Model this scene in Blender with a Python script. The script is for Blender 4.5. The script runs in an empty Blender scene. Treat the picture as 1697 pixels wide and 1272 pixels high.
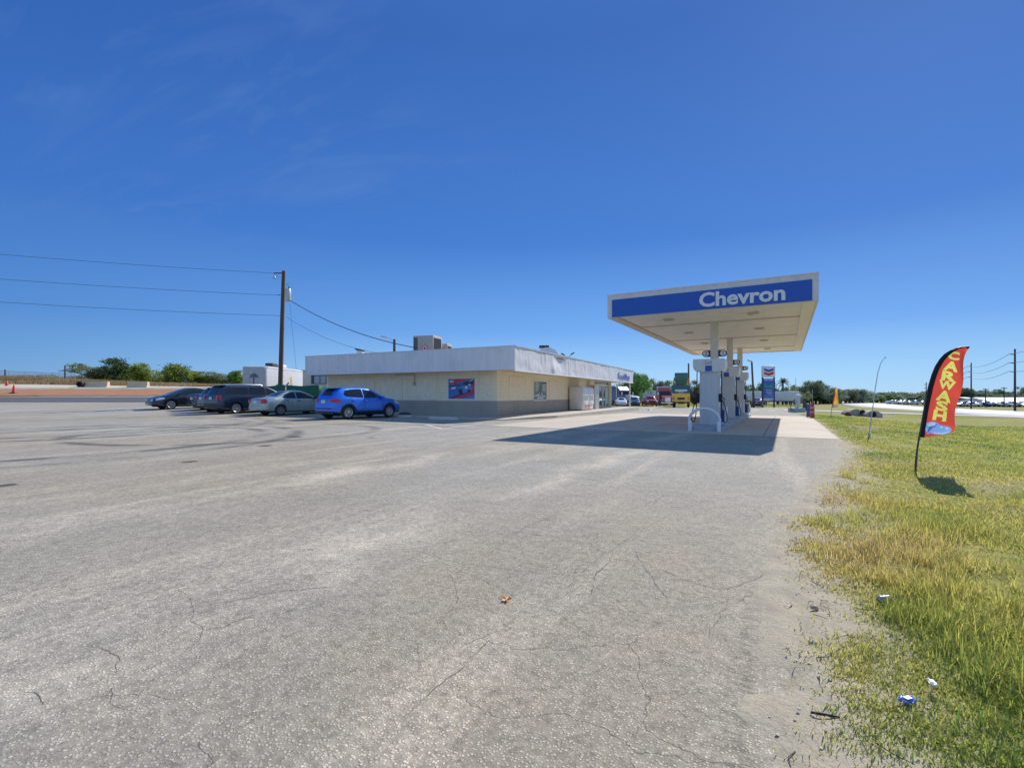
import bpy, bmesh, math, random
import numpy as np
from mathutils import Vector, Matrix, noise as mnoise
PI = math.pi
rad = math.radians
scene = bpy.context.scene
COL = scene.collection
rng = random.Random(7)

# ------------------------------------------------------------------ survey
# The canopy's long side runs along +Y.  The camera stands at the origin, turned
# TH to the left of +Y.  Distances were read off the photograph from there.
TH = rad(30.04)
CS, SN = math.cos(TH), math.sin(TH)
CAMZ = 1.25
FPX, CX, HY = 786.0, 848.5, 655.0

def cw(r, d):
    "camera right / depth (m) -> world x, y"
    return (r * CS - d * SN, r * SN + d * CS)

def wc(x, y):
    return (x * CS + y * SN, -x * SN + y * CS)

def gp(u, d):
    return cw((u - CX) / FPX * d, d)

def zat(v, d):
    return CAMZ - (v - HY) * d / FPX

def sstep(a, b, x):
    t = min(1.0, max(0.0, (x - a) / (b - a)))
    return t * t * (3 - 2 * t)

def lerp_table(tab, x):
    if x <= tab[0][0]:
        return tab[0][1]
    for (x0, y0), (x1, y1) in zip(tab, tab[1:]):
        if x <= x1:
            return y0 + (y1 - y0) * (x - x0) / (x1 - x0)
    return tab[-1][1]

LEFT_RISE = [(0, 0), (20, .03), (23, .06), (27, .1), (30, .16), (33, .3), (40, .42), (46, .55), (54, 1.04), (56, 1.3),
             (60, 1.94), (61, 2.15), (65, 2.6), (74, 3.7), (85, 4.55), (92, 4.6), (4000, 4.6)]
VERGE = [(1.9, 0), (2.6, -.03), (4, -.12), (6, -.3), (8, -.46), (10, -.52), (13, -.45), (15, -.36), (17, -.3), (31, -.3), (40, -.55), (70, -.75), (4000, -.75)]

def H(x, y):
    r, d = wc(x, y)
    z = -.0115 * min(max(0.0, y - 26), 130)
    if d > 1:
        w = sstep(-.10, -.42, r / d)
        if w > 0:
            q = lerp_table(LEFT_RISE, d)
            if d > 61:
                q = 2.15 + (q - 2.15) * lerp_table([(-1.08, 1.0), (-.7, .42), (-.4, .1)], r / d)
            z = z * (1 - w) + w * q
    if x > 1.9:
        v = lerp_table(VERGE, x)
        if 53 < y < 69 and x < 17.5:
            k = sstep(53, 57, y) * (1 - sstep(65, 69, y))
            v = v * (1 - k) + k * max(v, -.02 * (x - 1.9))
        z += v
    return z

# ------------------------------------------------------------------ nodes
class NT:
    def __init__(self, tree):
        self.t = tree
    def n(self, typ, **kw):
        nd = self.t.nodes.new(typ)
        for k, v in kw.items():
            setattr(nd, k, v)
        return nd
    def link(self, a, b):
        self.t.links.new(a, b)
    def put(self, sock, v):
        if v is None:
            return
        if isinstance(v, bpy.types.NodeSocket):
            self.t.links.new(v, sock)
        else:
            if sock.type == 'RGBA' and len(v) == 3:
                v = (*v, 1)
            sock.default_value = v
    def math(self, op, a, b=None, c=None, clamp=False):
        nd = self.n('ShaderNodeMath', operation=op, use_clamp=clamp)
        self.put(nd.inputs[0], a); self.put(nd.inputs[1], b)
        if c is not None:
            self.put(nd.inputs[2], c)
        return nd.outputs[0]
    def vmath(self, op, a, b=None):
        nd = self.n('ShaderNodeVectorMath', operation=op)
        self.put(nd.inputs[0], a); self.put(nd.inputs[1], b)
        return nd.outputs['Value'] if op in ('LENGTH', 'DISTANCE', 'DOT_PRODUCT') else nd.outputs[0]
    def mix(self, f, a, b, blend='MIX'):
        nd = self.n('ShaderNodeMix', data_type='RGBA', blend_type=blend)
        self.put(nd.inputs[0], f); self.put(nd.inputs[6], a); self.put(nd.inputs[7], b)
        return nd.outputs[2]
    def pos(self):
        return self.n('ShaderNodeNewGeometry').outputs['Position']
    def obj(self):
        return self.n('ShaderNodeTexCoord').outputs['Object']
    def map(self, vec, scale=(1, 1, 1), loc=(0, 0, 0), rot=(0, 0, 0)):
        nd = self.n('ShaderNodeMapping')
        self.put(nd.inputs['Vector'], vec)
        nd.inputs['Scale'].default_value = scale
        nd.inputs['Location'].default_value = loc
        nd.inputs['Rotation'].default_value = rot
        return nd.outputs[0]
    def noise(self, vec, scale, detail=4, rough=.55, dist=0):
        nd = self.n('ShaderNodeTexNoise')
        self.put(nd.inputs['Vector'], vec)
        nd.inputs['Scale'].default_value = scale
        nd.inputs['Detail'].default_value = detail
        nd.inputs['Roughness'].default_value = rough
        nd.inputs['Distortion'].default_value = dist
        return nd.outputs['Fac']
    def voro(self, vec, scale, feature='F1', out='Distance', rnd=1):
        nd = self.n('ShaderNodeTexVoronoi', feature=feature)
        self.put(nd.inputs['Vector'], vec)
        nd.inputs['Scale'].default_value = scale
        nd.inputs['Randomness'].default_value = rnd
        return nd.outputs[out]
    def ramp(self, f, stops, interp='LINEAR'):
        nd = self.n('ShaderNodeValToRGB')
        self.put(nd.inputs[0], f)
        el = nd.color_ramp.elements
        nd.color_ramp.interpolation = interp
        while len(el) < len(stops):
            el.new(.5)
        for e, (p, c) in zip(el, stops):
            e.position = p
            e.color = (c, c, c, 1) if isinstance(c, (int, float)) else (*c[:3], 1)
        return nd.outputs[0]
    def remap(self, f, a, b, c=0, d=1):
        nd = self.n('ShaderNodeMapRange', clamp=True)
        self.put(nd.inputs[0], f)
        for i, v in enumerate((a, b, c, d)):
            nd.inputs[i + 1].default_value = v
        return nd.outputs[0]
    def bump(self, h, strength=.5, dist=.01):
        nd = self.n('ShaderNodeBump')
        nd.inputs['Strength'].default_value = strength
        nd.inputs['Distance'].default_value = dist
        self.put(nd.inputs['Height'], h)
        return nd.outputs[0]
    def sep(self, v):
        nd = self.n('ShaderNodeSeparateXYZ')
        self.put(nd.inputs[0], v)
        return nd.outputs

def new_mat(name):
    m = bpy.data.materials.new(name)
    m.use_nodes = True
    t = m.node_tree
    N = NT(t)
    return m, N, t.nodes['Principled BSDF']

_mc = {}
def paint(name, col, rough=.5, metal=0.0, var=.12, scale=3.0, coat=0.0, dirt=None, dirt_amt=.35, bump=0.0, bscale=40, spec=None, streak=False):
    "procedural painted / metal / plastic surface with uneven tone and optional dirt"
    if name in _mc:
        return _mc[name]
    m, N, b = new_mat(name)
    o = N.obj()
    if streak:
        o = N.map(o, (1, 1, .12))
    f = N.noise(o, scale, 5, .6)
    lo = tuple(c * (1 - var) for c in col); hi = tuple(min(1, c * (1 + var)) for c in col)
    c = N.ramp(f, [(.3, lo), (.7, hi)])
    if dirt:
        g = N.noise(N.map(o, (1, 1, 1), (3.1, 1.7, .4)), scale * 2.3, 6, .65)
        c = N.mix(N.remap(g, .5, .75, 0, dirt_amt), c, dirt)
    N.link(c, b.inputs['Base Color'])
    N.link(N.remap(f, .3, .7, max(.02, rough * .85), min(1, rough * 1.15)), b.inputs['Roughness'])
    b.inputs['Metallic'].default_value = metal
    if coat:
        b.inputs['Coat Weight'].default_value = coat
        b.inputs['Coat Roughness'].default_value = .04
    if spec is not None:
        b.inputs['Specular IOR Level'].default_value = spec
    if bump:
        N.link(N.bump(N.noise(o, bscale, 4), bump, .01), b.inputs['Normal'])
    _mc[name] = m
    return m

# ------------------------------------------------------------------ meshes
class MB:
    "collects faces for ONE mesh"
    def __init__(self):
        self.v = []; self.f = []; self.mi = []
    def add(self, vs, fs, M=None, mi=0):
        o = len(self.v)
        for p in vs:
            p = Vector(p)
            self.v.append(tuple(M @ p) if M is not None else tuple(p))
        for f in fs:
            self.f.append(tuple(o + i for i in f)); self.mi.append(mi)
        return self
    def box(self, x0, x1, y0, y1, z0, z1, M=None, mi=0):
        vs = [(x0, y0, z0), (x1, y0, z0), (x1, y1, z0), (x0, y1, z0), (x0, y0, z1), (x1, y0, z1), (x1, y1, z1), (x0, y1, z1)]
        fs = [(0, 3, 2, 1), (4, 5, 6, 7), (0, 1, 5, 4), (1, 2, 6, 5), (2, 3, 7, 6), (3, 0, 4, 7)]
        return self.add(vs, fs, M, mi)
    def rbox(self, x0, x1, y0, y1, z0, z1, b=.02, M=None, mi=0, seg=2):
        bm = bmesh.new()
        bmesh.ops.create_cube(bm, size=1)
        for v in bm.verts:
            v.co = Vector(((x0 + x1) / 2 + v.co.x * (x1 - x0), (y0 + y1) / 2 + v.co.y * (y1 - y0), (z0 + z1) / 2 + v.co.z * (z1 - z0)))
        b = min(b, .45 * min(x1 - x0, y1 - y0, z1 - z0))
        bmesh.ops.bevel(bm, geom=bm.edges[:], offset=b, segments=seg, affect='EDGES', profile=.5)
        bm.verts.index_update()
        self.add([v.co.copy() for v in bm.verts], [[v.index for v in f.verts] for f in bm.faces], M, mi)
        bm.free()
        return self
    def prism(self, poly, y0, y1, M=None, mi=0):
        "polygon in (x, z), counter-clockwise seen from -y, extruded y0..y1"
        n = len(poly)
        vs = [(p[0], y0, p[1]) for p in poly] + [(p[0], y1, p[1]) for p in poly]
        fs = [tuple(range(n)), tuple(range(2 * n - 1, n - 1, -1))]
        fs += [(i, n + i, n + (i + 1) % n, (i + 1) % n) for i in range(n)]
        return self.add(vs, fs, M, mi)
    def tube(self, pts, r, seg=8, M=None, mi=0, cap=True):
        pts = [Vector(p) for p in pts]
        rs = r if isinstance(r, (list, tuple)) else [r] * len(pts)
        vs = []; fs = []
        up = Vector((0, 0, 1))
        t0 = (pts[1] - pts[0]).normalized()
        a = t0.cross(up if abs(t0.dot(up)) < .95 else Vector((1, 0, 0))).normalized()
        for i, p in enumerate(pts):
            t = (pts[min(i + 1, len(pts) - 1)] - pts[max(i - 1, 0)]).normalized()
            a = (a - t * a.dot(t)).normalized()
            b = t.cross(a)
            for k in range(seg):
                an = 2 * PI * k / seg
                vs.append(p + (a * math.cos(an) + b * math.sin(an)) * rs[i])
        for i in range(len(pts) - 1):
            for k in range(seg):
                k2 = (k + 1) % seg
                fs.append((i * seg + k, i * seg + k2, (i + 1) * seg + k2, (i + 1) * seg + k))
        if cap:
            fs.append(tuple(range(seg - 1, -1, -1)))
            fs.append(tuple((len(pts) - 1) * seg + k for k in range(seg)))
        return self.add(vs, fs, M, mi)
    def lathe(self, prof, seg=20, M=None, mi=0):
        "profile (r, z) revolved about z"
        vs = []; fs = []
        n = len(prof)
        for k in range(seg):
            a = 2 * PI * k / seg
            for r, z in prof:
                vs.append((r * math.cos(a), r * math.sin(a), z))
        for k in range(seg):
            k2 = (k + 1) % seg
            for i in range(n - 1):
                if prof[i][0] < 1e-6 and prof[i + 1][0] < 1e-6:
                    continue
                fs.append((k * n + i, k2 * n + i, k2 * n + i + 1, k * n + i + 1))
        return self.add(vs, fs, M, mi)
    def grid(self, fn, nu, nv, M=None, mi=0):
        vs = [fn(i / nu, j / nv) for j in range(nv + 1) for i in range(nu + 1)]
        w = nu + 1
        fs = [(j * w + i, j * w + i + 1, (j + 1) * w + i + 1, (j + 1) * w + i) for j in range(nv) for i in range(nu)]
        return self.add(vs, fs, M, mi)
    def build(self, name, mat, parent=None, loc=(0, 0, 0), rot=(0, 0, 0), smooth=True, angle=35, weld=False):
        me = bpy.data.meshes.new(name)
        me.from_pydata(self.v, [], self.f)
        mats = mat if isinstance(mat, (list, tuple)) else [mat]
        for m in mats:
            me.materials.append(m)
        if len(mats) > 1:
            me.polygons.foreach_set('material_index', self.mi)
        if weld:
            bm = bmesh.new(); bm.from_mesh(me)
            bmesh.ops.remove_doubles(bm, verts=bm.verts[:], dist=1e-4)
            bmesh.ops.recalc_face_normals(bm, faces=bm.faces[:])
            bm.to_mesh(me); bm.free()
        if smooth:
            me.polygons.foreach_set('use_smooth', [True] * len(me.polygons))
            me.set_sharp_from_angle(angle=rad(angle))
        me.validate(); me.update()
        o = bpy.data.objects.new(name, me)
        COL.objects.link(o)
        if parent is not None:
            o.parent = parent
        o.location = loc; o.rotation_euler = rot
        return o

def tag(o, label, cat, group=None):
    o['label'] = label; o['category'] = cat
    if group:
        o['group'] = group
    return o

def setting(o, kind='structure'):
    o['kind'] = kind
    return o

def thing(name, label, cat, loc=(0, 0, 0), rz=0.0, group=None):
    o = bpy.data.objects.new(name, None)
    COL.objects.link(o)
    o.empty_display_size = .2
    o.location = loc; o.rotation_euler = (0, 0, rz)
    return tag(o, label, cat, group)

def copy_tree(o, parent=None, loc=None, rz=None, label=None, scale=None):
    c = o.copy(); COL.objects.link(c)
    if parent is not None:
        c.parent = parent
    if loc is not None:
        c.location = loc
    if rz is not None:
        c.rotation_euler = (0, 0, rz)
    if label:
        c['label'] = label
    if scale:
        c.scale = scale
    for ch in list(o.children):
        copy_tree(ch, c)
    return c

def frame(origin, right, up):
    "matrix whose x runs along right, y along up, z out towards the reader"
    r = Vector(right).normalized(); u = Vector(up).normalized(); n = r.cross(u)
    M = Matrix.Identity(4)
    for i in range(3):
        M[i][0] = r[i]; M[i][1] = u[i]; M[i][2] = n[i]; M[i][3] = origin[i]
    return M

_tc = {}
def text_data(s, bold=0.0, extrude=.0, res=3):
    k = (s, bold, extrude, res)
    if k not in _tc:
        cu = bpy.data.curves.new('lettering', 'FONT')
        cu.body = s; cu.size = 1; cu.offset = bold; cu.extrude = extrude; cu.resolution_u = res
        o = bpy.data.objects.new('lettering', cu)
        COL.objects.link(o)
        dg = bpy.context.evaluated_depsgraph_get()
        me = bpy.data.meshes.new_from_object(o.evaluated_get(dg))
        vs = [tuple(v.co) for v in me.vertices]; fs = [tuple(p.vertices) for p in me.polygons]
        bpy.data.objects.remove(o); bpy.data.curves.remove(cu); bpy.data.meshes.remove(me)
        _tc[k] = (vs, fs)
    return _tc[k]

def add_text(mb, s, M, w=None, h=None, bold=0.0, depth=.012, mi=0, align='C'):
    "letters fitted into w x h (m) centred on M's origin, depth towards the reader"
    vs, fs = text_data(s, bold, .5)
    x0 = min(v[0] for v in vs); x1 = max(v[0] for v in vs); y0 = min(v[1] for v in vs); y1 = max(v[1] for v in vs)
    sx = w / (x1 - x0) if w else None
    sy = h / (y1 - y0) if h else None
    sx = sx or sy; sy = sy or sx
    ox = (x0 + x1) / 2 if align == 'C' else x0
    mb.add([((v[0] - ox) * sx, (v[1] - (y0 + y1) / 2) * sy, (v[2] + .5) * depth) for v in vs], fs, M, mi)
    return mb
# ================================================================== LIGHT, CAMERA
SUNV = Vector((.27, 1.2, 1.0)).normalized()
SUN_EL = math.asin(SUNV.z)
world = bpy.data.worlds.new("World"); scene.world = world
world.use_nodes = True
W = NT(world.node_tree)
bgn = world.node_tree.nodes['Background']
sky = W.n('ShaderNodeTexSky', sky_type='NISHITA')
sky.sun_disc = False
sky.sun_elevation = SUN_EL
sky.sun_rotation = math.atan2(SUNV.x, SUNV.y)
sky.air_density = 1.0; sky.dust_density = .35; sky.ozone_density = 3.2
# deep winter blue high in view, paler towards the horizon and under the sun: the graded
# colours are laid over the physical sky, with zenith and rear brightened as added fill
EXPO = .30
STR = .12
gen = W.n('ShaderNodeTexCoord').outputs['Generated']
xyz = W.sep(gen)
def lin(c):
    return tuple((x / 255 / 12.92 if x / 255 <= .04045 else ((x / 255 + .055) / 1.055) ** 2.4) for x in c)
def sky_ramp(stops):
    return W.ramp(xyz[2], [(p, lin(c)) for p, c in stops])
warm = sky_ramp([(0, (170, 214, 248)), (.05, (152, 204, 250)), (.13, (110, 168, 240)), (.30, (68, 126, 210)), (.60, (56, 106, 187)), (.68, (60, 110, 190)), (.85, (92, 142, 212)), (1, (104, 152, 216))])
cool = sky_ramp([(0, (112, 164, 212)), (.045, (96, 150, 208)), (.13, (74, 132, 204)), (.31, (58, 113, 195)), (.60, (42, 90, 172)), (.68, (50, 98, 178)), (.85, (92, 142, 212)), (1, (104, 152, 216))])  # both ramps brighten again near the zenith, as added fill
rear = sky_ramp([(0, (176, 206, 242)), (.2, (150, 190, 240)), (.5, (120, 168, 232)), (.9, (110, 156, 220))])  # sky behind the camera, brightened to add fill on shaded faces
bd = Vector((*cw(.38, 1), 0)).normalized()
flat = W.vmath('NORMALIZE', W.vmath('MULTIPLY', gen, (1, 1, 0)))
az = W.vmath('DOT_PRODUCT', flat, tuple(bd))
grad = W.mix(W.remap(az, .25, .98), cool, warm)
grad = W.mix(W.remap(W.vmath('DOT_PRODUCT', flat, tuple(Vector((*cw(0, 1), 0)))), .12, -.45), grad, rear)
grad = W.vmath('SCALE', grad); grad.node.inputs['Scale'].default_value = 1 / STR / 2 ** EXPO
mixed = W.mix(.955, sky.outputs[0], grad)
# thin, wind-drawn cirrus high on the left
zz = W.math('MAXIMUM', xyz[2], .06)
px = W.math('DIVIDE', xyz[0], zz); py = W.math('DIVIDE', xyz[1], zz)
cmb = W.n('ShaderNodeCombineXYZ'); W.link(px, cmb.inputs[0]); W.link(py, cmb.inputs[1])
cf = W.noise(W.map(cmb.outputs[0], (.45, 1.9, 1), rot=(0, 0, rad(62))), 1.6, 7, .62, 1.2)
cg = W.noise(cmb.outputs[0], .55, 2, .5)
cl = W.math('MULTIPLY', W.remap(cf, .50, .82, 0, .17), W.remap(cg, .45, .62, 0, 1))
cl = W.math('MULTIPLY', cl, W.remap(xyz[2], .15, .35, 0, 1))
cl = W.math('MULTIPLY', cl, W.remap(W.vmath('DOT_PRODUCT', flat, tuple(Vector((*cw(1, 0), 0)))), .12, -.12))
cc = tuple(x / STR / 2 ** EXPO for x in lin((150, 180, 225)))
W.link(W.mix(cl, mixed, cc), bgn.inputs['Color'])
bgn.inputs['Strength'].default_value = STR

sl = bpy.data.lights.new('sun', 'SUN')
sl.energy = 4.5; sl.angle = rad(.55); sl.color = (1.0, .95, .87)
so = bpy.data.objects.new('sun', sl); COL.objects.link(so)
so.rotation_euler = SUNV.to_track_quat('Z', 'Y').to_euler()
so.location = SUNV * 60

cam_d = bpy.data.cameras.new('camera')
cam = bpy.data.objects.new('camera', cam_d); COL.objects.link(cam)
cam.location = (0, 0, CAMZ); cam.rotation_euler = (PI / 2, 0, TH)
cam_d.sensor_width = 36; cam_d.lens = FPX / 1697 * 36
cam_d.shift_y = (HY - 636) / 1697
cam_d.clip_start = .05; cam_d.clip_end = 9000
scene.camera = cam
vs = scene.view_settings
vs.view_transform = 'Standard'; vs.look = 'None'; vs.gamma = 1; vs.exposure = EXPO
vs.use_curve_mapping = False
scene.cycles.use_denoising = True
scene.cycles.max_bounces = 8
scene.cycles.diffuse_bounces = 5

# ================================================================== GROUND MATERIALS
def crack_lines(N, p, scale, width, lo, hi, seed=0):
    q = N.map(p, (1, 1, 0), (seed, seed * .7, 0))
    w1 = N.noise(q, 1.7, 4, .6)
    wob = N.n('ShaderNodeTexNoise'); N.put(wob.inputs['Vector'], q); wob.inputs['Scale'].default_value = 2.4; wob.inputs['Detail'].default_value = 5
    qq = N.vmath('ADD', q, N.vmath('SCALE', wob.outputs['Color']))
    sc = qq.node.inputs[1].links[0].from_node; sc.inputs['Scale'].default_value = .35
    e = N.voro(qq, scale, 'DISTANCE_TO_EDGE')
    line = N.remap(e, width * .35, width, 1, 0)
    m = N.remap(N.noise(q, .33, 3, .5), lo, hi, 0, 1)
    return N.math('MULTIPLY', line, m)

def ring(N, p, cx, cy, R, w):
    d = N.vmath('DISTANCE', N.map(p, (1, 1, 0)), (cx, cy, 0))
    return N.remap(N.math('ABSOLUTE', N.math('SUBTRACT', d, R)), w * .3, w, 1, 0)

def asphalt_mat(name, base, warm, streaks=True, dark=1.0):
    m, N, b = new_mat(name)
    p = N.pos()
    big = N.noise(p, .11, 4, .55)
    mid = N.noise(p, .9, 5, .6)
    brown = N.math('MAXIMUM', N.remap(big, .42, .66), N.math('MULTIPLY', N.remap(N.vmath('DISTANCE', N.map(p, (1, .7, 0)), (-.9, 2.0, 0)), 4.2, 1.0), .95))
    c = N.mix(brown, base, warm)
    c = N.mix(N.remap(mid, .36, .70, 0, .55), c, tuple(x * .72 for x in base))
    c = N.mix(N.remap(N.noise(p, 3.4, 5, .65), .48, .70, 0, .35), c, tuple(x * .70 for x in base))
    if streaks:
        s1 = N.noise(N.map(p, (1.0, .085, 1), (2.3, .6, 0)), 1.0, 5, .62, .25)
        sand = N.remap(s1, .52, .66, 0, 1)
        sand = N.math('MULTIPLY', sand, N.remap(N.noise(p, 6, 5, .7), .3, .62, .25, 1))
        c = N.mix(N.math('MULTIPLY', sand, .75), c, (.60, .51, .385))
        # two long worn, sandy wheel paths that run along the forecourt
        xs = N.sep(p)
        for x0, wid, a in ((-6.1, .6, .85), (-3.0, .48, .75), (-7.6, .4, .45)):
            dx = N.math('ABSOLUTE', N.math('ADD', N.math('SUBTRACT', xs[0], x0), N.math('MULTIPLY', N.math('SUBTRACT', N.noise(N.map(p, (.2, 1, 1)), .5, 4), .5), 1.9)))
            f = N.math('MULTIPLY', N.remap(dx, .04, wid, 1, 0), N.remap(N.noise(N.map(p, (.6, .35, 1), (x0, 0, 0)), 1.4, 5, .65), .42, .62, 0, a))
            c = N.mix(f, c, (.66, .56, .43))
        for cx, cy, R, w in ((-17.5, 5.0, 5.2, .34), (-17.9, 4.6, 6.7, .30), (-16.0, 9.3, 4.4, .3), (-13.8, 7.0, 8.2, .28), (-14.3, 7.4, 9.7, .26), (-24.5, 7.5, 6.0, .35), (-24.8, 7.1, 7.5, .3)):
            f = ring(N, p, cx, cy, R, w)
            f = N.math('MULTIPLY', f, N.math('MULTIPLY', N.remap(N.noise(p, .7, 4, .6), .38, .60, 0, .75), N.remap(xs[0], -9.5, -12.5)))
            c = N.mix(f, c, (.07, .07, .07))
        for sx, sy, r in ((-9.3, 2.15, .17), (-9.62, 4.62, .15), (-11.0, 7.0, .2), (-12.5, 8.9, .22), (-10.5, 9.9, .15)):
            d = N.vmath('DISTANCE', N.map(p, (1, 1, 0)), (sx, sy, 0))
            d = N.math('ADD', d, N.math('MULTIPLY', N.math('SUBTRACT', N.noise(p, 5, 4), .5), .25))
            c = N.mix(N.remap(d, r * .6, r, .85, 0), c, (.05, .047, .043))
        # sand and soil trodden in from the verge, and one dark tread mark
        ed = N.math('SUBTRACT', N.remap(xs[1], 5, 12.5, .02, 1.25), xs[0])
        ed = N.math('ADD', ed, N.math('MULTIPLY', N.math('SUBTRACT', N.noise(p, 2.6, 6, .7), .5), .8))
        c = N.mix(N.math('MULTIPLY', N.remap(ed, .02, .42, .9, 0), N.remap(xs[1], 14, 16, 1, 0)), c, (.45, .39, .285))
        tm = N.math('ABSOLUTE', N.math('ADD', xs[0], .16))
        tm = N.math('MULTIPLY', N.remap(tm, .03, .09, 1, 0), N.math('MULTIPLY', N.remap(xs[1], 2.6, 4.2, 1, 0), N.remap(N.noise(N.map(p, (1, 4, 1)), 9, 4, .7), .42, .6, 0, .42)))
        c = N.mix(tm, c, (.12, .10, .085))
    cr = crack_lines(N, p, .42, .006, .60, .66)
    cr2 = crack_lines(N, p, 1.3, .009, .60, .66, 5.3)
    cr3 = N.math('MULTIPLY', crack_lines(N, p, 1.15, .0042, .43, .55, 2.1), N.remap(N.vmath('DISTANCE', N.map(p, (1, .8, 0)), (-.7, 2.9, 0)), 2.3, .9))
    cr4 = N.math('MULTIPLY', crack_lines(N, p, 1.3, .0045, .44, .56, 7.7), N.remap(N.vmath('DISTANCE', N.map(p, (1, 1, 0)), (-2.4, 1.1, 0)), 1.6, .7))
    cr = N.math('MAXIMUM', N.math('MAXIMUM', cr, cr2), N.math('MAXIMUM', cr3, cr4))
    c = N.mix(N.math('MULTIPLY', cr, .5), c, (.055, .05, .045))
    # exposed aggregate: pale stones of 5 to 15 mm in dark binder
    v = N.voro(p, 84, 'F1', 'Color'); vd = N.voro(p, 84, 'F1', 'Distance')
    t1 = N.sep(v)[0]; t2 = N.sep(v)[1]
    grit = N.noise(p, 240, 3, .7)
    stone = N.math('MULTIPLY', N.remap(vd, .30, .52, 1, 0), N.remap(t1, .30, .48, 0, 1))
    tone = N.math('ADD', N.math('MULTIPLY', stone, N.remap(t2, 0, 1, .10, .78)), N.remap(grit, .3, .7, .50, 1.0))
    tone = N.math('ADD', tone, N.remap(N.noise(p, 24, 5, .75), .34, .66, -.20, .20))
    tone = N.math('ADD', tone, N.remap(N.noise(p, 7, 4, .7), .36, .64, -.07, .07))
    tc = N.n('ShaderNodeCombineXYZ')
    for i in range(3):
        N.link(tone, tc.inputs[i])
    c = N.mix(1.0, c, tc.outputs[0], 'MULTIPLY')
    N.link(c, b.inputs['Base Color'])
    b.inputs['Roughness'].default_value = .9
    b.inputs['Specular IOR Level'].default_value = .25
    h = N.math('ADD', N.math('MULTIPLY', stone, N.remap(t2, 0, 1, .4, 1.0)), N.math('MULTIPLY', grit, .5))
    h = N.math('SUBTRACT', h, N.math('MULTIPLY', cr, 1.6))
    h = N.math('ADD', h, N.math('MULTIPLY', N.noise(p, 14, 4, .6), .8))
    N.link(N.bump(h, .5, .006), b.inputs['Normal'])
    return m

M_ASPH = asphalt_mat('weathered_asphalt', (.405, .378, .322), (.405, .338, .240))
M_ASPH2 = asphalt_mat('darker_asphalt', (.13, .135, .15), (.15, .145, .14), streaks=False)

def concrete_mat(name, c0, c1, joint=None, stain=.35):
    m, N, b = new_mat(name)
    p = N.pos()
    f = N.noise(p, .5, 6, .62)
    c = N.mix(N.remap(f, .3, .7), c0, c1)
    st = N.remap(N.noise(N.map(p, (1, .6, 1), (4, 2, 0)), .75, 6, .65), .5, .72, 0, stain)
    c = N.mix(st, c, tuple(x * .42 for x in c0))
    c = N.mix(N.remap(N.noise(p, 22, 5, .7), .35, .75, 0, .3), c, tuple(x * .65 for x in c0))
    h = N.noise(p, 35, 4, .6)
    if joint:
        xs = N.sep(p)
        for ax, step, off in joint:
            t = N.math('ABSOLUTE', N.math('SUBTRACT', N.math('FRACT', N.math('DIVIDE', N.math('ADD', xs[ax], off + 300 * step), step)), .5))
            ln = N.remap(t, .5 - .022 / step, .5 - .010 / step, 0, 1)
            c = N.mix(N.math('MULTIPLY', ln, .7), c, (.10, .09, .08))
            h = N.math('SUBTRACT', h, ln)
    N.link(c, b.inputs['Base Color'])
    b.inputs['Roughness'].default_value = .85
    N.link(N.bump(h, .35, .008), b.inputs['Normal'])
    return m

M_PAD = concrete_mat('forecourt_concrete', (.47, .40, .325), (.54, .47, .385), joint=((0, 3.9, .6), (1, 4.6, -2.1)))
M_WALK = concrete_mat('walkway_concrete', (.44, .40, .34), (.54, .50, .43), joint=((1, 2.4, 0),), stain=.25)
M_KERB = concrete_mat('pale_concrete', (.52, .49, .43), (.62, .59, .53), stain=.25)
M_OLDC = concrete_mat('old_concrete', (.36, .31, .24), (.46, .41, .33), stain=.4)
M_HWY = concrete_mat('bright_concrete_road', (.70, .68, .64), (.76, .74, .70), stain=.08)
M_SHO = concrete_mat('grey_shoulder', (.36, .36, .37), (.42, .42, .42), stain=.15)

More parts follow.
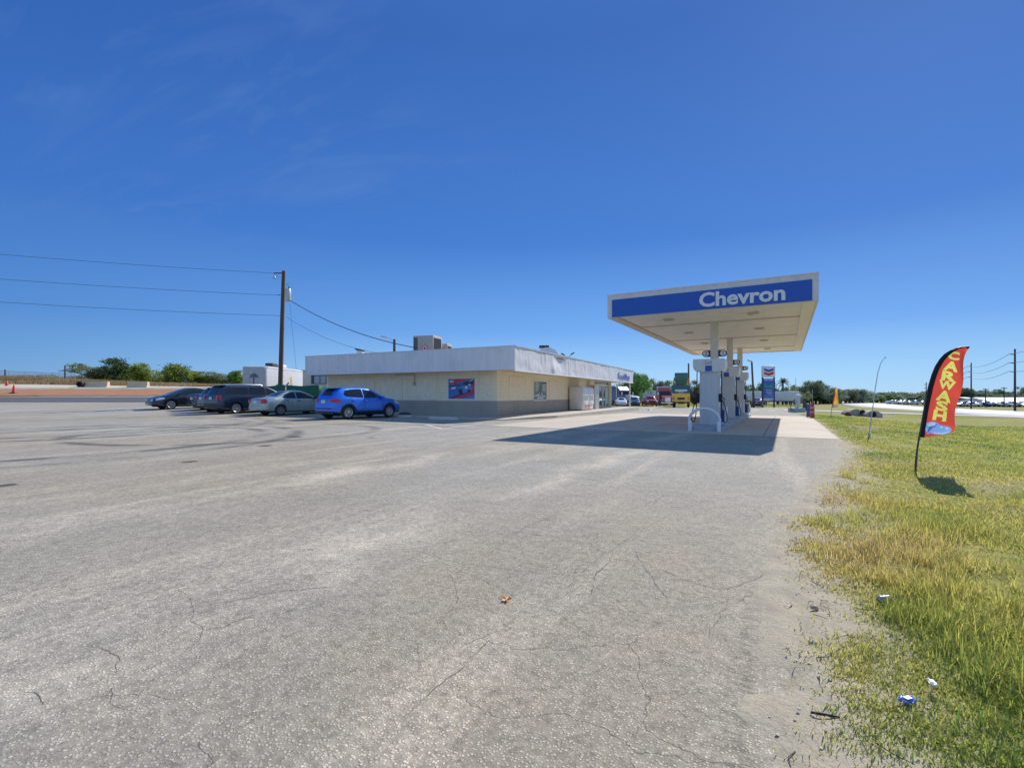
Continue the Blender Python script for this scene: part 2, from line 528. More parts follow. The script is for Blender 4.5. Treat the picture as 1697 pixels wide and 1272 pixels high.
def ground_mat():
    m, N, b = new_mat('dry_grass_ground')
    p = N.pos(); xs = N.sep(p)
    big = N.noise(p, .12, 5, .6); mid = N.noise(p, .8, 6, .65); fine = N.noise(p, 9, 6, .72); vf = N.noise(p, 60, 4, .7)
    green = N.mix(N.remap(mid, .32, .66), (.20, .24, .04), (.38, .34, .08))
    c = N.mix(N.remap(big, .46, .60, 0, .85), green, (.32, .24, .13))
    c = N.mix(N.remap(fine, .46, .66, 0, .9), c, (.085, .095, .028))
    c = N.mix(N.remap(vf, .52, .70, 0, .6), c, (.36, .31, .11))
    # bare sandy soil beside the asphalt
    edge = N.math('ADD', xs[0], N.math('MULTIPLY', N.math('SUBTRACT', N.noise(p, 1.6, 6, .65), .5), 1.3))
    near = N.math('SUBTRACT', edge, N.math('MULTIPLY', N.remap(xs[1], 4, 12), 1.05))
    soil = N.math('MULTIPLY', N.remap(near, .25, .75, 1, 0), N.remap(xs[1], 30, 45, 1, .3))
    bare = N.remap(N.noise(p, .45, 5, .6), .49, .59, 0, .75)
    soil = N.math('MAXIMUM', soil, N.math('MULTIPLY', bare, N.remap(xs[0], .5, 9, 1, .25)))
    sandc = N.mix(N.remap(N.noise(p, 5, 6, .7), .3, .7), (.48, .415, .30), (.35, .30, .22))
    sandc = N.mix(N.remap(N.noise(p, 70, 4, .7), .5, .75, 0, .5), sandc, (.12, .105, .085))
    c = N.mix(soil, c, sandc)
    # dead winter grass on the bank and fields to the left
    dead = N.mix(N.remap(mid, .35, .65), (.25, .18, .10), (.34, .26, .15))
    c = N.mix(N.remap(xs[0], -14, -30), c, dead)
    N.link(c, b.inputs['Base Color'])
    b.inputs['Roughness'].default_value = 1.0
    b.inputs['Specular IOR Level'].default_value = .1
    h = N.math('ADD', N.math('MULTIPLY', fine, 1.0), N.math('MULTIPLY', vf, .35))
    N.link(N.bump(h, .7, .022), b.inputs['Normal'])
    return m
M_GROUND = ground_mat()

def earth_mat(name, c0, c1, scale=1.0):
    m, N, b = new_mat(name)
    p = N.pos()
    f = N.noise(p, .7 * scale, 6, .65); g = N.noise(p, 6 * scale, 5, .7)
    c = N.mix(N.remap(f, .3, .7), c0, c1)
    c = N.mix(N.remap(g, .45, .75, 0, .5), c, tuple(x * .6 for x in c0))
    N.link(c, b.inputs['Base Color']); b.inputs['Roughness'].default_value = 1
    N.link(N.bump(g, .6, .04), b.inputs['Normal'])
    return m
M_REDDIRT = earth_mat('red_clay', (.36, .15, .065), (.42, .21, .11))
M_SANDB = earth_mat('sand_spoil', (.50, .41, .27), (.62, .55, .42))

# ================================================================== GROUND SHEETS
XE = [(-8, -.05), (2, -.02), (3.4, 0), (4.9, .04), (6.4, .24), (8.6, .55), (10.6, .98), (12.5, 1.2), (15.8, 1.34), (36.2, 1.3), (40, .9), (46, .25), (56, .1), (66, .1), (90, .1)]
def xe(y, ragged=True):
    v = lerp_table(XE, y)
    if ragged and (y < 15.8 or y > 36.5):
        v += .10 * mnoise.noise(Vector((y * 1.3, 3.1, 0))) + .05 * mnoise.noise(Vector((y * 5.1, 7.7, 0)))
    return v
def xl(y):
    return min(-22, max(-75, (y * CS - 57) / SN))
LOT_Y0, LOT_Y1 = -9, 84

def ground_z(x, y):
    z = H(x, y)
    if LOT_Y0 < y < LOT_Y1:
        a = min(xe(y, False) - x, x - xl(y), y - LOT_Y0, LOT_Y1 - y)
        if a > 0:
            z -= .06 * sstep(.05, .5, a) + .14 * sstep(2, 6, a)
    if -.5 < y < 15.6:            # loose soil creeping raggedly over the asphalt edge
        e = x - xe(y, False)
        if -.5 < e < .6:
            k = 1 - sstep(.1, .6, e) if e > .1 else 1
            z += k * (.012 + .03 * mnoise.noise(Vector((x * 5, y * 3.2, 7))) + .022 * mnoise.noise(Vector((x * 13, y * 11, 3)))) * (1 if e > -.12 else max(0, 1 - (-.12 - e) / .3))
    if 17 < x < 31:
        z -= .1 * sstep(0, 1.5, min(x - 17, 31 - x))
    if 0 < x < 17.2 and 57 < y < 64:
        z -= .12 * sstep(0, 1.2, min(y - 57, 64 - y))
    if x > -.2 and y < 60:        # hummocks in the rough grass
        k = sstep(.35, 2.5, x - xe(y, False)) * (1 - sstep(15, 17, x)) * (0 if 56 < y < 65 else 1)
        z += k * .05 * (mnoise.noise(Vector((x * .9, y * .9, 0))) + .5 * mnoise.noise(Vector((x * 2.7, y * 2.7, 4))))
    return z

def axis(segs):
    out = [segs[0][0]]
    for a, b, s in segs:
        n = max(1, round((b - a) / s))
        out += [a + (b - a) * (i + 1) / n for i in range(n)]
    return out
gx = axis([(-4000, -800, 800), (-800, -200, 100), (-200, -100, 12), (-100, -20, 2), (-20, -2, 1.5), (-2, -.6, .2), (-.6, 2, .065), (2, 4, .2), (4, 17, .4), (17, 31, 1), (31, 70, 3), (70, 300, 23), (300, 1000, 175), (1000, 4000, 1000)])
gy = axis([(-3000, -300, 900), (-300, -40, 52), (-40, -9, 3), (-9, -2, 1), (-2, 14, .1), (14, 26, .4), (26, 57, 1), (57, 64, .7), (64, 84, 1), (84, 156, 3), (156, 400, 20), (400, 1000, 150), (1000, 5000, 1000)])
mb = MB()
w = len(gx)
mb.v = [(x, y, ground_z(x, y)) for y in gy for x in gx]
mb.f = [(j * w + i, j * w + i + 1, (j + 1) * w + i + 1, (j + 1) * w + i) for j in range(len(gy) - 1) for i in range(w - 1)]
mb.mi = [0] * len(mb.f)
setting(mb.build('ground', M_GROUND, angle=180))

def offs():
    o, s, out = 0, .07, [0]
    while o < 90:
        o += s; out.append(o); s = min(1.6, s * 1.16)
    return out
OFF = offs()
rows = axis([(LOT_Y0, -2, .5), (-2, 14, .1), (14, 26, .5), (26, LOT_Y1, 1)])
mb = MB(); w = len(OFF)
for y in rows:
    a, l = xe(y), xl(y)
    for o in OFF:
        x = max(l, a - o)
        mb.v.append((x, y, H(x, y) + .006))
for j in range(len(rows) - 1):
    for i in range(w - 1):
        q = (j * w + i + 1, j * w + i, (j + 1) * w + i, (j + 1) * w + i + 1)
        if len({tuple(mb.v[k][:2]) for k in q}) == 4:
            mb.f.append(q); mb.mi.append(0)
setting(mb.build('parking_lot', M_ASPH, angle=180))

def sheet(name, mat, xs, ys, dz):
    m = MB(); w = len(xs)
    m.v = [(x, y, H(x, y) + dz) for y in ys for x in xs]
    m.f = [(j * w + i, j * w + i + 1, (j + 1) * w + i + 1, (j + 1) * w + i) for j in range(len(ys) - 1) for i in range(w - 1)]
    m.mi = [0] * len(m.f)
    return setting(m.build(name, mat, angle=180))
sheet('forecourt_slab', M_PAD, axis([(-10.6, 1.3, .7)]), axis([(16.3, 26, .97), (26, 36.2, 1)]), .012)
yy = axis([(-300, -20, 20), (-20, 26, 3), (26, 156, 3), (156, 800, 23)])
sheet('road_shoulder', M_SHO, axis([(17.2, 21, .95)]), yy, .012)
sheet('highway', M_HWY, axis([(21, 31, 1)]), yy, .012)
sheet('access_road', M_SHO, axis([(-.2, 1.9, .7), (1.9, 17.2, .9)]), axis([(57, 64, .7)]), .03)

def band(name, mat, d0, d1, u0, u1, dz, nd=8, nu=60, wob=.0):
    m = MB()
    def fn(s, t):
        u = u0 + (u1 - u0) * s
        d = d0 + (d1 - d0) * t
        d += wob * mnoise.noise(Vector((u * .02, t * 3, d0)))
        x, y = gp(u, d)
        return (x, y, H(x, y) + dz)
    m.grid(fn, nu, nd)
    return setting(m.build(name, mat, angle=180))
band('side_street', M_ASPH2, 46.5, 54, -900, 470, .03, 10)
band('dirt_strip', M_REDDIRT, 55.2, 60.6, -900, 520, .06, 8, wob=.35)
band('sand_bank', M_SANDB, 60.9, 66, -900, 560, .10, 8, wob=.5)
m = MB()
for k in range(70):
    u0, u1 = -900 + k * 20, -900 + k * 20 + 20
    pts = []
    for u in (u0, u1):
        for d in (60.3, 61.3):
            pts.append((*gp(u, d), H(*gp(u, d))))
    a, b_, c, d = pts
    vsx = [(p[0], p[1], p[2] - .2) for p in (a, c, d, b_)] + [(p[0], p[1], p[2] + .09) for p in (a, c, d, b_)]
    m.add(vsx, [(4, 5, 6, 7), (0, 1, 5, 4), (2, 3, 7, 6)])
setting(m.build('kerb', M_KERB, smooth=False))

# hand-placed cracks and the paving joint: thin dark strips lying on the asphalt
m = MB()
def crack(pts, wd=.012, jit=.05, seed=0):
    r = random.Random(seed)
    L = sum(math.dist(a, b) for a, b in zip(pts, pts[1:]))
    n = max(6, int(L / .022)); P = []
    for k in range(n + 1):
        q = L * k / n
        for a, b in zip(pts, pts[1:]):
            d = math.dist(a, b)
            if q <= d + 1e-9:
                break
            q -= d
        t = min(1, q / d)
        s_ = L * k / n
        ox = jit * 1.1 * mnoise.noise(Vector((s_ * 5, seed * 3.7, 0))) + jit * .8 * mnoise.noise(Vector((s_ * 19, seed * 3.7, 5)))
        oy = jit * 1.1 * mnoise.noise(Vector((s_ * 5, seed * 3.7, 9))) + jit * .8 * mnoise.noise(Vector((s_ * 19, seed * 3.7, 14)))
        P.append((a[0] + (b[0] - a[0]) * t + ox, a[1] + (b[1] - a[1]) * t + oy))
    for k, (p, q) in enumerate(zip(P, P[1:])):
        f = .5 + .9 * mnoise.noise(Vector((k * .16, seed * 1.3, 2)))
        if f < .08:
            continue
        w2 = wd * .24 * min(1, f) * min(1, (k + 1) / 8, (n - k) / 8)
        dx, dy = q[0] - p[0], q[1] - p[1]; l = math.hypot(dx, dy) + 1e-6
        nx, ny = -dy / l * w2, dx / l * w2
        z = .0105
        m.add([(p[0] + nx, p[1] + ny, z), (p[0] - nx, p[1] - ny, z), (q[0] - nx, q[1] - ny, z), (q[0] + nx, q[1] + ny, z)], [(0, 1, 2, 3)])
def G(u, v):
    d = CAMZ * FPX / (v - HY)
    return gp(u, d)
crack([G(665, 1200), G(700, 1160), G(760, 1115), G(810, 1062), G(862, 1034)], .012, .012, 1)
crack([G(862, 1034), G(930, 985), G(985, 930), G(1060, 882), G(1135, 838)], .006, .012, 1)
crack([G(972, 995), G(990, 950), G(1008, 935), G(1010, 920), G(1040, 915), G(1047, 905)], .013, .02, 2)
crack([G(1047, 905), G(1060, 930), G(1130, 960), G(1190, 978), G(1250, 965), G(1290, 930), G(1288, 905)], .012, .025, 3)
crack([G(1060, 930), G(1112, 1005)], .009, .02, 4)
crack([G(960, 854), G(1070, 870)], .012, .012, 5)
crack([G(835, 892), G(880, 870), G(930, 850)], .009, .03, 6)
crack([G(735, 960), G(765, 945), G(780, 925)], .008, .03, 7)
crack([G(965, 898), G(1000, 876)], .008, .02, 8)
crack([G(110, 1060), G(195, 1090), G(180, 1170), G(250, 1195)], .010, .02, 9)
crack([G(0, 1145), G(60, 1150), G(80, 1180)], .010, .02, 10)
crack([G(850, 1040), G(790, 1060), G(745, 1085)], .008, .02, 11)
crack([G(0, 930), G(80, 922)], .010, .02, 12)
crack([G(1160, 1080), G(1200, 1010), G(1265, 975)], .007, .03, 13)
setting(m.build('pavement_cracks', paint('crack_shadow', (.15, .135, .115), .95, var=.4), smooth=False))

# parking lines by the shop
m = MB()
def stripe(a, b, wd=.1, dz=.014):
    dx, dy = b[0] - a[0], b[1] - a[1]; L = math.hypot(dx, dy)
    n = max(1, int(L))
    for i in range(n):
        p = (a[0] + dx * i / n, a[1] + dy * i / n); q = (a[0] + dx * (i + 1) / n, a[1] + dy * (i + 1) / n)
        nx, ny = -dy / L * wd / 2, dx / L * wd / 2
        m.add([(p[0] + nx, p[1] + ny, H(*p) + dz), (p[0] - nx, p[1] - ny, H(*p) + dz), (q[0] - nx, q[1] - ny, H(*q) + dz), (q[0] + nx, q[1] + ny, H(*q) + dz)], [(0, 1, 2, 3)])
stripe(G(681, 708), G(732, 711)); stripe(G(732, 711), G(800, 702)); stripe(G(706, 704.5), G(732, 710.5))
setting(m.build('parking_lines', paint('worn_white_line', (.72, .72, .70), .8, var=.25, scale=8, dirt=(.3, .29, .27), dirt_amt=.9), smooth=False))
# ================================================================== MATERIALS FOR BUILT THINGS
C_WHITE = paint('white_paint', (.74, .74, .74), .45, var=.06, dirt=(.42, .39, .34), dirt_amt=.35)
C_OFFW = paint('offwhite_plastic', (.70, .69, .66), .4, var=.06, dirt=(.4, .36, .3), dirt_amt=.3)
C_GREYM = paint('grey_metal', (.42, .43, .45), .45, .3, var=.12)
C_DARKM = paint('dark_metal', (.06, .06, .065), .5, .3, var=.2)
C_BLACK = paint('black_rubber', (.018, .018, .02), .65, var=.25)
C_STEEL = paint('galvanised_steel', (.50, .51, .52), .38, .8, var=.15)
C_BLUE = paint('sign_blue', (.006, .085, .43), .35, var=.06)
C_NAVY = paint('navy_trim', (.02, .04, .14), .4, var=.1)
C_RED = paint('sign_red', (.55, .02, .035), .4, var=.08)
C_WOOD = paint('weathered_pole_wood', (.10, .075, .055), .9, var=.35, scale=6, streak=True, bump=.5)
C_GLASSD = paint('dark_window_glass', (.018, .024, .03), .08, var=.1, spec=.7)

def glass_mat(name, col, rough=.05, alpha_mix=.35):
    m, N, b = new_mat(name)
    b.inputs['Base Color'].default_value = (*col, 1)
    b.inputs['Roughness'].default_value = rough
    b.inputs['Specular IOR Level'].default_value = .8
    b.inputs['Transmission Weight'].default_value = alpha_mix
    b.inputs['IOR'].default_value = 1.2
    return m

def block_wall(name, col, dirt):
    m, N, b = new_mat(name)
    o = N.obj(); xs = N.sep(o)
    f = N.noise(o, 1.1, 6, .62); g = N.noise(N.map(o, (1.5, 1.5, .18)), 1.6, 6, .7)
    c = N.ramp(f, [(.3, tuple(x * .92 for x in col)), (.7, tuple(min(1, x * 1.05) for x in col))])
    c = N.mix(N.remap(g, .52, .75, 0, .42), c, dirt)
    fr = N.math('FRACT', N.math('MULTIPLY', xs[2], 5.0))
    j = N.remap(N.math('ABSOLUTE', N.math('SUBTRACT', fr, .5)), .44, .49, 0, 1)
    c = N.mix(N.math('MULTIPLY', j, .32), c, tuple(x * .6 for x in dirt))
    N.link(c, b.inputs['Base Color']); b.inputs['Roughness'].default_value = .75
    h = N.math('SUBTRACT', N.math('MULTIPLY', N.noise(o, 26, 4, .6), .4), j)
    N.link(N.bump(h, .5, .008), b.inputs['Normal'])
    return m
C_WALL = block_wall('cream_block_paint', (.86, .77, .56), (.62, .53, .38))
C_BASE = block_wall('grey_base_paint', (.37, .335, .29), (.25, .225, .195))
C_PANEL = paint('cream_boards', (.84, .76, .58), .7, var=.07, dirt=(.42, .35, .24), dirt_amt=.35)
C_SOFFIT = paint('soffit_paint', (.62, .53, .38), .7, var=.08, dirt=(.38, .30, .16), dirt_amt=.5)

def fascia_mat():
    m, N, b = new_mat('sheet_metal_fascia')
    o = N.obj(); xs = N.sep(o)
    f = N.noise(N.map(o, (2.5, 2.5, .25)), 2.0, 6, .65)
    c = N.ramp(f, [(.3, (.62, .62, .64)), (.7, (.74, .74, .75))])
    c = N.mix(N.remap(N.noise(o, .9, 4), .55, .72, 0, .35), c, (.42, .41, .40))
    N.link(c, b.inputs['Base Color']); b.inputs['Roughness'].default_value = .5
    b.inputs['Metallic'].default_value = .08
    h = N.noise(N.map(o, (3.2, 3.2, .12)), 3.0, 5, .6)
    N.link(N.bump(h, .3, .03), b.inputs['Normal'])
    return m
C_FASCIA = fascia_mat()

# ================================================================== CONVENIENCE STORE
STORE_RZ = rad(3.57)
SX, SY = cw(-.80, 25.7)
cs_, sn_ = math.cos(STORE_RZ), math.sin(STORE_RZ)
def to_store(x, y):
    x -= SX; y -= SY
    return (x * cs_ + y * sn_, -x * sn_ + y * cs_)
def store_on(u, x=None, y=None):
    "depth, local x, local y where the sight line through column u meets a vertical plane of the shop"
    o = to_store(0, 0); e = to_store(*gp(u, 1.0))
    dx, dy = e[0] - o[0], e[1] - o[1]
    d = (y - o[1]) / dy if y is not None else (x - o[0]) / dx
    return d, o[0] + dx * d, o[1] + dy * d
ZW0, ZB, ZT = .12, 2.56, 3.75
WX, WY = -12.7, 22.8                      # wall lengths along the side and the front
FX0, FX1, FY0, FY1 = -13.6, 1.57, -1.05, 26.6

st = thing('convenience_store', 'long low cream shop with grey base band and deep sheet metal fascia', 'store', (SX, SY, 0), STORE_RZ)
m = MB().box(WX, 0, 0, WY, .95, ZB + .3)
m.build('wall', C_WALL, st)
MB().box(WX - .012, .012, -.012, WY + .012, -.5, .95).build('base_band', C_BASE, st)
# soffit and roof deck
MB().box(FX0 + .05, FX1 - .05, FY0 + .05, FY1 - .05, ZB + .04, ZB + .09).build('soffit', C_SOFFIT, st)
MB().box(FX0 + .06, FX1 - .06, FY0 + .06, FY1 - .06, ZT - .22, ZT - .12).build('roof', paint('roof_felt', (.32, .31, .30), .9, var=.2), st)
# fascia: smooth on the side, buckled vertical sheets along the front
m = MB()
m.box(FX0, FX1, FY0, FY0 + .05, ZB, ZT); m.box(FX0, FX0 + .05, FY0 + .05, FY1, ZB, ZT); m.box(FX0 + .05, FX1 - .06, FY1 - .05, FY1, ZB, ZT)
m.build('fascia', C_FASCIA, st)
fr_ = random.Random(3)
folds = [(fr_.uniform(FY0, FY1), fr_.uniform(.05, .16), fr_.uniform(-.016, .02)) for _ in range(70)]
def front_fascia(s, t):
    y = FY0 + .05 + (FY1 - .05 - FY0) * s; z = ZB + (ZT - ZB) * t
    b = 0
    for fy, fw, fa in folds:
        q = abs(y - fy) / fw
        if q < 1:
            b += fa * (1 - q) * (.6 + .4 * t)
    b += .035 * mnoise.noise(Vector((y * .7, z * .9, 0))) + .018 * mnoise.noise(Vector((y * 3, z * 2.4, 5)))
    b -= .13 * math.exp(-((y - 5.6) / .9) ** 2 - ((z - 3.35) / .45) ** 2)       # the big dent
    b += .07 * math.exp(-((y - 4.3) / .35) ** 2 - ((z - 2.85) / .35) ** 2)
    ed = min(t, 1 - t) * 8
    return (FX1 + b * min(1, ed + .25), y, z)
m = MB(); m.grid(front_fascia, 420, 12)
m.build('fascia', C_FASCIA, st, angle=25)
m = MB().box(FX1 - .05, FX1 + .04, FY0, FY1, ZT, ZT + .05).box(FX0 - .015, FX1 - .05, FY0 - .015, FY0 + .07, ZT, ZT + .05)
m.build('coping', paint('coping_metal', (.60, .60, .62), .4, .3, var=.1), st)
MB().box(FX1 - .08, FX1 + .03, FY0 + .02, FY1, ZB - .07, ZB - .003).build('drip_edge', C_WHITE, st)
# end post under the far overhang
for yy_ in (FY1 - .35,):
    MB().box(FX1 - .35, FX1 - .22, yy_, yy_ + .13, -.6, ZB + .04).build('post', C_OFFW, st)
# soffit lamps / old bulbs by the corner
# boarded windows on both walls
def boarded(x0, x1, z0, z1, face, n=6):
    root = None
    m = MB()
    hgt = (z1 - z0) / n
    for i in range(n):
        a, b_ = z0 + i * hgt + .006, z0 + (i + 1) * hgt - .006
        if face == 'side':
            m.box(x0, x1, -.022, 0.01, a, b_)
        else:
            m.box(-.01, .022, x0, x1, a, b_)
    p = m.build('boarded_window', C_PANEL, st)
    t = MB()
    for (a, b_, c, d) in ((x0 - .05, x0, z0, z1), (x1, x1 + .05, z0, z1), (x0 - .05, x1 + .05, z1, z1 + .06), (x0 - .05, x1 + .05, z0 - .05, z0)):
        if face == 'side':
            t.box(a, b_, -.035, .01, c, d)
        else:
            t.box(-.01, .035, a, b_, c, d)
    t.build('trim', C_PANEL, p)
def side_x(u):
    return store_on(u, y=0)[1]
def front_y(u):
    return store_on(u, x=0)[2]
ZS0, ZS1 = .99, 2.3
boarded(side_x(631), side_x(666), ZS0 + .03, ZS1, 'side')
boarded(side_x(692), side_x(722), ZS0 + .03, ZS1, 'side')
boarded(side_x(560), side_x(620), ZS0 + .03, ZS1 - .05, 'side')
boarded(side_x(797), side_x(816), ZS0 + .03, ZS1, 'side')
boarded(front_y(844), front_y(871), 1.02, 2.28, 'front')
boarded(front_y(910), front_y(930), 1.02, 2.2, 'front')

# conduit down the side wall
cx_ = side_x(687.5)
MB().tube([(cx_ - 1.4, -.05, ZB - .06), (cx_ - .04, -.05, ZB - .06), (cx_, -.05, ZB - .1), (cx_, -.05, 2.0)], .025, 8).rbox(cx_ - .07, cx_ + .07, -.12, -.013, 1.86, 2.04, .02).build('conduit', paint('yellowed_pipe', (.52, .42, .2), .6), st)

# the racing poster (side) and the street scene poster (front)
P_BLUE = paint('poster_blue', (.06, .17, .45), .45, var=.2, scale=6)
P_RED = paint('poster_red', (.62, .045, .07), .45, var=.15, scale=6)
P_DARK = paint('poster_dark', (.03, .032, .06), .45, var=.3, scale=9)
P_LIGHT = paint('poster_light', (.65, .68, .74), .45, var=.1, scale=9)
P_MID = paint('poster_mid_blue', (.10, .24, .56), .45, var=.2, scale=7)
P_SLATE = paint('poster_slate', (.16, .21, .22), .5, var=.45, scale=5)
P_PALE = paint('poster_pale_grey', (.34, .40, .41), .5, var=.35, scale=7)
P_GREEN = paint('poster_green', (.10, .20, .12), .5, var=.4, scale=9)
def poster(x0, x1, z0, z1, face, layers, frame_mat):
    if face == 'side':
        M = Matrix.Translation((x0, -.03, z0)) @ Matrix.Diagonal(((x1 - x0), 1, (z1 - z0), 1))
    else:
        M = Matrix.Translation((.03, x0, z0)) @ Matrix.Rotation(PI / 2, 4, 'Z') @ Matrix.Diagonal(((x1 - x0), 1, (z1 - z0), 1))
    fm = MB().box(-.05, 1.05, .0, .028, -.06, 1.07, M)
    p = fm.build('wall_poster', frame_mat, st)
    for i, (mat, polys) in enumerate(layers):
        for q in polys:
            MB().prism(q, -.003 - .0025 * (i + 1), -.0015 - .0025 * i, M).build('artwork', mat, p, smooth=False)
    return p
def sq(a, b, c, d):
    return [(a, c), (b, c), (b, d), (a, d)]
z_of = lambda v, d: zat(v, d)
d1 = store_on(743.7, y=0)[0]; d2 = store_on(787, y=0)[0]
pz0, pz1 = zat(660.5, (d1 + d2) / 2), zat(627.5, (d1 + d2) / 2)
poster(side_x(743.7), side_x(787), pz0, pz1, 'side', [
    (P_BLUE, [sq(0, 1, 0, 1)]),
    (P_RED, [[(0, .72), (.35, .80), (.75, .97), (1, .99), (.6, 1), (.25, .97), (0, .82)], [(.1, .02), (.3, .0), (.8, .14), (1, .24), (1, .42), (.7, .25)], [(.86, .34), (1, .42), (1, .86), (.9, .8)]]),
    (P_DARK, [[(.02, .02), (.12, .02), (.85, .34), (.80, .40)], [(.52, .72), (.72, .88), (.92, .86), (.98, .97), (.98, .92), (.95, .72), (.75, .68)], [(.02, .66), (.5, .73), (.5, .69), (.02, .6)]]),
    (P_MID, [[(.42, .26), (.62, .28), (.9, .42), (.92, .62), (.75, .68), (.55, .62), (.44, .55)], [(.6, .02), (.98, .02), (.98, .2)]]),
    (P_LIGHT, [[(.76, .66), (.84, .66), (.86, .74), (.78, .74)], [(.64, .5), (.74, .5), (.74, .63), (.64, .62)], [(.12, .47), (.28, .5), (.28, .6), (.12, .57)], [(.06, .82), (.2, .84), (.2, .93), (.06, .91)], [(.8, .84), (.97, .95), (.97, .98), (.8, .88)]]),
    (P_DARK, [[(.40, .28), (.46, .22), (.54, .24), (.56, .36), (.53, .48), (.45, .5), (.40, .42)], [(.75, .34), (.8, .3), (.86, .33), (.86, .44), (.8, .47), (.75, .42)]]),
], C_WHITE)
dd = store_on(894, x=0)[0]
poster(front_y(884.5), front_y(905), zat(662, dd), zat(632.5, dd), 'front', [
    (P_SLATE, [sq(0, 1, 0, 1)]),
    (P_PALE, [[(.1, .45), (.32, .5), (.4, .85), (.1, .95)], [(.62, .5), (.95, .45), (.95, .95), (.62, .82)], [(.25, .12), (.75, .12), (.6, .42), (.42, .42)]]),
    (P_GREEN, [[(.4, .45), (.6, .45), (.62, .72), (.5, .8), (.38, .72)]]),
    (P_DARK, [sq(.47, .53, .25, .5), [(.6, .96), (.95, .9), (.95, .98), (.6, 1)]]),
    (P_LIGHT, [[(.02, .2), (.3, .2), (.42, .26), (.3, .29), (.1, .27)], [(.55, .22), (.95, .14), (.97, .18), (.7, .24)], sq(.2, .75, .05, .11), [(.05, .97), (.3, .9), (.32, .93), (.1, 1)]]),
], C_OFFW)

# glazed entrance at the far end of the front wall
ye0 = front_y(985); ye1 = WY - .05
def bay(a, b_, z0, z1, mat, name='door', dep=.05, handle=False):
    f = MB()
    fw = .06
    for (p, q, r, s) in ((a, a + fw, z0, z1), (b_ - fw, b_, z0, z1), (a + fw, b_ - fw, z0, z0 + .1), (a + fw, b_ - fw, z1 - fw, z1)):
        f.box(.014, .014 + dep, p, q, r, s)
    o = f.build(name, C_STEEL if name == 'door' else C_OFFW, st)
    MB().box(.014, .014 + dep * .45, a + fw, b_ - fw, z0 + .1, z1 - fw).build('pane', mat, o)
    if handle:
        MB().tube([(.10, a + .12, 1.0), (.13, a + .12, 1.02), (.13, a + .12, 1.35), (.10, a + .12, 1.37)], .014, 6).build('handle', C_DARKM, o)
    return o
n_b = 4
seg = (ye1 - ye0) / n_b
C_SHOPG = paint('shop_glass', (.10, .14, .15), .06, var=.15, spec=.8)
for i in range(n_b):
    dr = bay(ye0 + i * seg, ye0 + (i + 1) * seg, ZW0 + .02, 2.15, [C_OFFW, C_SHOPG, C_SHOPG, C_SHOPG][i], 'door' if i in (1, 2) else 'window', handle=i in (1, 2))
    bay(ye0 + i * seg, ye0 + (i + 1) * seg, 2.16, 2.52, C_SHOPG, 'transom')
yb = ye0 + 2 * seg
MB().box(.041, .046, yb + .12, yb + seg * .55, .35, 1.3).build('window_poster', paint('poster_lime', (.25, .5, .12), .5, var=.2, scale=6), st)
MB().box(.041, .046, yb + .12, yb + seg * .55, 1.34, 2.05).build('window_poster', paint('poster_coral', (.62, .26, .2), .5, var=.2, scale=6), st)
MB().box(.041, .046, yb + seg + .1, yb + seg * 1.8, .4, 2.0).build('window_poster', paint('poster_aqua', (.35, .55, .55), .5, var=.2, scale=6), st)
MB().box(.012, .30, WY - .16, WY + .012, ZW0, ZB + .04).build('pilaster', C_PANEL, st)

# sidewalk round the shop, with a ramped corner
m = MB()
def walk_outline():
    return [(WX - .4, -1.45), (-.2, -1.45), (1.2, -1.75), (2.15, .9), (2.55, 2.4), (2.55, 24.6), (0, 24.6), (0, 0), (WX - .4, 0)]
pts = walk_outline()
tops = [(p[0], p[1], ZW0 if p not in ((1.2, -1.75), (-.2, -1.45)) else .045) for p in pts]
n = len(tops)
bmw = bmesh.new()
top = [bmw.verts.new(p) for p in tops]
low = [bmw.verts.new((p[0], p[1], -.6)) for p in tops]
f = bmw.faces.new(top)
for i in range(n):
    bmw.faces.new((top[i], low[i], low[(i + 1) % n], top[(i + 1) % n]))
bmesh.ops.triangulate(bmw, faces=[f])
bmesh.ops.recalc_face_normals(bmw, faces=bmw.faces[:])
bmw.verts.index_update()
m.add([v.co.copy() for v in bmw.verts], [[v.index for v in f.verts] for f in bmw.faces]); bmw.free()
wk = m.build('sidewalk', M_WALK, loc=(SX, SY, 0), rot=(0, 0, STORE_RZ), smooth=False)
setting(wk)
def s2w(x, y):
    return (SX + x * cs_ - y * sn_, SY + x * sn_ + y * cs_)

# FOOD MART lettering at the far end of the fascia
yl0, yl1 = store_on(1023, x=FX1)[2], store_on(1043.5, x=FX1)[2]
yl1 = min(yl1, FY1 - .3)
zc = 3.02
m = MB()
Mx = frame((FX1 + .035, (yl0 + yl1) / 2 - (yl1 - yl0) * .22, zc), (0, 1, 0), (0, 0, 1))
add_text(m, 'Food', Mx, w=(yl1 - yl0) * .46, h=.60, bold=.0, depth=.03)
Mx = frame((FX1 + .035, (yl0 + yl1) / 2 + (yl1 - yl0) * .27, zc), (0, 1, 0), (0, 0, 1))
add_text(m, 'Mart', Mx, w=(yl1 - yl0) * .40, h=.60, bold=.0, depth=.03)
m.build('lettering', paint('faded_blue_letter', (.10, .17, .48), .5, var=.25, scale=5), st, smooth=False)

